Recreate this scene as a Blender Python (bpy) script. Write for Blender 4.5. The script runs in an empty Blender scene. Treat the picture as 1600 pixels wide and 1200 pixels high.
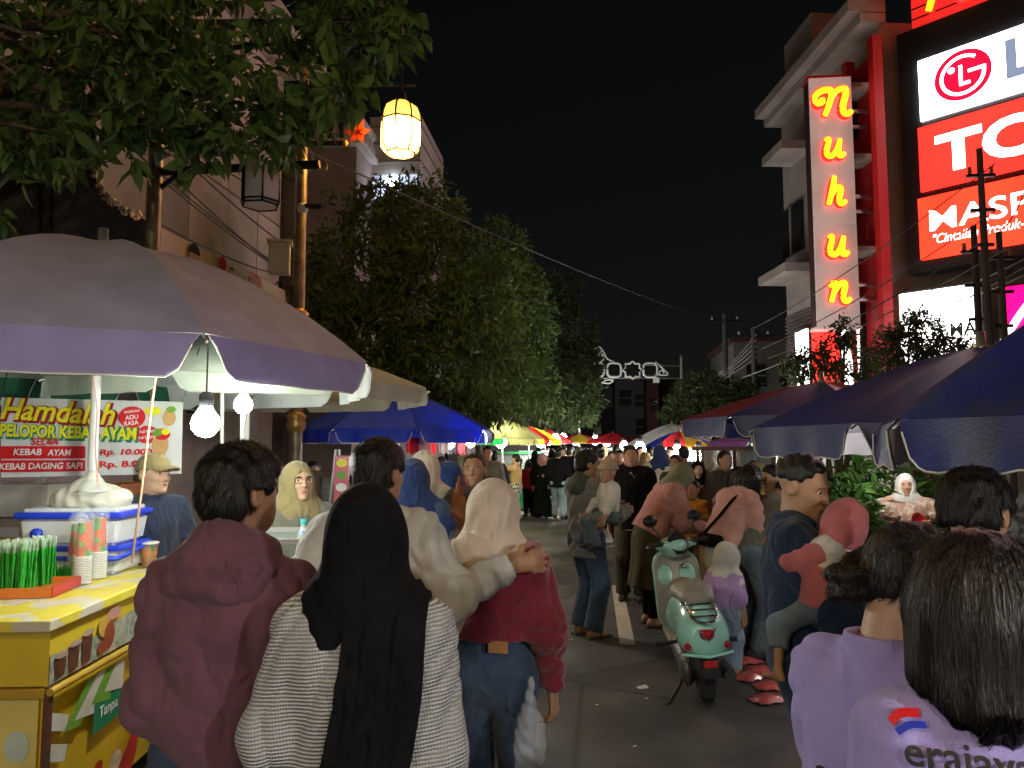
import bpy, bmesh, math, random
import numpy as np
from mathutils import Vector, Matrix

# ------------------------------------------------------------------ camera, sky, exposure
SC = bpy.context.scene
COL = SC.collection
FPX = 1164.0                      # focal length in photo pixels (1600 wide)
CAMZ = 1.68
PITCH = math.atan(97.0 / FPX)     # horizon at row 697
YAW = math.atan(125.0 / FPX)      # street runs to column 925
cam_data = bpy.data.cameras.new('camera')
cam = bpy.data.objects.new('camera', cam_data); COL.objects.link(cam)
cam.location = (0, 0, CAMZ)
cam.rotation_euler = (math.pi / 2 + PITCH, 0, YAW)
cam_data.sensor_fit = 'HORIZONTAL'; cam_data.sensor_width = 36.0
cam_data.lens = 36.0 * FPX / 1600.0
cam_data.clip_start = 0.05; cam_data.clip_end = 2000
SC.camera = cam

world = bpy.data.worlds.new('World'); SC.world = world; world.use_nodes = True
wn = world.node_tree.nodes; wl = world.node_tree.links
bg = wn['Background']; sky = wn.new('ShaderNodeTexSky'); sky.sky_type = 'NISHITA'; sky.sun_disc = False
sky.sun_elevation = math.radians(4); sky.sun_rotation = math.radians(200)
hs = wn.new('ShaderNodeHueSaturation'); hs.inputs['Saturation'].default_value = 0.25
wl.new(sky.outputs[0], hs.inputs['Color']); wl.new(hs.outputs[0], bg.inputs['Color'])
bg.inputs['Strength'].default_value = 0.0007
sun_d = bpy.data.lights.new('moon', 'SUN'); sun_d.energy = 0.012; sun_d.angle = math.radians(2); sun_d.color = (0.9, 0.93, 1)
sun = bpy.data.objects.new('moon', sun_d); COL.objects.link(sun)
sun.rotation_euler = (math.radians(40), 0, math.radians(200))
SC.view_settings.view_transform = 'Standard'; SC.view_settings.look = 'None'
SC.view_settings.exposure = 1.45; SC.view_settings.gamma = 1.0
SC.render.engine = 'CYCLES'
SC.cycles.use_denoising = True
try: SC.cycles.denoiser = 'OPENIMAGEDENOISE'
except Exception: pass
SC.cycles.sample_clamp_indirect = 4.0
SC.cycles.sample_clamp_direct = 0.0
SC.cycles.max_bounces = 6; SC.cycles.diffuse_bounces = 3; SC.cycles.glossy_bounces = 3
SC.cycles.transmission_bounces = 5; SC.cycles.transparent_max_bounces = 12
SC.cycles.caustics_reflective = False; SC.cycles.caustics_refractive = False
SC.cycles.use_light_tree = True

# ------------------------------------------------------------------ pixel -> place
_cf = np.array([-math.sin(YAW) * math.cos(PITCH), math.cos(YAW) * math.cos(PITCH), math.sin(PITCH)])
_cr = np.array([math.cos(YAW), math.sin(YAW), 0.0])
_cu = np.cross(_cr, _cf)
def ray(px, py): return _cf + _cr * ((px - 800) / FPX) + _cu * ((600 - py) / FPX)
def W(px, py, d): return Vector(np.array([0, 0, CAMZ]) + ray(px, py) * d)
def G(px, py):
    r = ray(px, py); t = -CAMZ / r[2]
    return Vector((r[0] * t, r[1] * t, 0))
def PL(px, d):
    w = W(px, 697, d); return Vector((w.x, w.y, 0))
def ZAT(py, d, px=800):
    """height at row py on the vertical line standing at PL(px, d)"""
    r = ray(px, py); q = ray(px, 697); t = d * math.hypot(q[0], q[1]) / math.hypot(r[0], r[1]); return CAMZ + r[2] * t
def onplane(px, py, o, ang):
    """pixel -> (u, z) on the vertical plane through o running in direction ang"""
    dx, dy = math.cos(ang), math.sin(ang); r = ray(px, py)
    # o + u*d = t*r  (xy)
    det = dx * (-r[1]) - dy * (-r[0])
    bx, by = -o[0], -o[1]
    u = (bx * (-r[1]) - by * (-r[0])) / det
    t = (dx * by - dy * bx) / det
    return u, CAMZ + r[2] * t

# ------------------------------------------------------------------ object helpers
def tag(o, label=None, cat=None, group=None, kind=None):
    if label: o['label'] = label
    if cat: o['category'] = cat
    if group: o['group'] = group
    if kind: o['kind'] = kind
    return o
def empty(name, loc=(0, 0, 0), rz=0.0, label=None, cat=None, group=None):
    o = bpy.data.objects.new(name, None); COL.objects.link(o)
    o.location = loc; o.rotation_euler = (0, 0, rz); o.empty_display_size = 0.1
    return tag(o, label, cat, group)
def link(name, me, mat=None, parent=None, loc=None, rot=None):
    o = bpy.data.objects.new(name, me); COL.objects.link(o)
    if mat is not None and len(me.materials) == 0: me.materials.append(mat)
    if parent is not None: o.parent = parent
    if loc is not None: o.location = loc
    if rot is not None: o.rotation_euler = rot
    return o
def npmesh(name, V, F, smooth=False):
    """V (n,3) array, F (m,4) or (m,3) array"""
    me = bpy.data.meshes.new(name)
    V = np.asarray(V, np.float32); F = np.asarray(F, np.int32)
    k = F.shape[1]; m = F.shape[0]
    me.vertices.add(len(V)); me.vertices.foreach_set('co', V.ravel())
    me.loops.add(m * k); me.loops.foreach_set('vertex_index', F.ravel())
    me.polygons.add(m)
    me.polygons.foreach_set('loop_start', np.arange(0, m * k, k, dtype=np.int32))
    try: me.polygons.foreach_set('loop_total', np.full(m, k, np.int32))
    except Exception: pass
    if smooth: me.polygons.foreach_set('use_smooth', np.ones(m, bool))
    me.update(calc_edges=True); me.validate()
    return me
class MB:
    def __init__(s): s.v = []; s.f = []; s.sm = []
    def add(s, vs, fs, smooth=False):
        n = len(s.v); s.v += [tuple(v) for v in vs]
        s.f += [tuple(i + n for i in f) for f in fs]; s.sm += [smooth] * len(fs); return s
    def box(s, c, sz, rz=0.0, R=None, bev=0.0):
        hx, hy, hz = sz[0] / 2, sz[1] / 2, sz[2] / 2
        M = R if R is not None else Matrix.Rotation(rz, 3, 'Z'); c = Vector(c)
        if bev <= 0:
            vs = [c + M @ Vector((x * hx, y * hy, z * hz)) for x in (-1, 1) for y in (-1, 1) for z in (-1, 1)]
            return s.add(vs, [(0, 1, 3, 2), (4, 6, 7, 5), (0, 4, 5, 1), (2, 3, 7, 6), (0, 2, 6, 4), (1, 5, 7, 3)])
        bm = bmesh.new(); bmesh.ops.create_cube(bm, size=1.0)
        for v in bm.verts: v.co = Vector((v.co.x * sz[0], v.co.y * sz[1], v.co.z * sz[2]))
        bmesh.ops.bevel(bm, geom=bm.edges[:], offset=bev, segments=2, profile=0.5, affect='EDGES')
        bm.verts.ensure_lookup_table(); bm.verts.index_update()
        s.add([c + M @ v.co for v in bm.verts], [tuple(v.index for v in f.verts) for f in bm.faces]); bm.free(); return s
    def tube(s, pts, r, n=8, cap=True, r2=None):
        pts = [Vector(p) for p in pts]; m = len(pts); rings = []
        up = Vector((0, 0, 1))
        for i, p in enumerate(pts):
            t = (pts[min(i + 1, m - 1)] - pts[max(i - 1, 0)]).normalized()
            a = t.cross(up)
            if a.length < 1e-3: a = t.cross(Vector((1, 0, 0)))
            a.normalize(); b = t.cross(a)
            rr = r[i] if isinstance(r, (list, tuple)) else (r if r2 is None else r + (r2 - r) * i / max(1, m - 1))
            rings.append([p + (a * math.cos(2 * math.pi * k / n) + b * math.sin(2 * math.pi * k / n)) * rr for k in range(n)])
        vs = [v for rg in rings for v in rg]
        fs = [(i * n + k, i * n + (k + 1) % n, (i + 1) * n + (k + 1) % n, (i + 1) * n + k) for i in range(m - 1) for k in range(n)]
        s.add(vs, fs, True)
        if cap: s.add(rings[0], [tuple(range(n))[::-1]]); s.add(rings[-1], [tuple(range(n))])
        return s
    def lathe(s, prof, n=20, c=(0, 0, 0), M=None, smooth=True, rot=0.0):
        c = Vector(c); vs = []
        for r, z in prof:
            for k in range(n):
                a = 2 * math.pi * k / n + rot; v = Vector((r * math.cos(a), r * math.sin(a), z))
                vs.append(c + (M @ v if M is not None else v))
        fs = [(i * n + k, i * n + (k + 1) % n, (i + 1) * n + (k + 1) % n, (i + 1) * n + k) for i in range(len(prof) - 1) for k in range(n)]
        return s.add(vs, fs, smooth)
    def poly(s, pts): return s.add(pts, [tuple(range(len(pts)))])
    def grid(s, fn, nu, nv, smooth=True):
        vs = [fn(i / nu, j / nv) for i in range(nu + 1) for j in range(nv + 1)]
        fs = [(i * (nv + 1) + j, (i + 1) * (nv + 1) + j, (i + 1) * (nv + 1) + j + 1, i * (nv + 1) + j + 1) for i in range(nu) for j in range(nv)]
        return s.add(vs, fs, smooth)
    def mesh(s, name):
        me = bpy.data.meshes.new(name); me.from_pydata(s.v, [], s.f)
        me.polygons.foreach_set('use_smooth', s.sm); me.update(); return me
    def build(s, name, mat, parent=None, loc=None, rot=None): return link(name, s.mesh(name), mat, parent, loc, rot)

# ------------------------------------------------------------------ materials
_mats = {}
def mat(name, color, rough=0.6, metal=0.0, var=0.12, vscale=6.0, bump=0.0, bscale=60.0, spec=0.4, sheen=0.0,
        trans=0.0, wrinkle=0.0, color2=None, c2scale=4.0, c2lo=0.5, c2hi=0.6, coat=0.0, alpha=1.0, stretch=None, gen=False, sss=0.0):
    """procedural principled material with soft colour variation and fine relief"""
    if name in _mats: return _mats[name]
    m = bpy.data.materials.new(name); m.use_nodes = True; _mats[name] = m
    nt = m.node_tree; N = nt.nodes; L = nt.links; b = N['Principled BSDF']
    b.inputs['Roughness'].default_value = rough; b.inputs['Metallic'].default_value = metal
    b.inputs['Specular IOR Level'].default_value = spec
    if sheen: b.inputs['Sheen Weight'].default_value = sheen
    if coat: b.inputs['Coat Weight'].default_value = coat
    if alpha < 1: b.inputs['Alpha'].default_value = alpha
    if sss:
        b.inputs['Subsurface Weight'].default_value = sss; b.inputs['Subsurface Radius'].default_value = (0.02, 0.008, 0.004)
    tc = N.new('ShaderNodeTexCoord'); co = tc.outputs['Object']
    if stretch:
        mp = N.new('ShaderNodeMapping'); mp.inputs['Scale'].default_value = stretch; L.new(co, mp.inputs['Vector']); co = mp.outputs[0]
    nz = N.new('ShaderNodeTexNoise'); nz.inputs['Scale'].default_value = vscale; nz.inputs['Detail'].default_value = 6
    L.new(co, nz.inputs['Vector'])
    mr = N.new('ShaderNodeMapRange'); mr.inputs[1].default_value = 0.3; mr.inputs[2].default_value = 0.7
    mr.inputs[3].default_value = 1 - var; mr.inputs[4].default_value = 1 + var; L.new(nz.outputs[0], mr.inputs[0])
    mx = N.new('ShaderNodeMix'); mx.data_type = 'RGBA'; mx.blend_type = 'MULTIPLY'; mx.inputs[0].default_value = 1
    mx.inputs[6].default_value = (*color, 1)
    if color2 is not None:
        n2 = N.new('ShaderNodeTexNoise'); n2.inputs['Scale'].default_value = c2scale; n2.inputs['Detail'].default_value = 5
        L.new(co, n2.inputs['Vector'])
        m2 = N.new('ShaderNodeMapRange'); m2.inputs[1].default_value = c2lo; m2.inputs[2].default_value = c2hi; L.new(n2.outputs[0], m2.inputs[0])
        mc = N.new('ShaderNodeMix'); mc.data_type = 'RGBA'; mc.inputs[6].default_value = (*color, 1); mc.inputs[7].default_value = (*color2, 1)
        L.new(m2.outputs[0], mc.inputs[0]); L.new(mc.outputs[2], mx.inputs[6])
    L.new(mr.outputs[0], mx.inputs[7]); L.new(mx.outputs[2], b.inputs['Base Color'])
    if bump:
        nb = N.new('ShaderNodeTexNoise'); nb.inputs['Scale'].default_value = bscale; nb.inputs['Detail'].default_value = 4; L.new(co, nb.inputs['Vector'])
        bp = N.new('ShaderNodeBump'); bp.inputs['Strength'].default_value = bump; bp.inputs['Distance'].default_value = 0.01
        L.new(nb.outputs[0], bp.inputs['Height']); L.new(bp.outputs[0], b.inputs['Normal'])
        if wrinkle:
            wv = N.new('ShaderNodeTexNoise'); wv.inputs['Scale'].default_value = 9; wv.inputs['Detail'].default_value = 3; wv.inputs['Distortion'].default_value = 1.8
            try: wv.noise_type = 'RIDGED_MULTIFRACTAL'
            except Exception: pass
            mpw = N.new('ShaderNodeMapping'); mpw.inputs['Rotation'].default_value = (.3, .5, .2); mpw.inputs['Scale'].default_value = (1, 1, .6); L.new(co, mpw.inputs[0]); L.new(mpw.outputs[0], wv.inputs['Vector'])
            b2 = N.new('ShaderNodeBump'); b2.inputs['Strength'].default_value = wrinkle; b2.inputs['Distance'].default_value = .022
            L.new(wv.outputs[0], b2.inputs['Height']); L.new(bp.outputs[0], b2.inputs['Normal']); L.new(b2.outputs[0], b.inputs['Normal'])
    if trans:
        tr = N.new('ShaderNodeBsdfTranslucent'); L.new(mx.outputs[2], tr.inputs['Color'])
        ms = N.new('ShaderNodeMixShader'); ms.inputs[0].default_value = trans
        L.new(b.outputs[0], ms.inputs[1]); L.new(tr.outputs[0], ms.inputs[2]); L.new(ms.outputs[0], N['Material Output'].inputs['Surface'])
    return m
def emit(name, color, strength, var=0.0, vscale=2.0, refl=None):
    if name in _mats: return _mats[name]
    m = bpy.data.materials.new(name); m.use_nodes = True; _mats[name] = m
    N = m.node_tree.nodes; L = m.node_tree.links; b = N['Principled BSDF']
    b.inputs['Base Color'].default_value = (*(refl or color), 1); b.inputs['Roughness'].default_value = 0.4
    b.inputs['Emission Color'].default_value = (*color, 1); b.inputs['Emission Strength'].default_value = strength
    if var:
        tc = N.new('ShaderNodeTexCoord'); nz = N.new('ShaderNodeTexNoise'); nz.inputs['Scale'].default_value = vscale; L.new(tc.outputs['Object'], nz.inputs['Vector'])
        mr = N.new('ShaderNodeMapRange'); mr.inputs[1].default_value = .3; mr.inputs[2].default_value = .7
        mr.inputs[3].default_value = strength * (1 - var); mr.inputs[4].default_value = strength * (1 + var)
        L.new(nz.outputs[0], mr.inputs[0]); L.new(mr.outputs[0], b.inputs['Emission Strength'])
    return m
def cloth(name, color, **k):
    k.setdefault('rough', .92); k.setdefault('spec', .15); k.setdefault('sheen', .12); k.setdefault('var', .14)
    k.setdefault('vscale', 9); k.setdefault('bump', .35); k.setdefault('bscale', 260); k.setdefault('wrinkle', .85)
    return mat('cloth_' + name, color, **k)
def glassy(name, color=(.9, .95, .95), alpha=.25, rough=.08):
    """thin clear plastic or glass: mostly see-through with a real gloss"""
    if name in _mats: return _mats[name]
    m = bpy.data.materials.new(name); m.use_nodes = True; _mats[name] = m
    N = m.node_tree.nodes; L = m.node_tree.links; b = N['Principled BSDF']
    b.inputs['Base Color'].default_value = (*color, 1); b.inputs['Roughness'].default_value = rough
    tr = N.new('ShaderNodeBsdfTransparent'); tr.inputs['Color'].default_value = (*[min(1, c * .3 + .7) for c in color], 1)
    ms = N.new('ShaderNodeMixShader'); ms.inputs[0].default_value = alpha
    L.new(tr.outputs[0], ms.inputs[1]); L.new(b.outputs[0], ms.inputs[2]); L.new(ms.outputs[0], N['Material Output'].inputs['Surface'])
    return m

# ------------------------------------------------------------------ text and flat print (local x right, z up, facing -y)
def text(s, mt, parent, x, z, w=None, h=None, y=-.004, shear=0.0, bold=0.0, name='lettering', extrude=0.0, align='C', rot=0.0, curve=None):
    cu = bpy.data.curves.new('lettering', 'FONT'); cu.body = s; cu.size = 1.0; cu.shear = shear; cu.offset = bold; cu.extrude = 0.0
    cu.resolution_u = 4
    t = bpy.data.objects.new('tmp', cu); me = bpy.data.meshes.new_from_object(t); bpy.data.objects.remove(t); bpy.data.curves.remove(cu)
    n = len(me.vertices); a = np.empty(n * 3, np.float32); me.vertices.foreach_get('co', a); a = a.reshape(-1, 3)
    lo = a.min(0); hi = a.max(0); sz = hi - lo
    sx = w / sz[0] if w else None; sy = h / sz[1] if h else None
    sx = sx or sy; sy = sy or sx
    X = (a[:, 0] - (lo[0] + hi[0]) / 2) * sx; Z = (a[:, 1] - (lo[1] + hi[1]) / 2) * sy
    if align == 'L': X += sz[0] * sx / 2
    if curve is not None: X, Z = curve(X, Z)
    c, q = math.cos(rot), math.sin(rot)
    b = np.stack([x + X * c - Z * q, np.full(n, y), z + X * q + Z * c], 1)
    me.vertices.foreach_set('co', b.astype(np.float32).ravel()); me.update(); me.materials.clear()
    if extrude:
        bm = bmesh.new(); bm.from_mesh(me); r = bmesh.ops.extrude_face_region(bm, geom=bm.faces[:])
        for v in r['geom']:
            if isinstance(v, bmesh.types.BMVert): v.co.y -= extrude
        bm.to_mesh(me); bm.free()
    return link(name, me, mt, parent)
def flat(name, pts, mt, parent, y=-.003, thick=0.0):
    mb = MB(); mb.poly([(p[0], y, p[1]) for p in pts])
    if thick:
        n = len(pts); base = [(p[0], y, p[1]) for p in pts]; fr = [(p[0], y - thick, p[1]) for p in pts]
        mb = MB(); mb.poly(fr)
        for i in range(n):
            j = (i + 1) % n; mb.poly([base[i], base[j], fr[j], fr[i]])
    return mb.build(name, mt, parent)
def disc(cx, cz, rx, rz=None, n=28, a0=0, a1=2 * math.pi):
    rz = rz or rx
    return [(cx + rx * math.cos(a0 + (a1 - a0) * i / n), cz + rz * math.sin(a0 + (a1 - a0) * i / n)) for i in range(n + (0 if abs(a1 - a0) > 6.28 else 1))]
def stroke2d(pts, w, closed=False):
    """ribbon polygon strip along a 2-D path with varying width -> verts, quads"""
    n = len(pts); L = []; R = []
    for i, p in enumerate(pts):
        a = pts[max(0, i - 1)]; b = pts[min(n - 1, i + 1)]; t = Vector((b[0] - a[0], b[1] - a[1])).normalized()
        ww = (w[i] if isinstance(w, (list, tuple)) else w) / 2
        L.append((p[0] - t.y * ww, p[1] + t.x * ww)); R.append((p[0] + t.y * ww, p[1] - t.x * ww))
    return L, R
def spline(pts, k=6):
    """Catmull-Rom"""
    P = [np.array(p, float) for p in pts]; P = [2 * P[0] - P[1]] + P + [2 * P[-1] - P[-2]]; out = []
    for i in range(1, len(P) - 2):
        for j in range(k):
            t = j / k; a, b, c, d = P[i - 1], P[i], P[i + 1], P[i + 2]
            out.append(tuple(.5 * ((2 * b) + (-a + c) * t + (2 * a - 5 * b + 4 * c - d) * t * t + (-a + 3 * b - 3 * c + d) * t ** 3)))
    out.append(tuple(P[-2])); return out
# ------------------------------------------------------------------ smooth solids (signed distances -> surface nets)
def A3(v): return np.array(v, np.float32)
def rc(p, a, b, ra, rb, n=None, sq=1.0, cap=False):
    a = A3(a); b = A3(b); q = p - a; ba = b - a
    if n is not None and sq != 1.0:
        n = A3(n); q = q + np.outer(q @ n, n) * (1 / sq - 1); ba = ba + n * (ba @ n) * (1 / sq - 1)
    L2 = max(float(ba @ ba), 1e-9); t0 = (q @ ba) / L2; t = np.clip(t0, 0, 1)
    r = q - t[:, None] * ba; d = np.sqrt(np.einsum('ij,ij->i', r, r)) - (ra + (rb - ra) * t)
    if sq < 1: d = d * (.5 + .5 * sq)
    if cap: d = np.maximum(d, (t0 - 1) * math.sqrt(L2))
    return d
def ell(q, c, r):
    r = A3(r); u = (q - A3(c)) / r; k0 = np.sqrt(np.einsum('ij,ij->i', u, u)); v = u / r; k1 = np.sqrt(np.einsum('ij,ij->i', v, v)) + 1e-6
    return k0 * (k0 - 1) / k1
def rbox(q, c, hs, r):
    u = np.abs(q - A3(c)) - A3(hs) + r
    return np.sqrt((np.maximum(u, 0) ** 2).sum(1)) + np.minimum(u.max(1), 0) - r
def smin(a, b, k):
    h = np.maximum(k - np.abs(a - b), 0) / k
    return np.minimum(a, b) - h * h * k * .25
def smax(a, b, k): return -smin(-a, -b, k)
def un(k, *ds):
    d = ds[0]
    for e in ds[1:]: d = smin(d, e, k)
    return d
def surfnet(f, lo, hi, h, newton=True):
    lo = A3(lo); hi = A3(hi); B = 6
    nb = np.maximum(1, np.ceil((hi - lo) / (h * B)).astype(int)); n = nb * B + 1
    ci = np.stack(np.meshgrid(*[np.arange(k) for k in nb], indexing='ij'), -1).reshape(-1, 3)
    cd = f((lo + (ci + .5) * B * h).astype(np.float32))
    V = np.repeat(np.repeat(np.repeat(np.where(cd < 0, -1, 1).astype(np.float32).reshape(nb), B, 0), B, 1), B, 2)
    V = np.pad(V, ((0, 1),) * 3, mode='edge')
    act = ci[np.abs(cd) < h * B * 1.7 + .012]
    if len(act) == 0: return np.zeros((0, 3)), np.zeros((0, 4), int)
    loc = np.stack(np.meshgrid(*[np.arange(B + 1)] * 3, indexing='ij'), -1).reshape(-1, 3)
    idx = (act[:, None, :] * B + loc[None]).reshape(-1, 3)
    key = (idx[:, 0] * n[1] + idx[:, 1]) * n[2] + idx[:, 2]
    key = np.unique(key)
    i0 = key // (n[1] * n[2]); i1 = (key // n[2]) % n[1]; i2 = key % n[2]
    P = (lo + np.stack([i0, i1, i2], 1) * h).astype(np.float32)
    vals = np.empty(len(P), np.float32)
    for s in range(0, len(P), 200000): vals[s:s + 200000] = f(P[s:s + 200000])
    V.reshape(-1)[key] = vals
    S = V < 0
    c = np.zeros([k - 1 for k in n], np.int8)
    for dx in (0, 1):
        for dy in (0, 1):
            for dz in (0, 1): c += S[dx:n[0] - 1 + dx, dy:n[1] - 1 + dy, dz:n[2] - 1 + dz]
    cells = np.argwhere((c > 0) & (c < 8)); M = len(cells)
    acc = np.zeros((M, 3)); cnt = np.zeros(M)
    for ax in range(3):
        o1, o2 = [k for k in range(3) if k != ax]
        for u in (0, 1):
            for v in (0, 1):
                a = cells.copy(); a[:, o1] += u; a[:, o2] += v; b = a.copy(); b[:, ax] += 1
                va = V[a[:, 0], a[:, 1], a[:, 2]]; vb = V[b[:, 0], b[:, 1], b[:, 2]]
                m = (va < 0) != (vb < 0); t = np.where(m, va / np.where(m, va - vb, 1), 0)
                acc += np.where(m[:, None], a + t[:, None] * (b - a), 0); cnt += m
    verts = (lo + acc / cnt[:, None] * h).astype(np.float32)
    ids = np.full(c.shape, -1, np.int64); ids[cells[:, 0], cells[:, 1], cells[:, 2]] = np.arange(M)
    faces = []
    for ax in range(3):
        o1, o2 = [(1, 2), (2, 0), (0, 1)][ax]
        sl0 = [slice(None)] * 3; sl1 = [slice(None)] * 3; sl0[ax] = slice(0, -1); sl1[ax] = slice(1, None)
        E = np.argwhere(S[tuple(sl0)] != S[tuple(sl1)])
        ok = (E[:, o1] > 0) & (E[:, o2] > 0) & (E[:, o1] < n[o1] - 1) & (E[:, o2] < n[o2] - 1); E = E[ok]
        q = []
        for du, dv in ((-1, -1), (0, -1), (0, 0), (-1, 0)):
            e = E.copy(); e[:, o1] += du; e[:, o2] += dv; q.append(ids[e[:, 0], e[:, 1], e[:, 2]])
        q = np.stack(q, 1); neg = S[E[:, 0], E[:, 1], E[:, 2]]; q[~neg] = q[~neg][:, ::-1]; faces.append(q)
    F = np.concatenate(faces); F = F[(F >= 0).all(1)]
    if newton and M:
        for _ in range(1):
            d = f(verts); g = grad(f, verts, h * .5); verts = verts - np.clip(d, -h * .5, h * .5)[:, None] * g
    return verts, F
def grad(f, p, e):
    p = p.astype(np.float32)
    g = np.stack([f(p + A3(v) * e) - f(p - A3(v) * e) for v in ((1, 0, 0), (0, 1, 0), (0, 0, 1))], 1)
    return g / (np.sqrt((g * g).sum(1)) + 1e-9)[:, None]
def solid(name, f, lo, hi, h, mt, parent, keep=False):
    v, F = surfnet(f, lo, hi, h)
    if len(v) == 0: return None
    o = link(name, npmesh(name, v, F, True), mt, parent)
    return (o, v) if keep else o
def folds(p, amp, seed=0.0, sc=1.0):
    """cloth folds: rounded ridges with sharp valleys, pulled into chevrons"""
    x, y, z = p[:, 0] * sc, p[:, 1] * sc, p[:, 2] * sc
    ax = np.sqrt(x * x + .002)
    a = np.abs(np.sin(z * 19 + 17 * ax + 2.0 * np.sin(x * 11 + seed) + 1.6 * np.sin(y * 12 + z * 7 + seed * 2) + seed))
    b = np.abs(np.sin(x * 24 - z * 11 + y * 15 + 2.4 * np.sin(z * 9 + seed * 2) + seed * 3))
    c = np.sin(z * 41 + y * 17 - x * 21 + 2 * np.sin(y * 11 + x * 7 + seed))
    a = a ** .7; b = b ** .7
    m = .5 + .5 * np.sin(x * 7 + z * 8 + y * 5 + seed * 1.3)
    return amp * ((.7 - a) * m * 1.3 + (.7 - b) * (1 - m) * 1.1 - .10 * c)
def ribbons(name, f, seeds, n, steps, step, width, mt, parent, seed=1, off=.002, down=(0, 0, -1), jit=.15, lift=0.0, taper=True, swirl=None):
    """hair locks combed over a solid"""
    rng = np.random.default_rng(seed); p = seeds[rng.integers(0, len(seeds), n)].astype(np.float32)
    dn = A3(down); j = rng.normal(0, jit, (n, 3)).astype(np.float32); off = off + rng.random(n).astype(np.float32) * .004
    L = []; Rr = []
    wid = width * (.6 + .8 * rng.random(n))
    for i in range(steps + 1):
        g = grad(f, p, .006); base = dn[None] + j
        if swirl is not None: base = base + swirl(p)
        t = base - (base * g).sum(1)[:, None] * g; t /= np.sqrt((t * t).sum(1))[:, None] + 1e-6
        s = np.cross(t, g); w = wid * ((1 - (i / steps) ** 2 * .85) if taper else 1)
        L.append(p - s * w[:, None] / 2); Rr.append(p + s * w[:, None] / 2)
        p = p + t * step; d = f(p); tgt = off + lift * (i / steps) ** 1.5
        p = (p - g * np.clip(d - tgt, -.03, .03)[:, None]).astype(np.float32)
    V = np.stack([x for pr in zip(L, Rr) for x in pr], 1)          # n, 2*(steps+1), 3
    k = 2 * (steps + 1); base = (np.arange(n) * k)[:, None]
    F = np.concatenate([base + np.array([2 * i, 2 * i + 1, 2 * i + 3, 2 * i + 2]) for i in range(steps)])
    return link(name, npmesh(name, V.reshape(-1, 3), F, True), mt, parent)
# ------------------------------------------------------------------ people
SKIN = dict(
    tan=mat('skin_tan', (.40, .225, .135), rough=.5, var=.1, vscale=14, bump=.12, bscale=150, sss=.05),
    brown=mat('skin_brown', (.30, .155, .085), rough=.5, var=.1, vscale=14, bump=.12, bscale=150, sss=.05),
    light=mat('skin_light', (.50, .31, .21), rough=.5, var=.1, vscale=14, bump=.12, bscale=150, sss=.05))
HAIR = mat('hair_black', (.008, .007, .0065), rough=.45, var=.4, vscale=40, bump=.6, bscale=180, spec=.32, stretch=(1, 1, .12))
HAIRB = mat('hair_dark_brown', (.012, .0095, .008), rough=.42, var=.4, vscale=40, bump=.6, bscale=180, spec=.35, stretch=(1, 1, .12))
EYEW = mat('eye_white', (.75, .72, .68), rough=.15, var=.03); EYED = mat('eye_dark', (.01, .007, .005), rough=.1, var=.05)
LIP = mat('lip', (.34, .12, .10), rough=.4); BROW = mat('brow', (.06, .035, .022), rough=.8)
SHOE_D = mat('shoe_dark', (.03, .028, .026), rough=.6); SHOE_L = mat('shoe_pale', (.5, .45, .4), rough=.6)
import zlib
def hsh(t): return zlib.crc32(t.encode())
def v3(*a): return np.array(a, float)
def nrm(v): return v / (np.linalg.norm(v) + 1e-9)
def ik(S, T, l1, l2, hint):
    d = T - S; L = np.linalg.norm(d); mx = (l1 + l2) * .995
    if L > mx: T = S + d / L * mx; d = T - S; L = mx
    a = (l1 * l1 - l2 * l2 + L * L) / (2 * L); hgt = math.sqrt(max(l1 * l1 - a * a, 0)); u = d / L
    h = np.array(hint, float); h = nrm(h - u * (h @ u)); return S + u * a + h * hgt, T
def Rx(a): return np.array([[1, 0, 0], [0, math.cos(a), -math.sin(a)], [0, math.sin(a), math.cos(a)]])
def Ry(a): return np.array([[math.cos(a), 0, math.sin(a)], [0, 1, 0], [-math.sin(a), 0, math.cos(a)]])
def Rz(a): return np.array([[math.cos(a), -math.sin(a), 0], [math.sin(a), math.cos(a), 0], [0, 0, 1]])
D2R = math.pi / 180
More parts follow.
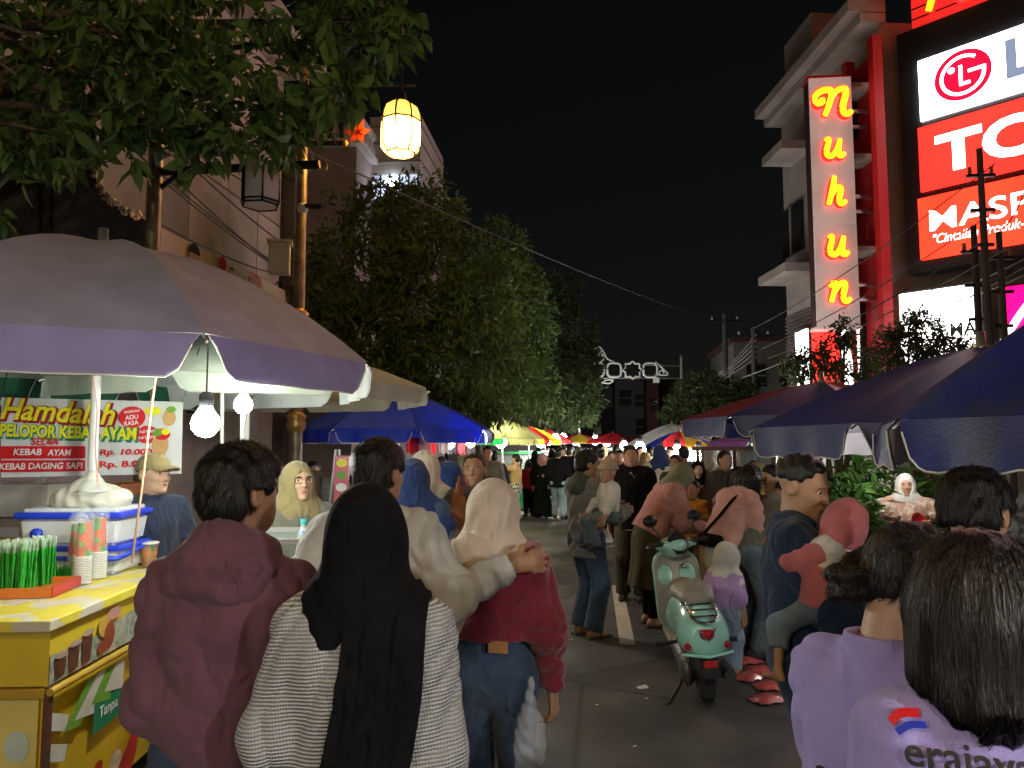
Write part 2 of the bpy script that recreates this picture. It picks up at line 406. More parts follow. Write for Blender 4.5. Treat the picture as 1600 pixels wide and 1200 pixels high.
class Skel:
    def __init__(s, H, lean=0, side=0, hy=0, hp=0, hr=0, LW=None, RW=None, LE=None, RE=None, LF=None, RF=None, sw=1.0, g=1.0, sh=.44, pz=None, hs=None, kneeh=None, legs=True):
        k = s.k = H / 1.70; s.H = H; s.g = g
        T = s.T = Ry(side * D2R) @ Rx(-lean * D2R); s.right, s.front, s.up = T[:, 0], T[:, 1], T[:, 2]
        s.pel = v3(0, 0, .93 * k if pz is None else pz)
        at = lambda x, y, z: s.pel + k * (s.right * x + s.front * y + s.up * z)
        s.at = at; s.waist = at(0, 0, .13); s.chest = at(0, 0, .33); s.neck = at(0, -.01, .50)
        s.SL, s.SR = at(-.172 * sw, -.005, sh), at(.172 * sw, -.005, sh)
        s.R = T @ Rz(hy * D2R) @ Ry(hr * D2R) @ Rx(-hp * D2R)
        s.hs = (hs or 1.0) * (.5 + .5 * k) if hs is None else hs
        s.hc = s.neck + .06 * k * s.up + s.R @ v3(0, .02, .095) * s.hs
        s.HL, s.HR = s.pel + v3(-.09 * k, 0, -.03 * k), s.pel + v3(.09 * k, 0, -.03 * k)
        s.AL = v3(*LF) if LF is not None else v3(-.10 * k, 0, .075 * k)
        s.AR = v3(*RF) if RF is not None else v3(.10 * k, 0, .075 * k)
        kn = kneeh or (0, 1, 0)
        s.KL, s.AL = ik(s.HL, s.AL, .43 * k, .42 * k, kn); s.KR, s.AR = ik(s.HR, s.AR, .43 * k, .42 * k, kn)
        LW = v3(*LW) if LW is not None else s.SL + k * (s.right * -.07 + v3(0, .04, -.52))
        RW = v3(*RW) if RW is not None else s.SR + k * (s.right * .07 + v3(0, .04, -.52))
        s.EL, s.WL = ik(s.SL, LW, .29 * k, .255 * k, LE if LE is not None else (-.45, -1, -.2))
        s.ER, s.WR = ik(s.SR, RW, .29 * k, .255 * k, RE if RE is not None else (.45, -1, -.2))
    def hl(s, p): return ((p - A3(s.hc)) @ A3(s.R)) / s.hs         # body -> head coordinates
    def hw(s, q): return s.hc + s.R @ (np.array(q, float) * s.hs)
def headsdf(q, face=True):
    d = un(.035, ell(q, (0, -.012, .033), (.077, .097, .084)), ell(q, (0, .026, -.030), (.061, .066, .082)), ell(q, (0, .036, -.076), (.046, .05, .040)))
    if face:
        d = un(.02, d, rc(q, (0, .090, .008), (0, .107, -.026), .007, .0125), rc(q, (-.036, .080, .024), (.036, .080, .024), .010, .010), ell(q, (0, .083, -.099), (.022, .018, .017)),
               rc(q, (-.04, .060, -.022), (-.03, .076, -.026), .018, .018), rc(q, (.04, .060, -.022), (.03, .076, -.026), .018, .018))
        for sx in (-1, 1): d = smax(d, -ell(q, (sx * .032, .106, .005), (.017, .022, .011)), .012)
        d = un(.008, d, rc(q, (-.019, .088, -.059), (.019, .088, -.059), .0075, .0075), rc(q, (-.015, .087, -.070), (.015, .087, -.070), .008, .008))
    for sx in (-1, 1): d = smin(d, smax(ell(q, (sx * .080, -.010, -.006), (.011, .022, .033)), -ell(q, (sx * .094, -.004, -.002), (.010, .013, .021)), .006), .008)
    return d
def handprims(s, E, Wp, side, curl=.5, palm=None, fdir=None, spread=1.0):
    k = .5 + .5 * s.k; f = nrm(fdir if fdir is not None else Wp - E)
    pn = np.array(palm, float) if palm is not None else v3(-side, .25, 0); pn = nrm(pn - f * (pn @ f)); lat = np.cross(f, pn)
    th = nrm(s.front * 1.0 + v3(0, 0, .2)); 
    if lat @ th < 0: lat = -lat                     # thumb side
    out = [(Wp - f * .01, Wp + f * .075 * k, .030 * k, .036 * k, pn, .48)]
    for i, (o, l) in enumerate(((.027, .90), (.009, 1.0), (-.010, .95), (-.028, .75))):
        b = Wp + f * .085 * k + lat * o * k * spread; c1 = curl * .8; c2 = curl * 1.9
        m = b + (f * math.cos(c1) + pn * math.sin(c1) + lat * o * 2 * (spread - 1)) * .042 * k * l; e = m + (f * math.cos(c2) + pn * math.sin(c2)) * .040 * k * l
        out += [(b, m, .0096 * k, .009 * k, None, 1), (m, e, .009 * k, .0075 * k, None, 1)]
    b = Wp + f * .025 * k + lat * .022 * k; m = b + nrm(f * .7 + lat * .75 + pn * .25) * .045 * k; e = m + nrm(f * 1.0 + lat * .15 + pn * .3 * (1 + curl)) * .035 * k
    return out + [(b, m, .013 * k, .0105 * k, None, 1), (m, e, .0105 * k, .0085 * k, None, 1)]
def bbox(*pts, m=.2):
    P = np.array([np.asarray(p, float) for p in pts]); return P.min(0) - m, P.max(0) + m

def drape(pts, f, off=.006, it=6):
    q = np.array([tuple(v) for v in pts], np.float32)
    for _ in range(it): q = (q - grad(f, q, .01) * np.clip(f(q) - off, -.06, .06)[:, None]).astype(np.float32)
    return [tuple(float(c) for c in v) for v in q]
def overlay(p, s, name, cond, m, h=.01, off=.004):
    """a second layer of cloth lying on the top where cond <= 0"""
    lo, hi = bbox(s.SL, s.SR, s.pel, s.neck, m=.16)
    return solid(name, lambda q: np.maximum(s.topf(q) - off, cond(q)), lo, hi, h, m, p)
def person(label, loc, rot, H, top, bottom, head, skin='tan', h=.012, detail=1, face=False, shoes=SHOE_D, feet=True, hands=(.5, .5), palms=(None, None), fdirs=(None, None), legs=True, group=None, spread=1.0, name='person', **pose):
    root = empty(name, (loc[0], loc[1], loc[2] if len(loc) > 2 else 0), rot * D2R, label, 'person', group)
    h = h * (1.06 if h < .0115 else 1.3); s = Skel(H, **pose); k = s.k; g = s.g; root_s = s; sk = SKIN[skin]
    # ---------------- body, one surface
    hp = []
    if detail:
        hp = handprims(s, s.EL, s.WL, -1, hands[0], palms[0], fdirs[0], spread) + handprims(s, s.ER, s.WR, 1, hands[1], palms[1], fdirs[1], spread)
    nk0 = s.hw((0, -.018, -.055))
    bare = bottom.get('kind') == 'none'
    def headf(p):
        return un(.03, headsdf(s.hl(p), face or detail > 1) * s.hs, rc(p, nk0, s.neck - s.up * .05 * k, .053 * s.hs, .062 * k))
    def armf(p):
        d = un(.02, rc(p, s.SL, s.EL, .050 * k * g, .040 * k * g), rc(p, s.EL, s.WL, .040 * k * g, .027 * k), rc(p, s.SR, s.ER, .050 * k * g, .040 * k * g), rc(p, s.ER, s.WR, .040 * k * g, .027 * k))
        return un(.04, d, rc(p, s.pel, s.chest, .120 * k * g, .130 * k * g, s.front, .68), rc(p, s.SL * .8 + s.SR * .2, s.SR * .8 + s.SL * .2, .050 * k, .050 * k), rc(p, s.chest, s.neck, .10 * k, .055 * k))
    def handf(Ee, Wp, q):
        def f(p):
            d = rc(p, Ee, Wp, .040 * k * g, .027 * k)
            if not q: return un(.02, d, rc(p, Wp, Wp + nrm(Wp - Ee) * .13 * k, .034 * k, .024 * k))
            hd = rc(p, *q[0])
            for r_ in q[1:]: hd = smin(hd, rc(p, *r_), .010 if r_[4] is None else .02)
            return smin(d, hd, .014)
        return f
    def legf(p):
        d = None
        for Hh, Kk, Aa in ((s.HL, s.KL, s.AL), (s.HR, s.KR, s.AR)):
            e_ = un(.03, rc(p, Hh, Kk, .078 * k * g, .052 * k * g), rc(p, Kk, Aa, .052 * k * g, .036 * k), rc(p, Aa + v3(0, -.03 * k, -.035 * k), Aa + v3(0, .15 * k, -.05 * k), .034 * k, .024 * k))
            d = e_ if d is None else smin(d, e_, .03)
        return smin(d, rc(p, s.HL, s.HR, .10 * k, .10 * k), .03)
    n2 = len(hp) // 2; fh = h * (.62 if detail > 1 else .85 if detail else 1)
    nets = []
    def net(f, pts, m, hh): lo, hi = bbox(*pts, m=m); nets.append(surfnet(f, lo, hi, hh, newton=detail > 0))
    net(headf, [s.hc, s.neck - s.up * .05], .15, min(fh, .016) if detail else fh)
    net(armf, [s.SL, s.SR, s.EL, s.ER, s.WL, s.WR, s.pel], .16, max(h * 1.7, .02) if top.get('sleeve', 'long') == 'long' else max(h, .010))
    for Ee, Wp, q in ((s.EL, s.WL, hp[:n2]), (s.ER, s.WR, hp[n2:])): net(handf(Ee, Wp, q), [Wp, Wp + nrm(Wp - Ee) * .1] + [r_[1] for r_ in q], .05, min(fh, .0052) if detail > 1 else fh)
    covered = bottom.get('kind', 'trousers') == 'trousers' and bottom.get('end', 1) == 1 and shoes is not None
    if legs: net(legf, [s.HL, s.HR, s.KL, s.KR, s.AL, s.AR], .2, max(h * 1.5, .022) if covered else max(h, .012))
    off = 0; VV = []; FF = []
    for v_, f_ in nets: VV.append(v_); FF.append(f_ + off); off += len(v_)
    o = link('body', npmesh('body', np.concatenate(VV), np.concatenate(FF), True), sk, root)
    if face:
        for sx in (-1, 1):
            mb = MB(); R3 = Matrix(s.R.tolist())
            mb.lathe([(.0085 * s.hs * math.sin(t * math.pi / 6), .0085 * s.hs * math.cos(t * math.pi / 6)) for t in range(7)], 10, s.hw((sx * .032, .0800, .004))); mb.build('eye', EYEW, root)
            mb = MB(); mb.lathe([(.0058 * s.hs * math.sin(t * math.pi / 4), .0058 * s.hs * math.cos(t * math.pi / 4)) for t in range(5)], 8, s.hw((sx * .0325, .0858, .004))); mb.build('iris', EYED, root)
            mb = MB(); mb.tube([s.hw((sx * .014, .095, .022)), s.hw((sx * .032, .0955, .027)), s.hw((sx * .050, .083, .022))], [.0022 * s.hs, .0034 * s.hs, .0015 * s.hs], 6); mb.build('eyebrow', BROW, root)
        mb = MB(); mb.tube([s.hw((-.022, .0885, -.0635)), s.hw((-.01, .0955, -.062)), s.hw((0, .097, -.063)), s.hw((.01, .0955, -.062)), s.hw((.022, .0885, -.0635))], [.001 * s.hs, .006 * s.hs, .0065 * s.hs, .006 * s.hs, .001 * s.hs], 8); mb.build('lips', LIP, root)
    # ---------------- top
    if top:
        e = top.get('e', .022) * k; hem = top.get('hem', -.06); fo = top.get('fold', .006); sl = top.get('sleeve', 'long'); sd = top.get('seed', hsh(label) % 97 * .37)
        flare = top.get('flare', 0.0) * k; ds = top.get('droop', 0)
        hemp = s.at(0, 0, hem); bot = s.at(0, 0, min(hem - .1, -.1))
        def topf(p):
            w = folds(p, fo * k, sd)
            t = un(.09, rc(p, bot, s.waist, (.150 + flare) * k * g + e, .140 * k * g + e, s.front, .72), rc(p, s.waist, s.chest, .140 * k * g + e, .150 * k * g + e, s.front, .70),
                   rc(p, s.SL * .86 + s.SR * .14 - s.up * .015, s.SR * .86 + s.SL * .14 - s.up * .015, .062 * k + e * .8, .062 * k + e * .8), rc(p, s.chest, s.neck - s.up * .02, .13 * k * g + e, .055 * k + e * .4, s.front, .8))
            if top.get('bust'): t = smin(t, rc(p, s.at(-.06, .10, .27), s.at(.06, .10, .27), .075 * k + e * .5, .075 * k + e * .5), .06)
            t = np.maximum(t + w, (A3(hemp) - p) @ A3(s.up))
            t = np.maximum(t, -(rc(p, nk0, s.neck + s.up * .0, .055 * s.hs, .060 * k)))
            aw = folds(p, fo * 1.2 * k, sd + 2, 1.5)
            for S, E, Wr in ((s.SL, s.EL, s.WL), (s.SR, s.ER, s.WR)):
                if sl == 'long':
                    end = Wr - nrm(Wr - E) * .01
                    a = un(.05, rc(p, S, E, .056 * k * g + e, .047 * k * g + e), rc(p, E, end, .047 * k * g + e, .034 * k + e * .75, cap=True)) + aw
                elif sl == 'mid':
                    a = un(.05, rc(p, S, E, .056 * k * g + e, .052 * k * g + e), rc(p, E, E + (Wr - E) * .3, .05 * k * g + e, .05 * k + e, cap=True)) + aw
                elif sl == 'short':
                    a = rc(p, S, S + (E - S) * .72, .058 * k * g + e, .062 * k * g + e * 1.2, cap=True) + aw
                else: a = None
                if a is not None: t = smin(t, a, .042)
            if top.get('collar'):
                cl = np.maximum(np.abs(rc(p, s.neck - s.up * .02, s.neck + s.up * .045 - s.front * .012, .070 * k, .066 * k)) - .006, np.maximum((p - A3(s.neck + s.up * .035)) @ A3(s.up), (A3(s.neck - s.up * .05) - p) @ A3(s.up)))
                t = smin(t, cl, .02)
            return t
        lo, hi = bbox(s.SL, s.SR, s.EL, s.ER, s.WL, s.WR, hemp, s.neck, bot, m=.2 + flare)
        to = solid(top.get('name', 'shirt'), topf, lo, hi, h, top['c'], root)
        s.topf = topf
        if top.get('hood'):
            hb = s.neck
            def hoodf(p):
                u = p - A3(hb); x = u @ A3(s.right); y = u @ A3(s.front); z = u @ A3(s.up)
                w = -.007 * k * np.abs(np.sin((np.abs(x) * .9 + z * 1.25) * 34 + 1.4 * np.sin(x * 21 + sd))) * np.clip(.09 - y, 0, .12) / .1 + folds(p, .006 * k, sd + 5, 1.6)
                d = un(.05, ell(p, hb - s.front * .062 * k - s.up * .055 * k, (.150 * k, .085 * k, .105 * k)), rc(p, hb - s.right * .085 * k - s.up * .015, hb - s.front * .055 * k + s.up * .04 * k, .042 * k, .040 * k), rc(p, hb + s.right * .085 * k - s.up * .015, hb - s.front * .055 * k + s.up * .04 * k, .042 * k, .040 * k),
                       rc(p, hb - s.right * .085 * k - s.up * .015, hb + s.front * .07 * k - s.up * .07 * k, .04 * k, .03 * k), rc(p, hb + s.right * .085 * k - s.up * .015, hb + s.front * .07 * k - s.up * .07 * k, .04 * k, .03 * k))
                return np.maximum(d + w, -rc(p, nk0, hb, .060 * s.hs, .062 * k))
            lo, hi = bbox(hb, m=.24 * k + .04); solid('hood', hoodf, lo, hi, h, top.get('hc', top['c']), root)
    # ---------------- bottom
    kind = bottom.get('kind', 'trousers')
    if kind == 'trousers':
        e = bottom.get('e', .014) * k; fo = bottom.get('fold', .004); end = bottom.get('end', 1.0); bag = bottom.get('bag', 0) * k
        def bf(p):
            w = folds(p, fo * k, 5.1 + H * 7, 1.3)
            d = un(.06, rc(p, s.HL, s.HR, .105 * k * g + e * .6, .105 * k * g + e * .6), rc(p, s.pel, s.at(0, 0, .09 + bottom.get('rise', 0)), .135 * k * g + e * .5, .125 * k * g + e * .5, s.front, .75))
            d = np.maximum(d, (p - A3(s.at(0, 0, .10 + bottom.get('rise', 0)))) @ A3(s.up))
            for Hh, Kk, Aa in ((s.HL, s.KL, s.AL), (s.HR, s.KR, s.AR)):
                en = Kk + (Aa - Kk) * end
                d = un(.035, d, rc(p, Hh, Kk, .090 * k * g + e, .062 * k * g + e + bag), rc(p, Kk, en, .062 * k * g + e + bag, .048 * k * g + e * 1.6 + bag, cap=True))
            return d + w
        lo, hi = bbox(s.pel, s.HL, s.HR, s.KL, s.KR, s.AL, s.AR, m=.2); solid('trousers', bf, lo, hi, h * bottom.get('q', 1.5), bottom['c'], root)
    elif kind == 'skirt':
        hz = bottom.get('hem', .1); r1 = bottom.get('r', .24) * k; sd = H * 11
        ctr = (s.AL + s.AR) / 2
        def bf(p):
            th = np.arctan2(p[:, 0] - ctr[0], p[:, 1] - ctr[1]); f = np.clip((s.pel[2] - p[:, 2]) / s.pel[2], 0, 1)
            w = .022 * k * f * np.sin(th * 7 + 2 * np.sin(p[:, 2] * 4 + sd) + sd) + folds(p, .004 * k, sd)
            d = un(.08, rc(p, s.at(0, 0, .1), s.pel - v3(0, 0, .05), .13 * k * g, .165 * k * g, s.front, .78), rc(p, s.pel - v3(0, 0, .05), v3(ctr[0], ctr[1], hz - .15), .165 * k * g, r1, v3(0, 1, 0), .85))
            return np.maximum(d + w, hz - p[:, 2])
        lo, hi = bbox(s.pel, s.waist, v3(ctr[0], ctr[1], hz), m=.12 + r1); lo[2] = hz - .05; solid('skirt', bf, lo, hi, h * bottom.get('q', 1.3), bottom['c'], root)
    if feet and legs:
        for Aa in (s.AL, s.AR):
            def sf(p, Aa=Aa):
                return np.maximum(un(.03, rc(p, Aa + v3(0, -.045 * k, -.040 * k), Aa + v3(0, .155 * k, -.045 * k), .040 * k, .034 * k, v3(0, 0, 1), .8), rc(p, Aa + v3(0, -.03 * k, -.01), Aa + v3(0, .05 * k, -.03 * k), .038 * k, .036 * k)), (Aa[2] - .072 * k) - p[:, 2])
            if shoes is not None:
                lo, hi = bbox(Aa, Aa + v3(0, .2 * k, 0), m=.1); solid('shoe', sf, lo, hi, max(.010, min(h * 1.2, .024)), shoes, root)
            else:
                mb = MB(); mb.box((Aa[0], Aa[1] + .06 * k, Aa[2] - .068 * k), (.085 * k, .27 * k, .018), bev=.006); mb.build('sandal', SHOE_D, root)
                mb = MB(); mb.tube([Aa + v3(-.04 * k, .06 * k, -.06 * k), Aa + v3(-.02 * k, .09 * k, -.025 * k), Aa + v3(.02 * k, .09 * k, -.025 * k), Aa + v3(.04 * k, .06 * k, -.06 * k)], .008, 6); mb.build('sandal_strap', SHOE_D, root)
    # ---------------- head dress
    hk = head.get('kind', 'short'); sd = hsh(label) % 89 * .71
    if hk in ('short', 'cap', 'bun', 'pony', 'long', 'bob'):
        hm = head.get('m', HAIR); vol = head.get('vol', 0.0); napez = head.get('nape', -.072); tail = head.get('tail', .36)
        fr = head.get('fringe', .016)
        def hf(p):
            q = s.hl(p); x, y, z = q[:, 0], q[:, 1], q[:, 2]
            rough_ = .0035 * np.sin(x * 90 + 40 * y + sd) * np.sin(z * 70 + 3 * np.sin(x * 50)) + .003 * np.sin(y * 130 - x * 80 + z * 40)
            d = ell(q, (0, -.014, .036 + vol * .5), (.084 + vol, .106 + vol, .089 + vol))
            d = smin(d, ell(q, (0, -.05, -.02), (.068 + vol, .062 + vol, .075)), .03)
            d = smax(d, .8 * y - .6 * z - fr, .012)
            if hk != 'long' and hk != 'bob': d = smax(d, napez - z + .35 * np.maximum(y, 0), .015)
            if hk != 'long' and hk != 'bob':
                for sx in (-1, 1): d = smax(d, -ell(q, (sx * .088, -.004, -.012), (.034, .026, .038)), .008)
            if head.get('fade'): d = smax(d, .012 - z + .1 * np.abs(x), .02)
            d = d + rough_
            if hk in ('long', 'bob'):
                dn = np.array([0, 0, -1.]) * tail
                b0 = s.hw((0, -.05, -.02)); b1 = b0 + nrm(dn - s.front * .12 * tail) * tail * s.hs
                w = .004 * np.sin(p[:, 0] * 160 + 3 * np.sin(p[:, 2] * 11)) + .005 * np.sin(p[:, 0] * 55 + sd + 2 * np.sin(p[:, 2] * 7))
                t = rc(p, b0, b1, (.092 + vol) * s.hs, head.get('tailr', .105) * s.hs, s.front, .62) + w
                for sx in (-1, 1):
                    c0 = s.hw((sx * .072, -.005, .0)); c1 = c0 + nrm(dn + s.front * .0) * tail * .82 * s.hs
                    t = smin(t, rc(p, c0, c1, .030 * s.hs, .034 * s.hs) + w, .05)
                t = np.maximum(t, b1[2] + .005 + 3.2 * (p[:, 0] - b1[0]) ** 2 - p[:, 2]) if hk == 'long' else np.maximum(t, b1[2] - p[:, 2])
                d = smin(d / 1.0 * s.hs, t, .05) / s.hs
            if hk == 'bun':
                bq = head.get('bun', (0, -.125, -.01)); br = head.get('bunr', .045)
                cu_ = .006 * np.sin(x * 120 + 60 * z) + .006 * np.sin(z * 110 - y * 70)
                d = smin(d, ell(q, bq, (br * 1.1, br * .9, br)) + cu_, .02)
            if hk == 'pony':
                d = un(.02, d, rc(q, (0, -.10, .03), (0, -.15, -.02), .022, .028), rc(q, (0, -.15, -.02), (0, -.13, -.20), .028, .014))
            return d * s.hs
        ext = .2 if hk not in ('long', 'bob') else tail + .25
        lo, hi = bbox(s.hc, m=.19 * max(1, s.hs)); lo[2] -= ext - .15
        hh = min(h, .009) if detail else h
        r = solid('hair', hf, lo, hi, hh, hm, root, keep=True)
        if head.get('locks') and r:
            hv = r[1]
            # keep locks off the cut face side
            if hk in ('long', 'bob'): ribbons('hair_locks', hf, hv, head['locks'], 9, .03, .0024, hm, root, jit=.07, off=.0005)
            else:
                crown = s.hw((0.01, -.055, .12)); cr = A3(crown)
                def sw(p): u = p - cr; return u / (np.sqrt((u * u).sum(1))[:, None] + .02) * 1.6
                ribbons('hair_locks', hf, hv, head['locks'], 4, .008, .003, hm, root, jit=.35, off=.0, lift=.009, swirl=sw, down=(0, 0, -.3))
    if hk == 'hijab':
        hm = head['m']; dr = head.get('drape', .16) * k; loose = head.get('loose', 0.0); cape = head.get('cape', 0.0)
        nb = s.neck; am = head.get('fold', .010)
        dirb = nrm(s.neck - s.pel)
        def hf(p):
            q = s.hl(p)
            d = ell(q, (0, -.014, .016), (.089 + loose, .112 + loose, .110 + loose * .6)) * s.hs
            u = p - A3(nb); th = np.arctan2(u @ A3(s.right), -(u @ A3(s.front))); zz = u @ A3(s.up)
            low = np.clip((.10 - zz) / .2, 0, 1)
            w = am * low * (.6 - np.abs(np.sin(th * 3.2 + zz * 8 + 1.6 * np.sin(zz * 11 + sd) + sd))) * 1.6 + am * .7 * (.6 - np.abs(np.sin(zz * 17 + 2.6 * np.sin(th * 1.3 + sd)))) * np.clip(low * 2, .25, 1)
            c = rc(p, s.hw((0, -.012, -.045)), nb + s.up * .0, (.084 + loose) * s.hs, (.10 + loose) * k)
            c = un(.08, c, rc(p, s.SL * .80 + s.SR * .20 + s.up * .01, s.SR * .80 + s.SL * .20 + s.up * .01, .078 * k, .078 * k), rc(p, nb - s.up * .04, nb - s.up * (.10 + dr), .13 * k, (.185 + cape * .5) * k, s.front, .74))
            if cape: c = un(.06, c, rc(p, s.SL, s.SL + (s.EL - s.SL) * min(1, cape * 2), .075 * k, .10 * k), rc(p, s.SR, s.SR + (s.ER - s.SR) * min(1, cape * 2), .075 * k, .10 * k))
            c = np.maximum(c, -(zz + .055 * k + dr) + .05 * np.abs(u @ A3(s.right)) * head.get('point', 2.0))
            d = smin(d, c + w, .06)
            d = smax(d, -ell(q, (0, .140, -.012), (.060, .100, .080)) * s.hs, .010)
            return d + am * .35 * (.6 - np.abs(np.sin(q[:, 2] * 19 + 13 * q[:, 1] + 2.5 * np.sin(q[:, 0] * 12 + sd))))
        lo, hi = bbox(s.hc, s.SL, s.SR, nb - s.up * dr * 1.3, m=.22 + loose)
        if cape: lo, hi = bbox(lo, hi, s.EL, s.ER, m=.1)
        solid('hijab', hf, lo, hi, h * (.85 if detail > 1 else 1), hm, root); s.hijf = hf
    if hk == 'cap':
        def cf(p):
            q = s.hl(p); d = ell(q, (0, -.008, .045), (.091, .110, .088)); d = np.maximum(d, .028 + .12 * q[:, 1] - q[:, 2])
            bill = np.maximum(np.maximum(np.abs(q[:, 2] - .056 + (q[:, 1] - .09) * .14 + q[:, 0] ** 2 * 6) - .006, ell(q * A3((1, 1, 0)), (0, .095, 0), (.072, .092, 1))), .05 - q[:, 1])
            return smin(d, bill, .008) * s.hs
        lo, hi = bbox(s.hc, m=.21); solid('cap', cf, lo, hi, min(h, .008), head['cm'], root)
    if hk == 'beanie':
        def cf(p):
            q = s.hl(p); d = ell(q, (0, -.01, .05), (.098, .118, .10)); d = np.maximum(d, .035 - q[:, 2] + .1 * q[:, 1])
            d = un(.012, d, ell(q, (0, 0, .16), (.024, .024, .024)), np.maximum(ell(q, (0, -.01, .05), (.106, .126, .12)), np.abs(q[:, 2] - .045) - .018)); return (d + .002 * np.sin(q[:, 0] * 150) * np.sin(q[:, 2] * 120)) * s.hs
        lo, hi = bbox(s.hc, m=.22); solid('knit_hat', cf, lo, hi, min(h, .008), head['m'], root)
    root['_h'] = 0; del root['_h']
    return root, s
# ------------------------------------------------------------------ ground, road, pavements
rnd = random.Random(7)
def asphalt():
    m = bpy.data.materials.new('asphalt'); m.use_nodes = True; N = m.node_tree.nodes; L = m.node_tree.links; b = N['Principled BSDF']
    tc = N.new('ShaderNodeTexCoord'); co = tc.outputs['Object']
    def noise(s, d=6):
        n = N.new('ShaderNodeTexNoise'); n.inputs['Scale'].default_value = s; n.inputs['Detail'].default_value = d; L.new(co, n.inputs['Vector']); return n.outputs[0]
    def mr(i, a, c, lo, hi):
        q = N.new('ShaderNodeMapRange'); q.inputs[1].default_value = a; q.inputs[2].default_value = c; q.inputs[3].default_value = lo; q.inputs[4].default_value = hi; L.new(i, q.inputs[0]); return q.outputs[0]
    cr = N.new('ShaderNodeValToRGB'); cr.color_ramp.elements[0].position = .32; cr.color_ramp.elements[1].position = .7
    cr.color_ramp.elements[0].color = (.030, .029, .028, 1); cr.color_ramp.elements[1].color = (.105, .10, .092, 1)
    L.new(noise(1.5, 9), cr.inputs[0])
    fine = mr(noise(120, 3), .3, .7, .55, 1.5)
    mx = N.new('ShaderNodeMix'); mx.data_type = 'RGBA'; mx.blend_type = 'MULTIPLY'; mx.inputs[0].default_value = 1; L.new(cr.outputs[0], mx.inputs[6]); L.new(fine, mx.inputs[7])
    vo = N.new('ShaderNodeTexVoronoi'); vo.feature = 'DISTANCE_TO_EDGE'; vo.inputs['Scale'].default_value = .55; L.new(co, vo.inputs['Vector'])
    crk = mr(vo.outputs[0], 0, .016, .35, 1.0)
    m2 = N.new('ShaderNodeMix'); m2.data_type = 'RGBA'; m2.blend_type = 'MULTIPLY'; m2.inputs[0].default_value = 1; L.new(mx.outputs[2], m2.inputs[6]); L.new(crk, m2.inputs[7])
    L.new(m2.outputs[2], b.inputs['Base Color']); L.new(mr(noise(.7), .35, .65, .48, .8), b.inputs['Roughness'])
    bp = N.new('ShaderNodeBump'); bp.inputs['Strength'].default_value = .5; bp.inputs['Distance'].default_value = .008; L.new(noise(170, 3), bp.inputs['Height']); L.new(bp.outputs[0], b.inputs['Normal'])
    return m
mb = MB(); mb.poly([(-300, -300, -.02), (300, -300, -.02), (300, 600, -.02), (-300, 600, -.02)])
tag(mb.build('ground', mat('packed_earth', (.06, .052, .045), rough=.95, bump=.4, bscale=20)), kind='structure')
mb = MB(); mb.poly([(-3.6, -40, 0), (4.3, -40, 0), (4.3, 160, 0), (-3.6, 160, 0)])
tag(mb.build('road', asphalt()), kind='structure')
PAVE = mat('pavement_concrete', (.16, .15, .14), rough=.85, bump=.4, bscale=40, var=.25, vscale=3)
KERB = mat('kerb_stone', (.25, .24, .22), rough=.85, bump=.3, bscale=50, var=.2)
for nm, x0, x1, kx in (('pavement_left', -12, -3.85, -3.72), ('pavement_right', 4.55, 30, 4.42)):
    mb = MB(); mb.box(((x0 + x1) / 2, 60, .05), (x1 - x0, 200, .14)); pv = tag(mb.build(nm, PAVE), kind='structure')
    ks = tag(empty('kerb', (0, 0, 0)), kind='structure')
    kme = None
    for i in range(26):
        if kme is None: m_ = MB(); m_.box((0, 0, 0), (.24, .985, .17), bev=.02); kme = m_.mesh('kerb_stone'); kme.materials.append(KERB)
        link('kerb_stone', kme, None, ks, (kx, -2 + i, .065))
    mb = MB(); mb.box((kx, 24 + 40, .063), (.24, 79, .166)); o = mb.build('kerb_run', KERB, ks)
PAINT = mat('road_paint', (.55, .48, .37), rough=.7, var=.2, vscale=9, bump=.3, bscale=120, color2=(.3, .28, .25), c2scale=14, c2lo=.55, c2hi=.75)
marks = tag(empty('road_marking'), kind='structure')
a0, a1, b0, b1 = G(953, 915), G(974, 915), G(970, 1007), G(992, 1007)
cx = (a0.x + a1.x + b0.x + b1.x) / 4; wd = .13
for y0, y1 in ((b0.y, a0.y),):
    mb = MB(); mb.poly([(cx - wd / 2, y0, .004), (cx + wd / 2, y0, .004), (cx + wd / 2, y1, .004), (cx - wd / 2, y1, .004)]); mb.build('lane_dash', PAINT, marks)
yz0, yz1 = G(850, 809).y, G(850, 794).y
for i in range(9):
    x0 = G(822, 808).x + (i - 2) * .56
    mb = MB(); mb.poly([(x0, yz0, .004), (x0 + .42, yz0, .004), (x0 + .42, yz1, .004), (x0, yz1, .004)]); mb.build('crossing_stripe', PAINT, marks)
mb = MB(); mb.poly([(-3.5, yz0 - .15, .002), (4.2, yz0 - .15, .002), (4.2, yz1 + .15, .002), (-3.5, yz1 + .15, .002)]); mb.build('crossing_base', mat('black_road_paint', (.022, .022, .023), rough=.5, var=.3), marks)

# ------------------------------------------------------------------ shared materials
STEEL = mat('galvanised_steel', (.55, .56, .56), rough=.35, metal=.9, var=.2, vscale=10)
DARKM = mat('dark_metal', (.03, .03, .032), rough=.5, metal=.6)
POLEP = mat('lamp_post_paint', (.20, .155, .10), rough=.45, metal=.4, var=.3, vscale=8, bump=.2, bscale=40)
WHITEP = mat('white_paint', (.72, .71, .68), rough=.55, var=.1)
WIRE = mat('wire_rubber', (.03, .03, .03), rough=.6)
PALEW = mat('wire_pale', (.16, .16, .16), rough=.5)
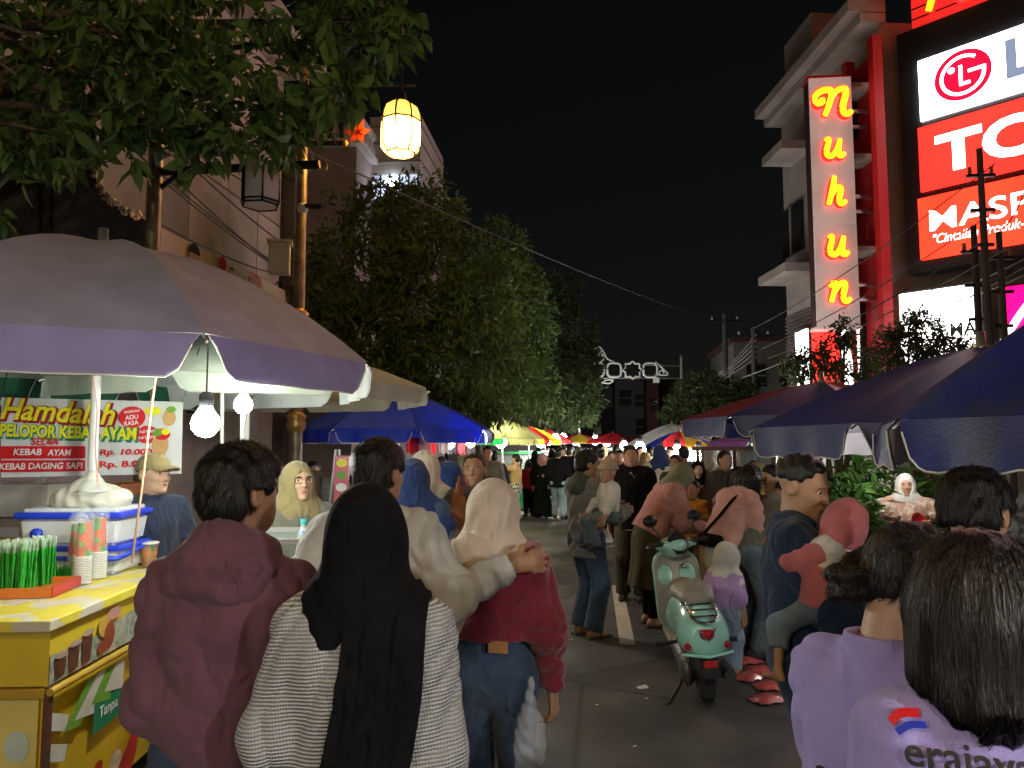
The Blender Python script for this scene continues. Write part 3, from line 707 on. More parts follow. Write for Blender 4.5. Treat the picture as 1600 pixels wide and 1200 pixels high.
# ------------------------------------------------------------------ left facade
FX = -6.6
def lf(px, py): return onplane(px, py, (FX, 0), math.pi / 2)        # -> (y, z)
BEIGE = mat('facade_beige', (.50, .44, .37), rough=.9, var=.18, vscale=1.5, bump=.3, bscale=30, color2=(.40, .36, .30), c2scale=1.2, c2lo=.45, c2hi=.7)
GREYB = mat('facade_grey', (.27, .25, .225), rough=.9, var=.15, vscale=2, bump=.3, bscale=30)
DARKF = mat('facade_dark', (.045, .042, .042), rough=.8, var=.2)
bA = empty('shop_building', (FX, 0, 0), 0, 'long beige panelled shop building behind the big grey umbrella', 'building')
yA0, yA1 = -6.0, lf(432, 420)[0]
yd = lf(291, 300)[0]
mb = MB(); mb.box((-3, (yA0 + yA1) / 2, 4.8), (6, yA1 - yA0, 9.6)); mb.build('wall', GREYB, bA)
zf0 = lf(300, 395)[1]
# cladding panels, each a slab of its own
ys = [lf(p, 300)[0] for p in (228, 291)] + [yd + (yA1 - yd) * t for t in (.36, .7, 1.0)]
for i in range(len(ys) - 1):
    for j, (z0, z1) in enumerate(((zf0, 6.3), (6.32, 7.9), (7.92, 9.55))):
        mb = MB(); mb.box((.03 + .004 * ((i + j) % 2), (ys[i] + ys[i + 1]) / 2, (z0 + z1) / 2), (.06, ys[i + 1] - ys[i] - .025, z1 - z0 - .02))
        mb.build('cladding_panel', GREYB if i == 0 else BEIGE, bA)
mb = MB(); mb.box((.35, (yA0 + yA1) / 2, 9.75), (1.2, yA1 - yA0 + .3, .28)); mb.build('cornice', BEIGE, bA)
mb = MB(); mb.box((.5, (yA0 + yA1) / 2, zf0 - .75), (1.0, yA1 - yA0, .12)); mb.build('canopy', DARKF, bA)
for i in range(7):
    y = yA0 + 1.2 + i * 2.7
    mb = MB(); mb.box((.02, y, 1.35), (.08, 2.3, 2.7)); sh = mb.build('shutter', mat('shutter_steel', (.22, .17, .17), rough=.6, metal=.3, var=.15), bA)
    m_ = MB()
    for z in np.arange(.1, 2.7, .12): m_.box((.075, y, z), (.03, 2.28, .02))
    m_.build('shutter_rib', mat('shutter_steel', (.2, .2, .2)), sh)
# banner on the facade
CREAMV = mat('banner_cream', (.62, .52, .36), rough=.6, var=.08, trans=.1)
(yb0, zt0), (yb1, zt1) = lf(229, 352), lf(445, 458)
zb = (lf(229, 388)[1] + 0) ; zt = zt0
bn = empty('facade_banner', (FX + .12, 0, 0), math.pi / 2, 'cream banner with a portrait strung along the beige facade', 'banner')
mb = MB(); mb.grid(lambda u, v: (yb0 + (yb1 - yb0) * u, -.02 - .03 * math.sin(u * 37) * math.sin(v * 3.1), zt - (zt - zb + .25) * v), 30, 5); mb.build('sheet', CREAMV, bn)
def fb(px, py): y, z = onplane(px, py, (FX + .18, 0), math.pi / 2); return y, z
INK = mat('print_black', (.02, .018, .018), rough=.5); INKR = mat('print_red', (.55, .03, .03), rough=.5); INKW = mat('print_white', (.8, .8, .78), rough=.5)
INKG = mat('print_green', (.02, .20, .10), rough=.5); INKSK = mat('print_skin', (.45, .26, .16), rough=.5)
yc, zc = fb(302, 408); flat('portrait_face', disc(yc, zc, .16, .24), INKSK, bn, y=-.075)
flat('portrait_cap', disc(yc, zc + .12, .17, .17, a0=0, a1=math.pi), INK, bn, y=-.079)
yc, zc = fb(347, 412); flat('logo_dot', disc(yc, zc, .13, .13), INKR, bn, y=-.075)
(ya, za), (yb_, zb_) = fb(356, 420), fb(388, 432); text('Cental', INK, bn, (ya + yb_) / 2, za - .12, w=yb_ - ya, h=.36, y=-.078)
(ya, za), (yb2, _) = fb(389, 430), fb(408, 440); text('FITTRI', INKR, bn, (ya + yb2) / 2, za - .06, w=yb2 - ya, h=.26, y=-.078)

# building with balustrade, standing further forward
cB = PL(549, 15.6); BX = cB.x; BY = cB.y
OFFW = mat('facade_offwhite', (.40, .38, .35), rough=.9, var=.15, vscale=2, bump=.2, bscale=30)
MAUVE = mat('facade_mauve', (.20, .17, .165), rough=.9, var=.18, vscale=1.2, bump=.3, bscale=25)
bB = empty('balustrade_building', (BX, BY, 0), 0, 'mauve corner building with a white roof balustrade and one lit window', 'building')
ztop = ZAT(180, 15.6, 549); zw = ZAT(228, 15.6, 549)
mb = MB(); mb.box((-4, 5, zw / 2), (8, 10, zw)); mb.build('wall', MAUVE, bB)
mb = MB(); mb.box((-4, 4.9, zw + .06), (8.3, 10.2, .12)); mb.build('cornice', OFFW, bB)
mb = MB(); mb.box((-4, -.05, ztop - .05), (8.1, .22, .1)); mb.box((.0, 5, ztop - .052), (.22, 10, .1)); mb.build('balustrade_rail', OFFW, bB)
mb = MB(); mb.lathe([(.05, 0), (.09, .08), (.1, .18), (.05, .32), (.045, .42), (.08, .5)], 8); bme = mb.mesh('baluster'); bme.materials.append(OFFW)
for v in bme.vertices: v.co.z *= (ztop - zw - .2) / .5
for i in range(17): link('baluster', bme, None, bB, (-.45 - i * .27, -.05, zw + .11))
for i in range(10): link('baluster', bme, None, bB, (.0, .5 + i * .27, zw + .11))
mb = MB(); mb.box((-.05, -.05, (ztop + zw) / 2 + .06), (.34, .34, ztop - zw + .14)); mb.build('balustrade_post', OFFW, bB)
zwin0, zwin1 = ZAT(306, 16.6, 570), ZAT(275, 16.6, 570)
# oriel under the balustrade with the lit window
mb = MB(); mb.box((.55, 2.4, zwin1 + .75), (1.2, 2.6, 1.38)); mb.build('oriel', OFFW, bB)
mb = MB(); mb.box((.55, 2.4, zwin0 - 1.4), (1.2, 2.6, 2.6)); mb.build('oriel_base', MAUVE, bB)
for k, z in enumerate((zwin1 + .35, zwin1 + .8, zwin1 + 1.2)):
    mb = MB(); mb.box((.56, 2.4, z), (1.24, 2.66, .03)); mb.build('oriel_band', MAUVE, bB)
wz = (zwin0 + zwin1) / 2
wi = MB().box((.55, 1.13, wz), (1.14, .02, zwin1 - zwin0 + .1)).build('window', emit('window_glow', (.55, .62, .8), .35, .4, 3), bB)
for i in range(6): MB().box((.0 + i * .22, 1.10, wz), (.035, .03, zwin1 - zwin0 + .1)).build('window_bar', DARKM, wi)
MB().box((.55, 1.095, wz), (1.2, .03, .04)).build('window_bar', DARKM, wi)
MB().lathe([(.0, .09), (.07, .06), (.09, 0), (.07, -.06), (0, -.09)], 10, (.5, 1.02, wz + .08)).build('window_lamp', emit('window_lamp', (.85, .92, 1), 14), bB)
MB().box((-2.2, -.06, 4.4), (1.2, .1, 1.6)).build('shutter', DARKF, bB)
for x in (-1.3, -3.6): MB().tube([(x, -.1, .2), (x, -.1, zw)], .06, 8).build('downpipe', MAUVE, bB)
mb = MB(); mb.lathe([(.0, .0), (.42, .02), (.45, .06), (.33, .07), (.3, .03), (0, .03)], 24, (-1.35, -.03, ZAT(248, 15.6, 500)), M=Matrix.Rotation(math.pi / 2, 3, 'X')); mb.build('rosette', MAUVE, bB)

# ------------------------------------------------------------------ right building with lit signs
A_ = PL(1401, 15.0); RX, RY = A_.x, A_.y
angF = math.radians(99.0); angB = math.radians(-41.5)
def rf(px, py): return onplane(px, py, (RX, RY), angF)
def rb(px, py): return onplane(px, py, (RX, RY), angB)
RWALL = mat('facade_right_grey', (.34, .30, .28), rough=.9, var=.2, vscale=1.3, bump=.3, bscale=25)
RRED = mat('facade_red', (.42, .018, .022), rough=.5, var=.1)
BLACKC = mat('black_cladding', (.022, .022, .024), rough=.45, var=.25)
uEnd = rf(1224, 300)[0]
bR = empty('electronics_store', (RX, RY, 0), angF, 'tall store building at the right carrying the big lit advertising boards', 'building')
ztopR = 10.9
mb = MB(); mb.box((uEnd / 2, -3.2, ztopR / 2 - .15), (uEnd, 6.4, ztopR - .3)); mb.build('wall', RWALL, bR)
for i, (z, d) in enumerate(((ztopR - .25, .55), (ztopR, .8), (ztopR + .25, .45))):
    mb = MB(); mb.box((uEnd / 2, d / 2 - .1, z), (uEnd + .2, d, .2 + .05 * i)); mb.build('cornice', RWALL, bR)
mb = MB(); mb.box((uEnd - 1.6, -.6, ztopR + .9), (1.6, 1.6, 1.2)); mb.build('roof_hut', RWALL, bR)
u0, _ = rf(1396, 300); u1, _ = rf(1340, 300)
mb = MB(); mb.box(((0 + u1) / 2, .09, 6.2), (u1 - 0, .18, 7.4)); mb.build('red_panel', RRED, bR)
for pxc in (1397, 1352):
    uu, _ = rf(pxc, 300); mb = MB(); mb.box((uu, .28, 6.3), (.2, .2, 7.6)); mb.build('red_column', RRED, bR)
for py in (130, 245, 392):
    uu, zz = rf(1380, py); mb = MB(); mb.box((.32, .5, zz), (.66, .7, .09)); mb.build('ledge', RWALL, bR)
# sunshades on the far wing
for (pa, ya), (pb, yb) in (((1236, 255), (1268, 208)), ((1230, 441), (1268, 392))):
    uA, zA = rf(pa, ya); uB, _ = rf(pb, yb)
    mb = MB(); mb.box(((uA + 3.2) / 2 , .4, zA), (abs(uA - 3.2), .8, .22)); mb.build('sunshade', RWALL, bR)
for i in range(1):
    mb = MB(); mb.box((4.4 + i * 1.9, .05, 7.4), (1.2, .08, 1.3)); w_ = mb.build('window', mat('dark_glass', (.02, .022, .025), rough=.1), bR)
    MB().box((4.4 + i * 1.9, .1, 7.4), (.05, .05, 1.3)).build('window_bar', RWALL, w_)
m_ = MB()
mb = MB()
for i in range(26): MB().box((uEnd * .5 + 1.6, .08, 2.6 + i * .10), (uEnd - 3.4, .05, .05)).build('louvre_slat', mat('louvre', (.12, .1, .1), rough=.6), bR)
# small lit signs on the facade behind the vertical sign
def fsign(nm, p0, p1, em, label, texts=()):
    (ua, za), (ub, zb) = rf(*p0), rf(*p1)
    r = empty(nm, (RX, RY, 0), angF + math.pi, label, 'sign')
    # local x = -u
    x0, x1 = -ua, -ub; w = abs(x1 - x0); c = (x0 + x1) / 2
    mb = MB(); mb.box((c, -.30, (za + zb) / 2), (w, .12, abs(za - zb))); mb.build('light_box', em, r)
    mb = MB(); mb.box((c, -.25, (za + zb) / 2), (w + .08, .16, abs(za - zb) + .08)); mb.build('casing', BLACKC, r)
    for s, tx, tz, hh, mt in texts: text(s, mt, r, c + tx * w, (za + zb) / 2 + tz * abs(za - zb), h=hh, y=-.372, bold=.03)
    return r
EW = emit('sign_white', (1, .98, .97), 3.4, .12, 1.2); ER = emit('sign_red', (1, .02, .015), 1.5, .15, .8); EB = emit('sign_blue', (.01, .02, .85), 1.2, .1)
ELET = emit('letter_white', (1, 1, 1), 2.4)
fsign('red_light_box', (1352, 215), (1328, 150), ER, 'red lit box sign with white letter behind the tall vertical sign', (('N', .1, -.1, .5, ELET),))
fsign('dark_light_box', (1352, 330), (1328, 268), BLACKC, 'dark box sign with a white letter between red and blue boxes', (('G', .1, -.05, .45, ELET),))
fsign('blue_light_box', (1358, 428), (1330, 352), EB, 'blue lit box sign low behind the tall vertical sign', (('ic', .05, -.12, .5, ELET),))
# ground-level shop signs
def gsign(nm, p0, p1, em, label, ang, o):
    (ua, za), (ub, zb) = onplane(*p0, o, ang), onplane(*p1, o, ang)
    r = empty(nm, (o[0], o[1], 0), ang, label, 'sign')
    mb = MB(); mb.box(((ua + ub) / 2, -.12, (za + zb) / 2), (abs(ub - ua), .1, abs(za - zb))); mb.build('light_box', em, r)
    mb = MB(); mb.box(((ua + ub) / 2, -.06, (za + zb) / 2), (abs(ub - ua) + .1, .12, abs(za - zb) + .1)); mb.build('casing', BLACKC, r)
    return r, (ua + ub) / 2, (za + zb) / 2, abs(ub - ua), abs(za - zb)
oB = (RX, RY)
r, c, z, w, hh = gsign('white_shop_sign', (1410, 462), (1538, 560), EW, 'wide white lit shop sign half hidden by the dark bush', angB, oB)
text('MA', mat('print_grey', (.05, .05, .055)), r, onplane(1510, 515, oB, angB)[0], onplane(1510, 515, oB, angB)[1], w=onplane(1535, 515, oB, angB)[0] - onplane(1493, 515, oB, angB)[0], h=.26, y=-.175, bold=.02)
PINKE = emit('sign_magenta', (.85, .0, .10), 1.3)
r, c, z, w, hh = gsign('magenta_shop_sign', (1566, 452), (1660, 545), PINKE, 'magenta lit shop sign at the right edge beside the utility poles', angB, oB)
mb = MB(); mb.tube([(c - .55 * w + 1.4 * t * w, -.19, z - .42 * hh + .9 * hh * math.sin(t * 1.9)) for t in np.linspace(0, .5, 10)], .06, 6); mb.build('emblem', ELET, r)
oF2 = (RX, RY); 
r = fsign('emblem_shop_sign', (1369, 600), (1338, 488), EW, 'narrow white lit sign with a blue and orange emblem')
(ue, ze) = rf(1354, 530)
BLUEP = mat('print_blue', (.01, .03, .4)); ORP = mat('print_orange', (.8, .2, .01))
for (dx, dz, a, mt) in ((-.06, .25, .28, BLUEP), (-.12, .0, .2, BLUEP), (.1, -.12, .26, ORP), (.12, .05, .16, ORP)): flat('emblem', disc(-ue + dx, ze + dz, a * .55, a), mt, r, y=-.366 - .003 * abs(dx) * 10)
fsign('red_glow_box', (1336, 600), (1290, 512), ER, 'red lit shop front seen through the leaves below the vertical sign')
fsign('white_light_box', (1286, 600), (1264, 520), EW, 'slim white lit shop front left of the red one')

# big advertising board on the angled corner
bd = empty('advertising_board', (RX, RY, 0), angB, 'huge black framed board with three lit advertising panels', 'billboard')
ul, zt_ = rb(1402, 57); _, zb_ = rb(1402, 430)
mb = MB(); mb.box((ul + 3.6, .2, (zt_ + zb_) / 2), (7.2, .5, zt_ - zb_)); mb.build('frame', BLACKC, bd)
def bpanel(nm, py0, py1, em):
    uA, z1 = rb(1437, py0); _, z0 = rb(1437, py1)
    mb = MB(); mb.box((uA + 2.9, -.08, (z0 + z1) / 2), (5.8, .06, z1 - z0)); o = mb.build(nm, em, bd); return uA, z0, z1
EWH = emit('board_white', (1, .985, .98), 3.4, .25, .5); ERD = emit('board_red', (1, .018, .012), 1.35, .12, .7); ERD2 = emit('board_red_orange', (1, .03, .012), 1.3, .2, .7)
uP, z0, z1 = bpanel('white_panel', 99, 193, EWH)
yF = -.118
LGR = emit('logo_red', (.55, .005, .035), .6)
cx_, cz_ = rb(1507, 120); rr = (z1 - z0) * .40
flat('logo_disc', disc(cx_, cz_, rr, rr, 48), LGR, bd, y=yF)
ring = disc(cx_, cz_, rr * .80, rr * .80, 40, math.radians(52), math.radians(360)); inner = disc(cx_, cz_, rr * .68, rr * .68, 40, math.radians(52), math.radians(360))
mb = MB()
for i in range(len(ring) - 1): mb.poly([(ring[i][0], yF - .004, ring[i][1]), (ring[i + 1][0], yF - .004, ring[i + 1][1]), (inner[i + 1][0], yF - .004, inner[i + 1][1]), (inner[i][0], yF - .004, inner[i][1])])
mb.build('logo_ring', EWH, bd)
flat('logo_bar', [(cx_ + rr * .2, cz_ + rr * .02), (cx_ + rr * .8, cz_ + rr * .02), (cx_ + rr * .8, cz_ + rr * .14), (cx_ + rr * .2, cz_ + rr * .14)], EWH, bd, y=yF - .008)
flat('logo_letter', [(cx_ - rr * .12, cz_ + rr * .4), (cx_, cz_ + rr * .4), (cx_, cz_ - rr * .3), (cx_ + rr * .25, cz_ - rr * .3), (cx_ + rr * .25, cz_ - rr * .42), (cx_ - rr * .12, cz_ - rr * .42)], EWH, bd, y=yF - .008)
flat('logo_dot', disc(cx_ - rr * .38, cz_ + rr * .3, rr * .12), EWH, bd, y=yF - .008)
ux, zx = rb(1576, 130); GREYE = emit('letter_steel', (.20, .24, .36), .5)
text('LG', GREYE, bd, ux, (z0 + z1) / 2 + .05, h=(z1 - z0) * .62, y=yF, bold=.04, align='L')
uP, z0, z1 = bpanel('red_panel', 203, 303, ERD)
ut, _ = rb(1465, 250); text('TCL', ELET, bd, ut, (z0 + z1) / 2, h=(z1 - z0) * .60, w=2.35, y=yF, bold=.035, align='L')
uP, z0, z1 = bpanel('orange_panel', 313, 409, ERD2)
um, zm = rb(1456, 352); ue, _ = rb(1600, 340)
text('MASPION', ELET, bd, um, z0 + (z1 - z0) * .60, w=(ue - um) * 1.95, h=(z1 - z0) * .34, y=yF, bold=.008, align='L')
text('"Cintailah Produk-Produk Indonesia"', ELET, bd, um + .05, z0 + (z1 - z0) * .30, w=(ue - um) * 2.0, h=(z1 - z0) * .15, y=yF, shear=.25, bold=-.004, align='L')
# sign above the board
ERS = emit('roof_sign_red', (.55, .015, .012), .55, .2, 1); EYL = emit('letter_yellow', (1, .50, .008), 1.0); ERH = emit('neon_red', (1, .015, .008), .8)
rs = empty('roof_sign', (RX, RY, 0), angB, 'red roof sign with yellow script letters above the big board', 'sign')
ua, za = rb(1425, 40); mb = MB(); mb.box((ua + 3, .1, za + 1.0), (6, .2, 2.1)); mb.build('backing', ERS, rs)
for i in range(9): MB().box((ua + 3, -.02, za + .1 + i * .22), (6, .03, .02)).build('backing_seam', BLACKC, rs)
LET = {
 'N': [[(-.02, .60), (.02, .78), (.20, .92), (.40, .93), (.47, .80), (.40, .45), (.26, .03)], [(.36, .42), (.58, .86), (.80, .96), (.88, .82), (.78, .35), (.80, .10), (.92, .05), (1.02, .16)], [(-.02, .60), (.06, .48), (.18, .52), (.2, .66)]],
 'u': [[(.06, .86), (.22, .95), (.20, .70), (.10, .32), (.18, .08), (.40, .10), (.62, .42), (.78, .92)], [(.78, .92), (.70, .45), (.68, .16), (.80, .05), (.98, .20)]],
 'h': [[(.44, 1.45), (.34, .9), (.10, .02)], [(.18, .32), (.44, .76), (.66, .88), (.74, .72), (.64, .32), (.68, .08), (.82, .04), (.98, .18)]],
 'n': [[(.04, .74), (.20, .92), (.30, .82), (.22, .45), (.08, .02)], [(.18, .36), (.46, .80), (.68, .92), (.76, .76), (.66, .34), (.70, .08), (.84, .04), (1.0, .18)]]}
def letter(parent, ch, cx, cz, w, hgt, y, thick):
    for path in LET[ch]:
        p = spline(path, 5); pts = [(cx + (a - .5) * w, y, cz + (b - .5) * hgt) for a, b in p]; n = len(pts)
        rad = [thick * (.75 + .35 * math.sin(math.pi * i / (n - 1))) for i in range(n)]
        MB().tube(pts, rad, 8).build('letter_stroke', EYL, parent)
        MB().tube([(a, y + thick * .7, c) for a, _, c in pts], [q * 1.42 for q in rad], 6).build('letter_halo', ERH, parent)
letter(rs, 'N', ua + .62, za + .62, 1.0, 1.15, -.18, .085)
for k, (ox, oz) in enumerate(((2.0, .55), (2.0, .58))):
    MB().tube([(ua + ox + .42 * math.cos(t) * (1 - .18 * k), -.12 - .05 * k, za + oz + .30 * math.sin(t) * (1 - .3 * k)) for t in np.linspace(0, 6.28, 24)], .022, 6).build('neon_loop', ERH, rs)
letter(rs, 'u', ua + 2.7, za + .8, .7, .8, -.18, .075)

# tall vertical sign
dN = 15.0
vs = empty('vertical_sign', tuple(PL(1317, dN)), 0, 'tall white vertical sign with glowing yellow script letters', 'sign')
zN1, zN0 = ZAT(118, dN, 1302), ZAT(510, dN, 1302); wN = 66 * dN / FPX
SIGNP = emit('sign_panel', (.9, .76, .72), .075, .15, 1.2, (.62, .55, .52))
nP = 2
MB().box((0, .2, (zN0 + zN1) / 2), (wN, .34, zN1 - zN0)).build('casing', mat('sign_side', (.06, .02, .02), rough=.5), vs)
zmid = ZAT(349, dN, 1302)
for a, b in ((zN0, zmid), (zmid, zN1)): MB().box((0, .0, (a + b) / 2), (wN - .01, .06, b - a - .012)).build('face_panel', SIGNP, vs)
MB().box((0, .18, zN1 + .02), (wN + .06, .44, .05)).build('top_trim', RRED, vs); MB().box((0, .18, zN0 - .02), (wN + .06, .44, .05)).build('bottom_trim', SIGNP, vs)
for ch, py, hg, ww in (('N', 161, 46, 54), ('u', 232, 32, 32), ('h', 306, 32, 30), ('u', 385, 34, 32), ('n', 457, 34, 32)):
    letter(vs, ch, .01, ZAT(py, dN, 1302), ww * dN / FPX, hg * dN / FPX, -.13, .062 if ch != 'N' else .07)
for py in (162, 187, 299, 323, 440, 463):
    z = ZAT(py, dN, 1302); MB().tube([(wN / 2, .3, z), (wN / 2 + .95, .45, z)], .045, 8).build('bracket_arm', STEEL, vs)

# far dark buildings at the end of the street
FARM = [mat('far_wall_a', (.13, .12, .12), rough=.9, var=.2), mat('far_wall_b', (.18, .16, .15), rough=.9, var=.2), mat('far_wall_c', (.12, .05, .05), rough=.9, var=.2)]
DGL = mat('dark_glass', (.02, .022, .025), rough=.1)
def farb(px0, px1, pyt, d, mi, label, wins):
    a, b = PL(px0, d), PL(px1, d); zt = ZAT(pyt, d, px0); w = b.x - a.x
    r = empty('far_building', ((a.x + b.x) / 2, a.y, 0), 0, label, 'building')
    MB().box((0, 4, zt / 2), (w, 8, zt)).build('wall', FARM[mi], r); MB().box((0, 3.9, zt + .12), (w + .5, 8.4, .24)).build('roof', FARM[(mi + 1) % 3], r)
    for (x, z, ww, hh) in wins:
        o = MB().box((x * w, -.02, z * zt), (ww, .1, hh)).build('window', DGL, r); MB().box((x * w, -.08, z * zt), (ww + .2, .06, .08)).build('window_frame', FARM[1], o)
    return r
farb(962, 1015, 592, 62, 0, 'dark two storey house at the end of the street under the metal arch', [(-.2, .78, 1.0, 1.3), (.2, .75, .7, 1.0), (.25, .45, .9, 1.3)])
farb(1012, 1030, 590, 58, 2, 'narrow dark red house beside the dark house at the street end', [(0, .7, .4, 1.0)])
farb(1028, 1085, 598, 66, 1, 'pale low house at the street end right of the red one', [(-.25, .7, .8, 1.0), (.2, .7, .8, 1.0)])
farb(905, 962, 640, 80, 0, 'low dark house far down the street beneath the tree row', [(0, .6, .8, .8)])
farb(1150, 1262, 535, 40, 1, 'grey house set back behind wires left of the vertical sign', [(-.2, .75, 1, 1.2), (.25, .75, 1, 1.2)])
farb(700, 840, 560, 46, 0, 'dark shop house hidden behind the tree row on the left', [(.2, .5, 1, 1.2)])
WARMB = emit('far_window_warm', (1, .55, .12), 1.5)
# ------------------------------------------------------------------ lamp posts with lanterns
LGLASS = None
def lantern_glass(lit, upper=False):
    nm = ('lantern_glass_upper' if upper else 'lantern_glass_lit') if lit else 'lantern_glass'
    if nm in _mats: return _mats[nm]
    m = bpy.data.materials.new(nm); m.use_nodes = True; _mats[nm] = m; N = m.node_tree.nodes; L = m.node_tree.links; b = N['Principled BSDF']
    b.inputs['Base Color'].default_value = (.85, .62, .30, 1) if lit else (.80, .78, .70, 1); b.inputs['Roughness'].default_value = .4
    if lit: b.inputs['Emission Color'].default_value = (1, .50, .06, 1); b.inputs['Emission Strength'].default_value = .55
    tl = N.new('ShaderNodeBsdfTranslucent'); tl.inputs[0].default_value = (1, .62, .2, 1) if lit else (.7, .7, .65, 1)
    tp = N.new('ShaderNodeBsdfTransparent'); tp.inputs[0].default_value = (1, .75, .35, 1)
    a = N.new('ShaderNodeMixShader'); a.inputs[0].default_value = (.012 if upper else .10) if lit else .2; L.new(b.outputs[0], a.inputs[1]); L.new(tl.outputs[0], a.inputs[2])  # weaker light far from the bulb is put into denser upper panes
    c = N.new('ShaderNodeMixShader'); c.inputs[0].default_value = (.02 if upper else .22) if lit else .0; L.new(a.outputs[0], c.inputs[1]); L.new(tp.outputs[0], c.inputs[2])
    L.new(c.outputs[0], N['Material Output'].inputs['Surface']); return m
def barrel(parent, c, r, hgt, n, lit, frame, strength=90):
    """many sided lantern: glass panes, frame bars, cap, bulb"""
    prof = [(.72, -.5), (1.0, -.36), (1.0, .12), (.98, .24), (.84, .40), (.5, .5)] if lit else [(.94, -.5), (1.0, -.42), (1.0, .5)]
    P = [[Vector((c[0] + r * q * math.cos(2 * math.pi * k / n), c[1] + r * q * math.sin(2 * math.pi * k / n), c[2] + z * hgt)) for k in range(n)] for q, z in prof]
    for k in range(n):
        mb = MB()
        for i in range(len(prof) - 1):
            mb = MB(); mb.poly([P[i][k], P[i][(k + 1) % n], P[i + 1][(k + 1) % n], P[i + 1][k]]); mb.build('glass_pane', lantern_glass(lit, i >= 2), parent)
        MB().tube([P[i][k] for i in range(len(prof))], .011 if lit else .010, 5).build('frame_bar', frame, parent)
    for i in ((0, 2) if lit else (0, 1, 2)): MB().tube(P[i] + [P[i][0]], .011 if lit else .009, 5, cap=False).build('frame_ring', frame, parent)
    MB().poly([p for p in P[0]][::-1]).build('glass_pane', lantern_glass(lit), parent)
    MB().lathe([(.5 * r, .5 * hgt), (.3 * r, .56 * hgt), (.06, .62 * hgt), (.05, .72 * hgt), (.0, .74 * hgt)] if lit else [(1.02 * r, .5 * hgt), (.4 * r, .58 * hgt), (0, .6 * hgt)], n, c, smooth=False).build('cap', frame, parent)
    if lit: MB().lathe([(.0, .11), (.065, .09), (.10, 0), (.075, -.07), (0, -.10)], 10, (c[0], c[1], c[2] - .16 * hgt)).build('bulb', emit('lantern_bulb_%d' % strength, (1, .68, .28) if strength < 800 else (1, .95, .88), strength), parent)
def post(loc, label, height, arm_z, arm_len, lit, n, lr, lh, strength=90, arm_dir=(1, 0)):
    r = empty('street_lamp', loc, 0, label, 'street lamp')
    MB().lathe([(.11, 0), (.11, .5), (.075, .6), (.07, 1.2), (.055, height * .6), (.048, height)], 12).build('post', POLEP, r)
    for z in (1.9, 2.95): MB().lathe([(.056, z - .09), (.09, z - .05), (.10, z), (.085, z + .05), (.105, z + .08), (.056, z + .13)], 12).build('collar', mat('collar_gold', (.42, .25, .08), rough=.4, metal=.5), r)
    ax, ay = arm_dir
    if lit:
        MB().tube([(-.1, 0, arm_z), (ax * (arm_len + .15), ay * (arm_len + .15), arm_z)], .013, 6).build('arm', DARKM, r)
        MB().tube([(0, 0, arm_z - .35), (ax * arm_len * .5, ay * arm_len * .5, arm_z - .02)], .012, 6).build('brace', DARKM, r)
        zc = arm_z - .17 - lh * .55
        MB().tube([(ax * arm_len, ay * arm_len, arm_z + .12), (ax * arm_len, ay * arm_len, zc + lh * .6)], .015, 6).build('hanger', DARKM, r)
        barrel(r, (ax * arm_len, ay * arm_len, zc), lr, lh, n, True, DARKM, strength)
    else:
        MB().tube([(0, 0, arm_z), (ax * (arm_len + .45), ay * (arm_len + .45), arm_z + .06)], [.035] * 2, 8).build('arm', DARKM, r)
        MB().tube([(0, 0, arm_z - .16), (ax * .2, ay * .2, arm_z)], .02, 6).build('brace', DARKM, r)
        barrel(r, (ax * arm_len, ay * arm_len, arm_z - lh * .5 + .05), lr, lh, n, False, DARKM)
        MB().lathe([(0, 0), (.035, .005), (.04, .03), (0, .05)], 10, (ax * (arm_len + .47), ay * (arm_len + .47), arm_z + .05), M=Matrix.Rotation(math.pi / 2, 3, 'Y')).build('arm_cap', mat('collar_gold', (.42, .25, .08)), r)
    return r
d2 = 7.5; p2 = PL(462, d2); armz2 = ZAT(133, d2, 628); L2 = (628 - 470) * d2 / FPX
sl2 = post(tuple(p2), 'street lamp with its round barrel lantern glowing warm yellow', 6.2, armz2, L2, True, 8, 33 * d2 / FPX, 84 * d2 / FPX, 600, (math.cos(YAW), math.sin(YAW)))
z_ = ZAT(222, d2, 470); MB().tube([(-.12, 0, z_), (.42, .05, z_)], .028, 8).build('cross_arm', DARKM, sl2); MB().lathe([(0, 0), (.03, .0), (.035, .03), (0, .05)], 8, (.42, .05, z_), M=Matrix.Rotation(math.pi / 2, 3, 'Y')).build('arm_cap', mat('collar_gold', (.42, .25, .08)), sl2)
d1 = 5.6; p1 = PL(226, d1)
post(tuple(p1), 'street lamp with an unlit six sided lantern below the near leaves', 5.4, ZAT(266, d1, 226), (396 - 226) * d1 / FPX, False, 6, 31 * d1 / FPX, 66 * d1 / FPX, 0, (math.cos(YAW), math.sin(YAW)))
# the row goes on behind the camera
for k, (x, y) in enumerate(((-3.3, -2.6), (3.9, -4.5))):
    post((x, y, 0), ['lit street lamp on the left kerb behind the viewer', 'lit street lamp on the right kerb behind the viewer'][k], 6.2, 5.6, 1.0, True, 8, .21, .55, 1300, (1 if k == 0 else -1, 0))
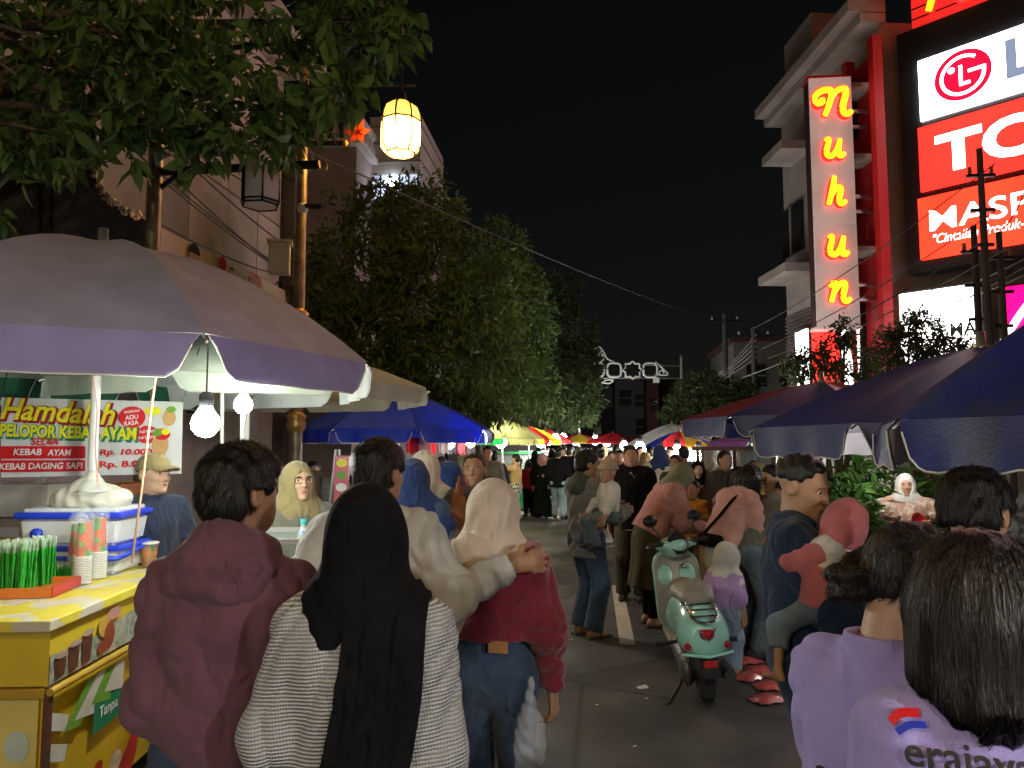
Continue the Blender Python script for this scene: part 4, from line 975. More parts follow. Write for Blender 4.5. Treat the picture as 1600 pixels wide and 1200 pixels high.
# meter box, cctv, flower ornament
mbx = empty('meter_box', tuple(W(437, 405, d2 - .15)), .35, 'cream metal meter box fixed to the lit lamp post', 'meter box')
MB().box((0, 0, 0), (.20, .16, .30), bev=.01).build('casing', mat('box_cream', (.55, .46, .28), rough=.5), mbx); MB().box((0, 0, .165), (.24, .20, .03), bev=.006).build('lid', mat('box_cream', (.5, .4, .3)), mbx)
MB().tube([(.1, .05, .0), (.19, .08, .0)], .015, 6).build('bracket', DARKM, mbx)
cc = empty('security_camera', tuple(W(473, 326, d2 - .1)), .2, 'small security camera clamped on the lit lamp post', 'camera')
MB().lathe([(0, -.05), (.05, -.03), (.055, .0), (.04, .05), (0, .06)], 12).build('mount', WHITEP, cc); MB().box((.11, -.02, .02), (.17, .05, .045), bev=.008).build('housing', DARKM, cc); MB().lathe([(0, 0), (.018, 0), (.018, .02), (0, .02)], 8, (.195, -.02, .02), M=Matrix.Rotation(math.pi / 2, 3, 'Y')).build('lens', EYED, cc)
fl = empty('flower_ornament', tuple(W(560, 208, d2 + .1)), 0, 'orange red flower ornament hanging beside the lantern', 'ornament')
for k in range(6):
    a = k * math.pi / 3; MB().grid(lambda u, v: (math.cos(a) * .16 * u - math.sin(a) * (v - .5) * .07 * math.sin(math.pi * min(1, u + .12)), -.02 - .05 * u * u, math.sin(a) * .16 * u + math.cos(a) * (v - .5) * .07 * math.sin(math.pi * min(1, u + .12))), 6, 3).build('petal', mat('petal_red', (.65, .08, .03), rough=.5, trans=.2), fl)
# curved dark hoarding with pale tinsel edge behind the near leaves
hb = empty('dark_hoarding', (0, 0, 0), 0, 'dark rounded hoarding with a pale ruffled edge at the upper left', 'hoarding')
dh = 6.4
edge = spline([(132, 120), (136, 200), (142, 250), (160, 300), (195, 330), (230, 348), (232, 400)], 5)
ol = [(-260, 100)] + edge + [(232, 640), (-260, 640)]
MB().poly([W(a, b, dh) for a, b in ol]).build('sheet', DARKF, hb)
tb = MB()
for i in range(0, len(edge) - 8):
    for j in range(5):
        a, b = edge[i]; c_ = W(a + rnd.uniform(-2, 9), b + rnd.uniform(-5, 5), dh - .05); R = Matrix.Rotation(rnd.uniform(0, 3), 3, 'X') @ Matrix.Rotation(rnd.uniform(0, 3), 3, 'Z')
        tb.box(c_, (.05, .006, .03), R=R)
tb.build('ruffled_edge', mat('tinsel', (.5, .42, .33), rough=.4, var=.3), hb)
for k, x in enumerate((60, 78)): MB().tube([W(x, 190, dh - .03), W(x, 420, dh - .03)], .015, 6).build('seam_rod', DARKM, hb)

# ------------------------------------------------------------------ trees
def leafmesh(P, D, size, rng, droop=.35, wr=.42, fine=True):
    """leaves at points P with directions D -> verts, quads (each leaf four quads: folded and bent)"""
    n = len(P); D = D / np.linalg.norm(D, axis=1)[:, None]
    r = rng.normal(0, 1, (n, 3)); s = np.cross(D, r); s /= np.linalg.norm(s, axis=1)[:, None]; u = np.cross(s, D)
    L = size * (.65 + .7 * rng.random(n)); w = L * wr * (.8 + .4 * rng.random(n)) * .5
    rows = []
    prof = ((0, .12, 0), (.3, .9, .03), (.65, .85, -.06), (1.0, .05, -.24)) if fine else ((0, .1, 0), (.45, 1.0, 0), (1.0, .05, -.2))
    m = len(prof)
    for t, ww, b in prof:
        c = P + D * (L * t)[:, None] + u * (L * b)[:, None]; c[:, 2] -= droop * L * t * t * .5
        rows += [c - s * (w * ww)[:, None] + u * (w * ww * .35)[:, None], c, c + s * (w * ww)[:, None] + u * (w * ww * .35)[:, None]]
    V = np.stack(rows, 1).reshape(-1, 3); base = (np.arange(n) * 3 * m)[:, None]; F = []
    for i in range(m - 1):
        for j in range(2): F.append(base + np.array([3 * i + j, 3 * i + j + 1, 3 * i + j + 4, 3 * i + j + 3]))
    return V, np.concatenate(F)
BARK = mat('bark', (.10, .075, .055), rough=.95, bump=.8, bscale=25, var=.3)
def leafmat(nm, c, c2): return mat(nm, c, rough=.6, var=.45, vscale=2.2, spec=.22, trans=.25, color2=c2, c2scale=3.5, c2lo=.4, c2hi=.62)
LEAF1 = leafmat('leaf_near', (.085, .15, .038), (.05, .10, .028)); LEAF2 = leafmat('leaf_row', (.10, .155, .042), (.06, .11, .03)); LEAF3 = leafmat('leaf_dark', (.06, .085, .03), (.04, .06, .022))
def tree(label, base, trunk_h, lobes, nleaf, size, lm, seed, name='street_tree', twigs=2, wr=.36):
    rng = np.random.default_rng(seed); r = empty(name, tuple(base), 0, label, 'tree')
    B = np.array(base); top = np.array([0, 0, trunk_h])
    mb = MB(); mb.tube([(0, 0, 0), (.05, .03, trunk_h * .5), (0, 0, trunk_h), (.05, 0, trunk_h + .6)], [.16, .12, .10, .07], 10)
    for c, rad in lobes: mb.tube([(0, 0, trunk_h * .9), tuple(np.array(c) * .5 + np.array([0, 0, trunk_h]) * .5), tuple(c)], [.06, .04, .015], 6)
    mb.build('trunk', BARK, r)
    Ps = []; Ds = []
    tot = sum(np.prod(rad) ** .67 for c, rad in lobes)
    for c, rad in lobes:
        nl = int(nleaf * np.prod(rad) ** .67 / tot); ncl = max(6, nl // 16)
        d = rng.normal(0, 1, (ncl, 3)); d /= np.linalg.norm(d, axis=1)[:, None]
        rr = (.60 + .40 * rng.random(ncl) ** .5) * (1 + .16 * np.sin(d[:, 0] * 5 + d[:, 2] * 7 + seed) * np.cos(d[:, 1] * 6))
        cc_ = np.array(c) + d * rr[:, None] * np.array(rad)
        for k in range(ncl):
            m = 16; dd = rng.normal(0, 1, (m, 3)) + d[k] * .9 + np.array([0, 0, -.25]); Ps.append(cc_[k] + rng.normal(0, size * .55, (m, 3))); Ds.append(dd)
    P = np.concatenate(Ps); D = np.concatenate(Ds); V, F = leafmesh(P, D, size, rng, wr=wr, fine=False)
    o = link('crown', npmesh('crown', V, F, True), lm, r); o['kind'] = 'stuff'
    return r
def lobes_px(pts, d, base):
    out = []
    for px, py, rpx, rz in pts:
        w = W(px, py, d); out.append(((w.x - base.x, w.y - base.y, w.z), (rpx * d / FPX, rpx * d / FPX * .9, rz * d / FPX)))
    return out
b1_ = PL(600, 13.5); tree('large bushy street tree lit warm by the lantern', b1_, 2.2, lobes_px([(600, 350, 70, 75), (560, 430, 90, 90), (655, 360, 75, 80), (690, 450, 100, 100), (600, 520, 110, 90), (700, 560, 110, 80), (760, 480, 75, 90), (520, 500, 60, 80), (570, 600, 100, 60), (770, 590, 70, 70), (660, 630, 100, 45)], 13.5, b1_), 21000, .155, LEAF2, 11)
b2_ = PL(745, 19); tree('second tree of the row, darker green, behind the large one', b2_, 2.4, lobes_px([(770, 400, 50, 55), (790, 460, 55, 70), (815, 520, 50, 80), (790, 590, 65, 65), (830, 600, 40, 50), (740, 630, 90, 45)], 19, b2_), 11000, .17, LEAF2, 12)
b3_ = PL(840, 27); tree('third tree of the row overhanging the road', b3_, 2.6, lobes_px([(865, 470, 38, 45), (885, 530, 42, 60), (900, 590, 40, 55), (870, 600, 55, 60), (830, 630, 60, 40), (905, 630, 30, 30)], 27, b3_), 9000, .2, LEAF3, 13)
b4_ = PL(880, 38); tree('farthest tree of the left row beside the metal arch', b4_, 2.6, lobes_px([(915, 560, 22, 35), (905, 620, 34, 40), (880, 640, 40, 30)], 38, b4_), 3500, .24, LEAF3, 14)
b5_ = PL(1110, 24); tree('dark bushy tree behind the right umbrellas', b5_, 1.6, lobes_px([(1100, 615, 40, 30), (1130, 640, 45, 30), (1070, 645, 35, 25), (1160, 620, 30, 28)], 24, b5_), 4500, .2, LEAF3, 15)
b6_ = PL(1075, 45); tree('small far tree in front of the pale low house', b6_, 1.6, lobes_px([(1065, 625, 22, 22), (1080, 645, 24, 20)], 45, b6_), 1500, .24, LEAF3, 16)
# overhanging branches of the near tree (trunk stands left of the view)
def near_tree():
    rng = np.random.default_rng(5); d0 = 4.6; base = PL(-420, 4.4)
    r = empty('overhanging_tree', tuple(base), 0, 'near tree whose large leaves hang over the upper left', 'tree')
    bx = np.array([base.x, base.y, 0])
    mb = MB(); mb.tube([(0, 0, 0), (.1, 0, 1.6), (.2, .1, 3.0), (.3, .1, 4.4)], [.2, .16, .14, .1], 12)
    bran = []
    for (px, py, d) in ((60, 60, 4.2), (180, 130, 4.4), (300, 60, 4.6), (420, 120, 4.6), (540, 60, 4.8), (600, 30, 4.8), (480, 180, 4.6), (250, 190, 4.3), (90, 210, 4.2), (560, -60, 4.8), (350, -80, 4.7), (120, -60, 4.5), (380, 230, 4.5), (30, 120, 4.3), (0, 0, 4.6), (200, 20, 4.8), (430, 0, 4.9)):
        e = np.array(W(px, py, d)) - bx; s0 = np.array((.25, .1, 3.2 + rng.random() * 1.0)); m = (s0 + e) / 2 + np.array([0, 0, .35])
        mb.tube([s0, m, e], [.05, .03, .008], 6); bran.append((s0, m, e))
    mb.build('trunk', BARK, r)
    P = []; D = []; near = []
    spots = []
    for k in range(440):
        # crown outline in the view: lower edge wanders
        px = rng.uniform(-60, 625); lim = np.interp(px, [-60, 0, 60, 130, 200, 260, 330, 400, 440, 480, 520, 560, 600, 640], [230, 250, 270, 265, 215, 225, 235, 240, 262, 215, 175, 150, 110, 70])
        py = rng.uniform(-110, lim - 10); d = rng.uniform(4.0, 5.4)
        if px > 560 and py < -60: continue
        spots.append((px, py, d))
    for px in np.arange(-40, 650, 9):        # ragged fringe
        lim = np.interp(px, [-60, 0, 60, 130, 200, 260, 330, 400, 440, 480, 520, 560, 600, 640], [230, 250, 270, 265, 215, 225, 235, 240, 262, 215, 175, 150, 110, 70])
        spots.append((px, lim - rng.uniform(5, 45), rng.uniform(4.1, 4.9)))
    for x, y in ((2, 335), (-6, 350), (300, 262), (330, 250), (205, 240), (85, 268), (620, 60), (632, 45), (600, 20), (610, 75)): spots.append((x, y, 4.3))
    for px, py, d in spots:
        c = np.array(W(px, py, d)) - bx; m = rng.integers(8, 15)
        ax = rng.normal(0, 1, 3) + np.array([.5, -.2, -.5]); ax /= np.linalg.norm(ax)
        for j in range(m):
            P.append(c + ax * (j / m - .5) * .22 + rng.normal(0, .02, 3)); D.append(ax * .7 + rng.normal(0, .7, 3) + np.array([0, -.1, -.35]))
    P = np.array(P); D = np.array(D); dist = np.linalg.norm(P + bx - np.array([0, 0, CAMZ]), axis=1); order = np.argsort(dist)
    big = order[::8][:280]; mask = np.ones(len(P), bool); mask[big] = False
    V, F = leafmesh(P[mask], D[mask], .102, rng, .5, .46); o = link('crown', npmesh('crown', V, F, True), LEAF1, r); o['kind'] = 'stuff'
    for i in big:
        V, F = leafmesh(np.zeros((1, 3)), D[i:i + 1], .112, rng, .5, .46); o = link('leaf', npmesh('leaf', V, F, True), LEAF1, r); o.location = P[i]
near_tree()
# hedge bush and broad leaved plants on the right
def bush(label, pts, d, n, size, seed, lm, name='bush', wr=.3):
    base = PL(pts[0][0], d); return tree(label, base, .5, lobes_px(pts, d, base), n, size, lm, seed, name, wr=wr)
bush('spiky bush in front of the white lit shop sign', [(1440, 520, 35, 36), (1410, 545, 32, 30), (1480, 545, 34, 22), (1520, 540, 24, 14), (1385, 550, 20, 40), (1430, 495, 14, 16)], 11, 3600, .09, 21, LEAF3)
bush('thin leafy shrub before the red lit shop front', [(1305, 555, 24, 40), (1320, 520, 12, 22), (1345, 570, 24, 26), (1270, 570, 24, 24), (1245, 575, 20, 18)], 12, 2600, .10, 22, LEAF3)
PLANTG = leafmat('leaf_plant', (.07, .16, .03), (.04, .10, .02))
for k, (px, py, rx, rz, d, lb) in enumerate(((1345, 760, 38, 40, 7.8, 'bright green broad leaved plant behind the carried child'), (1395, 800, 30, 35, 8.0, 'green plant left of the white scarfed woman'), (1452, 770, 26, 30, 8.2, 'green plant right of the white scarfed woman'), (1320, 790, 25, 40, 7.2, 'low green plant beside the dark shirted man'))):
    bush(lb, [(px, py, rx, rz), (px + 10, py + 35, rx, rz * .8), (px - 8, py + 60, rx, rz)], d, 700, .17, 30 + k, PLANTG, 'plant', .32)

# ------------------------------------------------------------------ wires, poles, arch
def wire(label, a, b, sag, r=.012, m=WIRE):
    pts = [a.lerp(b, t) - Vector((0, 0, sag * 4 * t * (1 - t))) for t in np.linspace(0, 1, 15)]
    tag(MB().tube(pts, r, 5).build('cable', m), label, 'cable')
wl_ = ['taut', 'slack', 'thin', 'thick', 'drooping', 'upper', 'lower']
for k, (p0, q0, p1_, q1_) in enumerate(((215, 240, 445, 420), (240, 270, 470, 440), (258, 262, 455, 432), (270, 215, 480, 330), (215, 330, 420, 425), (262, 225, 470, 400))):
    wire(['uppermost dark cable over the beige facade', 'second dark cable sloping across the beige facade', 'third dark cable close below the second one on the facade', 'cable running from the leaves past the unlit lantern', 'lowest dark cable just above the cream banner', 'steep dark cable behind the unlit lantern'][k], W(p0, q0, 6.6), W(p1_, q1_, 11.5), .06, .010)
wire('long thin cable crossing the black sky', W(480, 235, 9), W(1190, 520, 33), .3, .012, WIRE)
up = []
for k, (px, pt, pb, d, lb) in enumerate(((1555, 228, 560, 9.2, 'tallest utility pole in front of the red advertising board'), (1539, 350, 560, 9.6, 'short dark utility pole left of the tallest one'), (1579, 360, 560, 9.6, 'short dark utility pole right of the tallest one'))):
    b = PL(px, d); r = empty('utility_pole', tuple(b), 0, lb, 'utility pole'); z = ZAT(pt, d, px)
    MB().tube([(0, 0, 0), (0, 0, z)], [.06, .038], 10).build('pole', mat('pole_dark', (.05, .045, .045), rough=.7), r)
    for j in range(3): MB().box((0, 0, z - .35 - .45 * j), (.34 - .06 * j, .05, .04)).build('cross_bar', DARKM, r)
    for j in (-1, 1): MB().lathe([(.02, 0), (.03, .03), (.02, .06), (.03, .09), (0, .1)], 8, (j * .13, 0, z - .33)).build('insulator', mat('insulator', (.2, .1, .07), rough=.3), r)
for k, (a, b) in enumerate((((1555, 255), (1180, 512)), ((1555, 330), (1190, 545)), ((1579, 385), (1160, 590)), ((1600, 300), (1555, 360)), ((1539, 375), (1200, 560)), ((1600, 405), (1410, 470)), ((1600, 430), (1420, 480)), ((1600, 418), (1400, 500)))):
    wire(['dark cable over the lowest lit panel towards the vertical sign', 'second cable below it crossing the vertical sign', 'pale cable hanging low over the bush', 'short cable between the poles at the right edge', 'cable from the short pole down to the street trees', 'upper of the pale cables under the big board', 'middle pale cable under the big board', 'lower pale cable drooping under the big board'][k], W(*a, 9.2), W(*b, 16 if k != 3 else 9.2), .12, .009, PALEW if k in (2, 5, 6, 7) else WIRE)
for k, (px, pt, d, lb) in enumerate(((1137, 490, 30, 'distant dark power pole left of the stacked ledges'), (1182, 512, 26, 'distant dark power pole with pale drooping cables'))):
    r = empty('power_pole', tuple(PL(px, d)), 0, lb, 'utility pole'); z = ZAT(pt, d, px)
    MB().tube([(0, 0, 0), (0, 0, z)], [.12, .09], 8).build('pole', mat('pole_concrete', (.10, .10, .095), rough=.9), r); MB().box((0, 0, z - .3), (1.3, .1, .1)).build('cross_bar', DARKM, r)
    for j in (-1, 0, 1): MB().lathe([(.04, 0), (.05, .08), (0, .16)], 6, (j * .5, 0, z - .25)).build('insulator', WHITEP, r)
for k in range(5): wire(['first', 'second', 'third', 'fourth', 'fifth'][k] + ' of the pale cables fanning from the distant power pole', W(1182, 522 + k * 9, 26), W(1110 - k * 6, 590 + k * 4, 34), .2, .02, PALEW)
# decorative metal arch over the street
da = 42; ar = empty('street_arch', tuple(PL(1000, da)), YAW, 'white scrollwork metal arch spanning the far street', 'arch')
ARM = mat('arch_white', (.7, .7, .68), rough=.5); sA = da / FPX
def ap(px, py): return ((px - 1000) * sA, 0, ZAT(py, da, px))
def loop(pts, r=.045): MB().tube([ap(a, b) for a, b in pts], r, 6).build('scroll', ARM, ar)
for cx0, kind in ((934, 0), (961, 0), (990, 1), (1018, 0)):
    if kind == 0: loop([(cx0 + 11 * math.copysign(abs(math.cos(t)) ** .6, math.cos(t)), 578 + 11 * math.copysign(abs(math.sin(t)) ** .6, math.sin(t))) for t in np.linspace(0, 6.283, 25)], .07)
    else: loop([(979, 568), (986, 568), (990, 564), (994, 568), (1001, 568), (1001, 575), (1006, 578), (1001, 582), (1001, 589), (994, 588), (990, 592), (986, 588), (979, 589), (979, 582), (974, 578), (979, 575), (979, 568)], .07)
for pts in ([(930, 545), (938, 542), (946, 552), (950, 560), (962, 566)], [(932, 560), (940, 552), (945, 560), (938, 566), (932, 560)], [(928, 550), (934, 556), (942, 548)], [(940, 600), (948, 594), (960, 594), (952, 599), (940, 597)], [(1026, 565), (1034, 572), (1042, 580), (1046, 585), (1038, 586), (1030, 585)], [(1030, 585), (1036, 578), (1040, 583)]): loop(spline(pts, 5), .05)
for a, b in (((920, 591), (1067, 591)), ((1000, 570), (1067, 572))): MB().tube([ap(*a), ap(*b)], .03, 6).build('rail', STEEL, ar)
MB().box(ap(1027, 594), (.35, .06, .3)).build('plate', ARM, ar)
for px in (1067, 905): x = (px - 1000) * sA; MB().tube([(x, 0, 0), (x, 0, ZAT(556, da, px))], .09, 8).build('post', STEEL, ar)
# ------------------------------------------------------------------ umbrellas
def umbrella(label, c, R, zrim, zapex, rot, cols, under, val, n=8, valm=None, curve=1.35, pole=STEEL, pr=.02, sag=.05, lean=0.0, valout=0.02, group=None, folds_=0.0, ribs=True, trans=.25):
    r = empty('market_umbrella', (c[0], c[1], 0), 0, label, 'umbrella', group)
    Vt = [(R * math.cos(rot + 2 * math.pi * k / n), R * math.sin(rot + 2 * math.pi * k / n)) for k in range(n)]
    def prof(u): return zapex - (zapex - zrim) * u ** curve
    for k in range(n):
        a = Vt[k]; b = Vt[(k + 1) % n]
        def top(u, v, dz=0.0):
            x = (a[0] * (1 - v) + b[0] * v) * u; y = (a[1] * (1 - v) + b[1] * v) * u
            z = prof(u) - sag * math.sin(math.pi * v) * math.sin(math.pi * min(1, u * .9)) - dz
            if folds_: z += folds_ * math.sin(x * 41 + y * 17 + 2 * math.sin(y * 13)) * math.sin(math.pi * v) * u
            return (x, y, z)
        pnl = MB().grid(lambda u, v: top(.03 + .97 * u, v), 9, 7).build('canopy_panel', cols[k % len(cols)], r)
        if under is not None: MB().grid(lambda u, v: top(.03 + .965 * u, v, .012), 9, 7).build('lining', under, pnl)
        if val > 0:
            def vf(u, v, off=0.0):
                e = min(v, 1 - v); L = val * (1 - max(0, 1 - e / .09) ** 2 * .75)
                m = ((a[0] + b[0]) / 2, (a[1] + b[1]) / 2); ml = math.hypot(*m); o = (valout + .015 * math.sin(v * 19 + k)) * u + off
                vv = .015 + .97 * v + (0.5 - v) * .05 * u * (1 if e < .1 else 0)
                return (a[0] * (1 - vv) + b[0] * vv + m[0] / ml * o, a[1] * (1 - vv) + b[1] * vv + m[1] / ml * o, zrim - .004 - L * u + folds_ * math.sin(v * 27 + k) * u)
            vp = MB().grid(vf, 5, 22).build('valance', (valm or cols)[k % len(valm or cols)], pnl)
            if under is not None: MB().grid(lambda u, v: vf(u, v, -.008), 5, 22).build('valance_lining', under, pnl)
            MB().tube([Vector(vf(1, v)) for v in np.linspace(0, 1, 23)], .004, 4).build('piping', mat('piping_white', (.62, .6, .55), rough=.7), pnl)
        if ribs: MB().tube([(a[0] * u, a[1] * u, prof(u) - .022) for u in np.linspace(.03, 1.015, 9)], .007, 5).build('rib', STEEL, r); MB().tube([(0, 0, zrim - .05), (a[0] * .5, a[1] * .5, prof(.5) - .03)], .006, 5).build('strut', STEEL, r)
    MB().tube([(lean, lean * .3, 0), (0, 0, zapex + .07)], pr, 10).build('pole', pole, r)
    MB().lathe([(0, .1), (.028, .095), (.03, .02), (.05, .0), (.05, -.02)], 12, (0, 0, zapex)).build('finial', STEEL, r)
    MB().lathe([(pr, 0), (.045, .01), (.045, .06), (pr, .07)], 10, (0, 0, zrim - .08)).build('runner', STEEL, r)
    MB().lathe([(.26, 0), (.27, .06), (.2, .10), (.06, .12), (.05, .3), (.03, .31)], 18, (lean, lean * .3, 0)).build('base', mat('umbrella_base', (.09, .09, .09), rough=.8), r)
    return r
def canvas(nm, c, trans=.25, rough=.75, **k): return mat('canvas_' + nm, c, rough=rough, var=.12, vscale=5, bump=.25, bscale=90, trans=trans, **k)
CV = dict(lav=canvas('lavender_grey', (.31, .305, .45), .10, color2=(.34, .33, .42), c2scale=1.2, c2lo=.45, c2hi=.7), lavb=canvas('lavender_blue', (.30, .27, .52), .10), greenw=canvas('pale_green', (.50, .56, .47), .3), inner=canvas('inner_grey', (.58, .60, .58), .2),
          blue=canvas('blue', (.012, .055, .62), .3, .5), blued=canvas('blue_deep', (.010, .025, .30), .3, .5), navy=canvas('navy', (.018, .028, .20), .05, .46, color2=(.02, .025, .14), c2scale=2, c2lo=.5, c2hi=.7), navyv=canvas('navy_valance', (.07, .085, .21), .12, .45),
          olive=canvas('olive', (.34, .34, .17), .35), red=canvas('red', (.55, .02, .025), .35), yellow=canvas('yellow', (.70, .48, .03), .35), green=canvas('green', (.02, .35, .10), .35), white=canvas('white', (.7, .7, .68), .35), maroon=canvas('maroon', (.16, .018, .03), .05, .45),
          nblue=canvas('near_blue', (.018, .024, .135), .03, .42, color2=(.03, .035, .09), c2scale=6, c2lo=.45, c2hi=.65), lilac=canvas('lilac_white', (.62, .60, .68), .2), dgreen=canvas('dark_green', (.02, .14, .07), .2), pinkc=canvas('pink', (.55, .12, .16), .3), purp=canvas('purple', (.25, .1, .4), .3))
U = {}
c1 = PL(146, 4.3)
umbrella('big lavender grey umbrella over the yellow drinks cart', c1, 1.58, 2.165, ZAT(380, 4.3, 146), math.radians(-40), [CV['lav']], CV['inner'], .19, valm=[CV['lavb']], curve=1.9, pole=WHITEP, pr=.026, sag=.03)
c2 = PL(385, 5.6); umbrella('pale greenish umbrella behind the big lavender one', c2, 1.35, ZAT(606, 5.6, 632), ZAT(606, 5.6, 632) + .42, math.radians(6), [CV['greenw']], None, .12, curve=1.3, pole=WHITEP)
c3 = PL(70, 6.0); umbrella('green edged umbrella behind the kebab banner', c3, 1.2, ZAT(600, 5.5, 100), ZAT(600, 5.5, 100) + .5, .3, [CV['inner']], None, .16, valm=[CV['dgreen']], pole=WHITEP)
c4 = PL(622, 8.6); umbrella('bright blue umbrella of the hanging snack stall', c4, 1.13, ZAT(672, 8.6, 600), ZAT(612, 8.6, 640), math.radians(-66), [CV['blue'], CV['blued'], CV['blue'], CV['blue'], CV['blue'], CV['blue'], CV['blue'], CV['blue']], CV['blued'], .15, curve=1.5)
c5 = PL(785, 15.5); umbrella('olive umbrella lit by a bare bulb at its pole', c5, .88, ZAT(686, 15.5, 790), ZAT(656, 15.5, 790), .2, [CV['olive']], None, .12, valm=[CV['olive'], CV['yellow'], CV['green']], curve=1.6)
c6 = PL(826, 19.5); umbrella('red and yellow umbrella beyond the olive one', c6, .85, ZAT(688, 19.5, 838), ZAT(666, 19.5, 838), 0, [CV['red'], CV['yellow']], None, .12, curve=1.4)
c7 = PL(852, 26); umbrella('red umbrella farthest along the left stall row', c7, 1.0, ZAT(688, 26, 870), ZAT(670, 26, 870), .3, [CV['red'], CV['maroon'], CV['yellow']], None, .12)
c8 = PL(1541, 4.75); RU = math.radians(174); umbrella('dark navy umbrella with pale underside on the right', c8, 1.42, 1.806, ZAT(541, 4.75, 1541), RU, [CV['navy']], CV['lilac'], .19, valm=[CV['navyv']], curve=1.35, folds_=.006, pole=WHITEP)
c9 = PL(1287, 7.7); umbrella('dark maroon and blue umbrella behind the navy one', c9, 1.42, 1.965, ZAT(596, 7.7, 1287), RU, [CV['maroon'], CV['navy'], CV['maroon'], CV['maroon']], CV['navy'], .19, valm=[CV['navyv']], curve=1.3, folds_=.006)
c10 = PL(1905, 2.6); umbrella('nearest deep blue umbrella cut off by the right edge', c10, 1.12, 1.775, 2.45, math.radians(186), [CV['nblue']], CV['lilac'], .17, valm=[CV['nblue']], curve=1.25, folds_=.010, sag=.07)
c11 = PL(1062, 17); umbrella('rainbow striped umbrella over a bright stall', c11, .82, ZAT(698, 17, 1062), ZAT(674, 17, 1062), .05, [CV['red'], CV['yellow'], CV['white'], CV['green'], CV['blue'], CV['red'], CV['yellow'], CV['blue']][::1], None, .05, curve=1.5)
c12 = PL(1050, 22); umbrella('wide pale canopy umbrella behind the rainbow one', c12, 1.45, ZAT(696, 22, 1050), ZAT(662, 22, 1050), .3, [CV['white'], CV['greenw']], None, .10)
c13 = PL(1215, 10.5); umbrella('pink and purple umbrella deep under the maroon one', c13, 1.0, ZAT(690, 10.5, 1180), ZAT(672, 10.5, 1200), .2, [CV['pinkc'], CV['purp'], CV['green']], None, .12)
c14 = PL(958, 34); umbrella('small red umbrella far down the crowded street', c14, 1.2, ZAT(690, 34, 958), ZAT(676, 34, 958), 0, [CV['red']], None, .1, n=6)
c15 = PL(905, 36); umbrella('small yellow umbrella far down the crowded street', c15, 1.2, ZAT(690, 36, 905), ZAT(678, 36, 905), 0, [CV['yellow'], CV['red']], None, .1, n=6)
# stalls standing behind the viewer with their own lamps
umbrella('blue umbrella of a stall behind the viewer on the left', (-2.6, -2.6), 1.3, 2.35, 2.75, .2, [CV['blue']], None, .14)
umbrella('white umbrella of a stall behind the viewer on the right', (2.9, -2.2), 1.3, 2.35, 2.75, .2, [CV['white']], None, .14)

# ------------------------------------------------------------------ lamps
SOCK = mat('lamp_socket', (.02, .02, .022), rough=.4)
BCOL = (.95, 1.0, .90)
def bulb(label, p, r, strength, col=BCOL, cord=.35, tube_len=0.0, stand=0.0):
    o = empty('hanging_bulb', tuple(p), 0, label, 'lamp'); m = emit('bulb_%d_%s' % (int(strength), ''.join('%02d' % int(c * 99) for c in col)), col, strength)
    MB().lathe([(0, -r * 1.0), (r * .55, -r * .84), (r * .92, -r * .4), (r, 0), (r * .88, r * .5), (r * .55, r * .95), (r * .42, r * 1.25)], 14).build('glass', m, o)
    MB().lathe([(r * .44, r * 1.22), (r * .52, r * 1.3), (r * .50, r * 2.1), (r * .3, r * 2.3), (0, r * 2.35)], 12).build('socket', SOCK if r > .03 else WHITEP, o)
    if stand: MB().tube([(0, 0, -stand), (0, 0, -r * 1.05)], .014, 8).build('stand', WHITEP, o)
    MB().tube([(0, 0, r * 2.3), (0, 0, r * 2.3 + cord)], .004, 5).build('cord', WIRE, o)
    return o
bulb('big hanging bulb with black socket beside the kebab banner', W(321, 662, 3.35), .062, 130, cord=.28)
bulb('white lamp on a thin pole behind the big bulb', W(380, 633, 4.6), .055, 65, stand=1.9)
bulb('bare bulb glowing at the olive umbrella pole', W(783, 691, 15.2), .12, 55, (1, 1, .62))
bulb('left lamp of the hanging snack stall', W(703, 694, 8.2), .05, 160, (1, .96, .85)); bulb('right lamp of the hanging snack stall', W(735, 692, 8.2), .05, 160, (1, .96, .85))
for k, (px, py, d, r, st, lb) in enumerate(((845, 692, 20, .13, 60, 'lamp under the red and yellow umbrella'), (868, 687, 25, .15, 60, 'lamp beyond the red and yellow umbrella'), (880, 685, 32, .16, 60, 'small lamp over the left crowd'), (900, 690, 40, .2, 50, 'tiny far lamp above the crowd left of centre'), (930, 689, 40, .22, 60, 'bright far lamp in the middle of the street'), (948, 692, 36, .18, 60, 'bright far lamp right of the middle'), (975, 698, 26, .15, 60, 'lamp at the left end of the pale canopy'), (1000, 702, 19, .15, 70, 'lamp under the pale canopy'), (1032, 713, 14.5, .12, 60, 'brightest lamp under the rainbow umbrella'), (1058, 705, 16, .11, 50, 'second lamp under the rainbow umbrella'), (1092, 712, 13, .11, 65, 'strong white lamp right of the rainbow umbrella'), (1108, 722, 12.2, .08, 50, 'lower lamp inside the bright stall'))):
    bulb(lb, W(px, py, d), r, st * 1.6, (1, .98, .92), cord=.12)
bulb('small lamp under the navy umbrella', W(1440, 676, 5.4), .035, 120, (1, .95, .86), cord=.25)
bulb('lamp deep under the maroon umbrella', W(1185, 702, 9.5), .05, 90, (1, .98, .9)); bulb('lamp over the plants behind the navy umbrella', W(1395, 690, 6.8), .04, 150, (1, .93, .8))
bulb('lamp of the stall behind the viewer on the left', (-2.4, -1.6, 2.15), .06, 260, (1, 1, .98)); bulb('lamp of the stall behind the viewer on the right', (3.0, -1.1, 2.2), .06, 820, (1, .99, .97))
bulb('second lamp of the stall behind the viewer on the right', (2.2, -3.0, 2.2), .06, 260, (1, .99, .97))

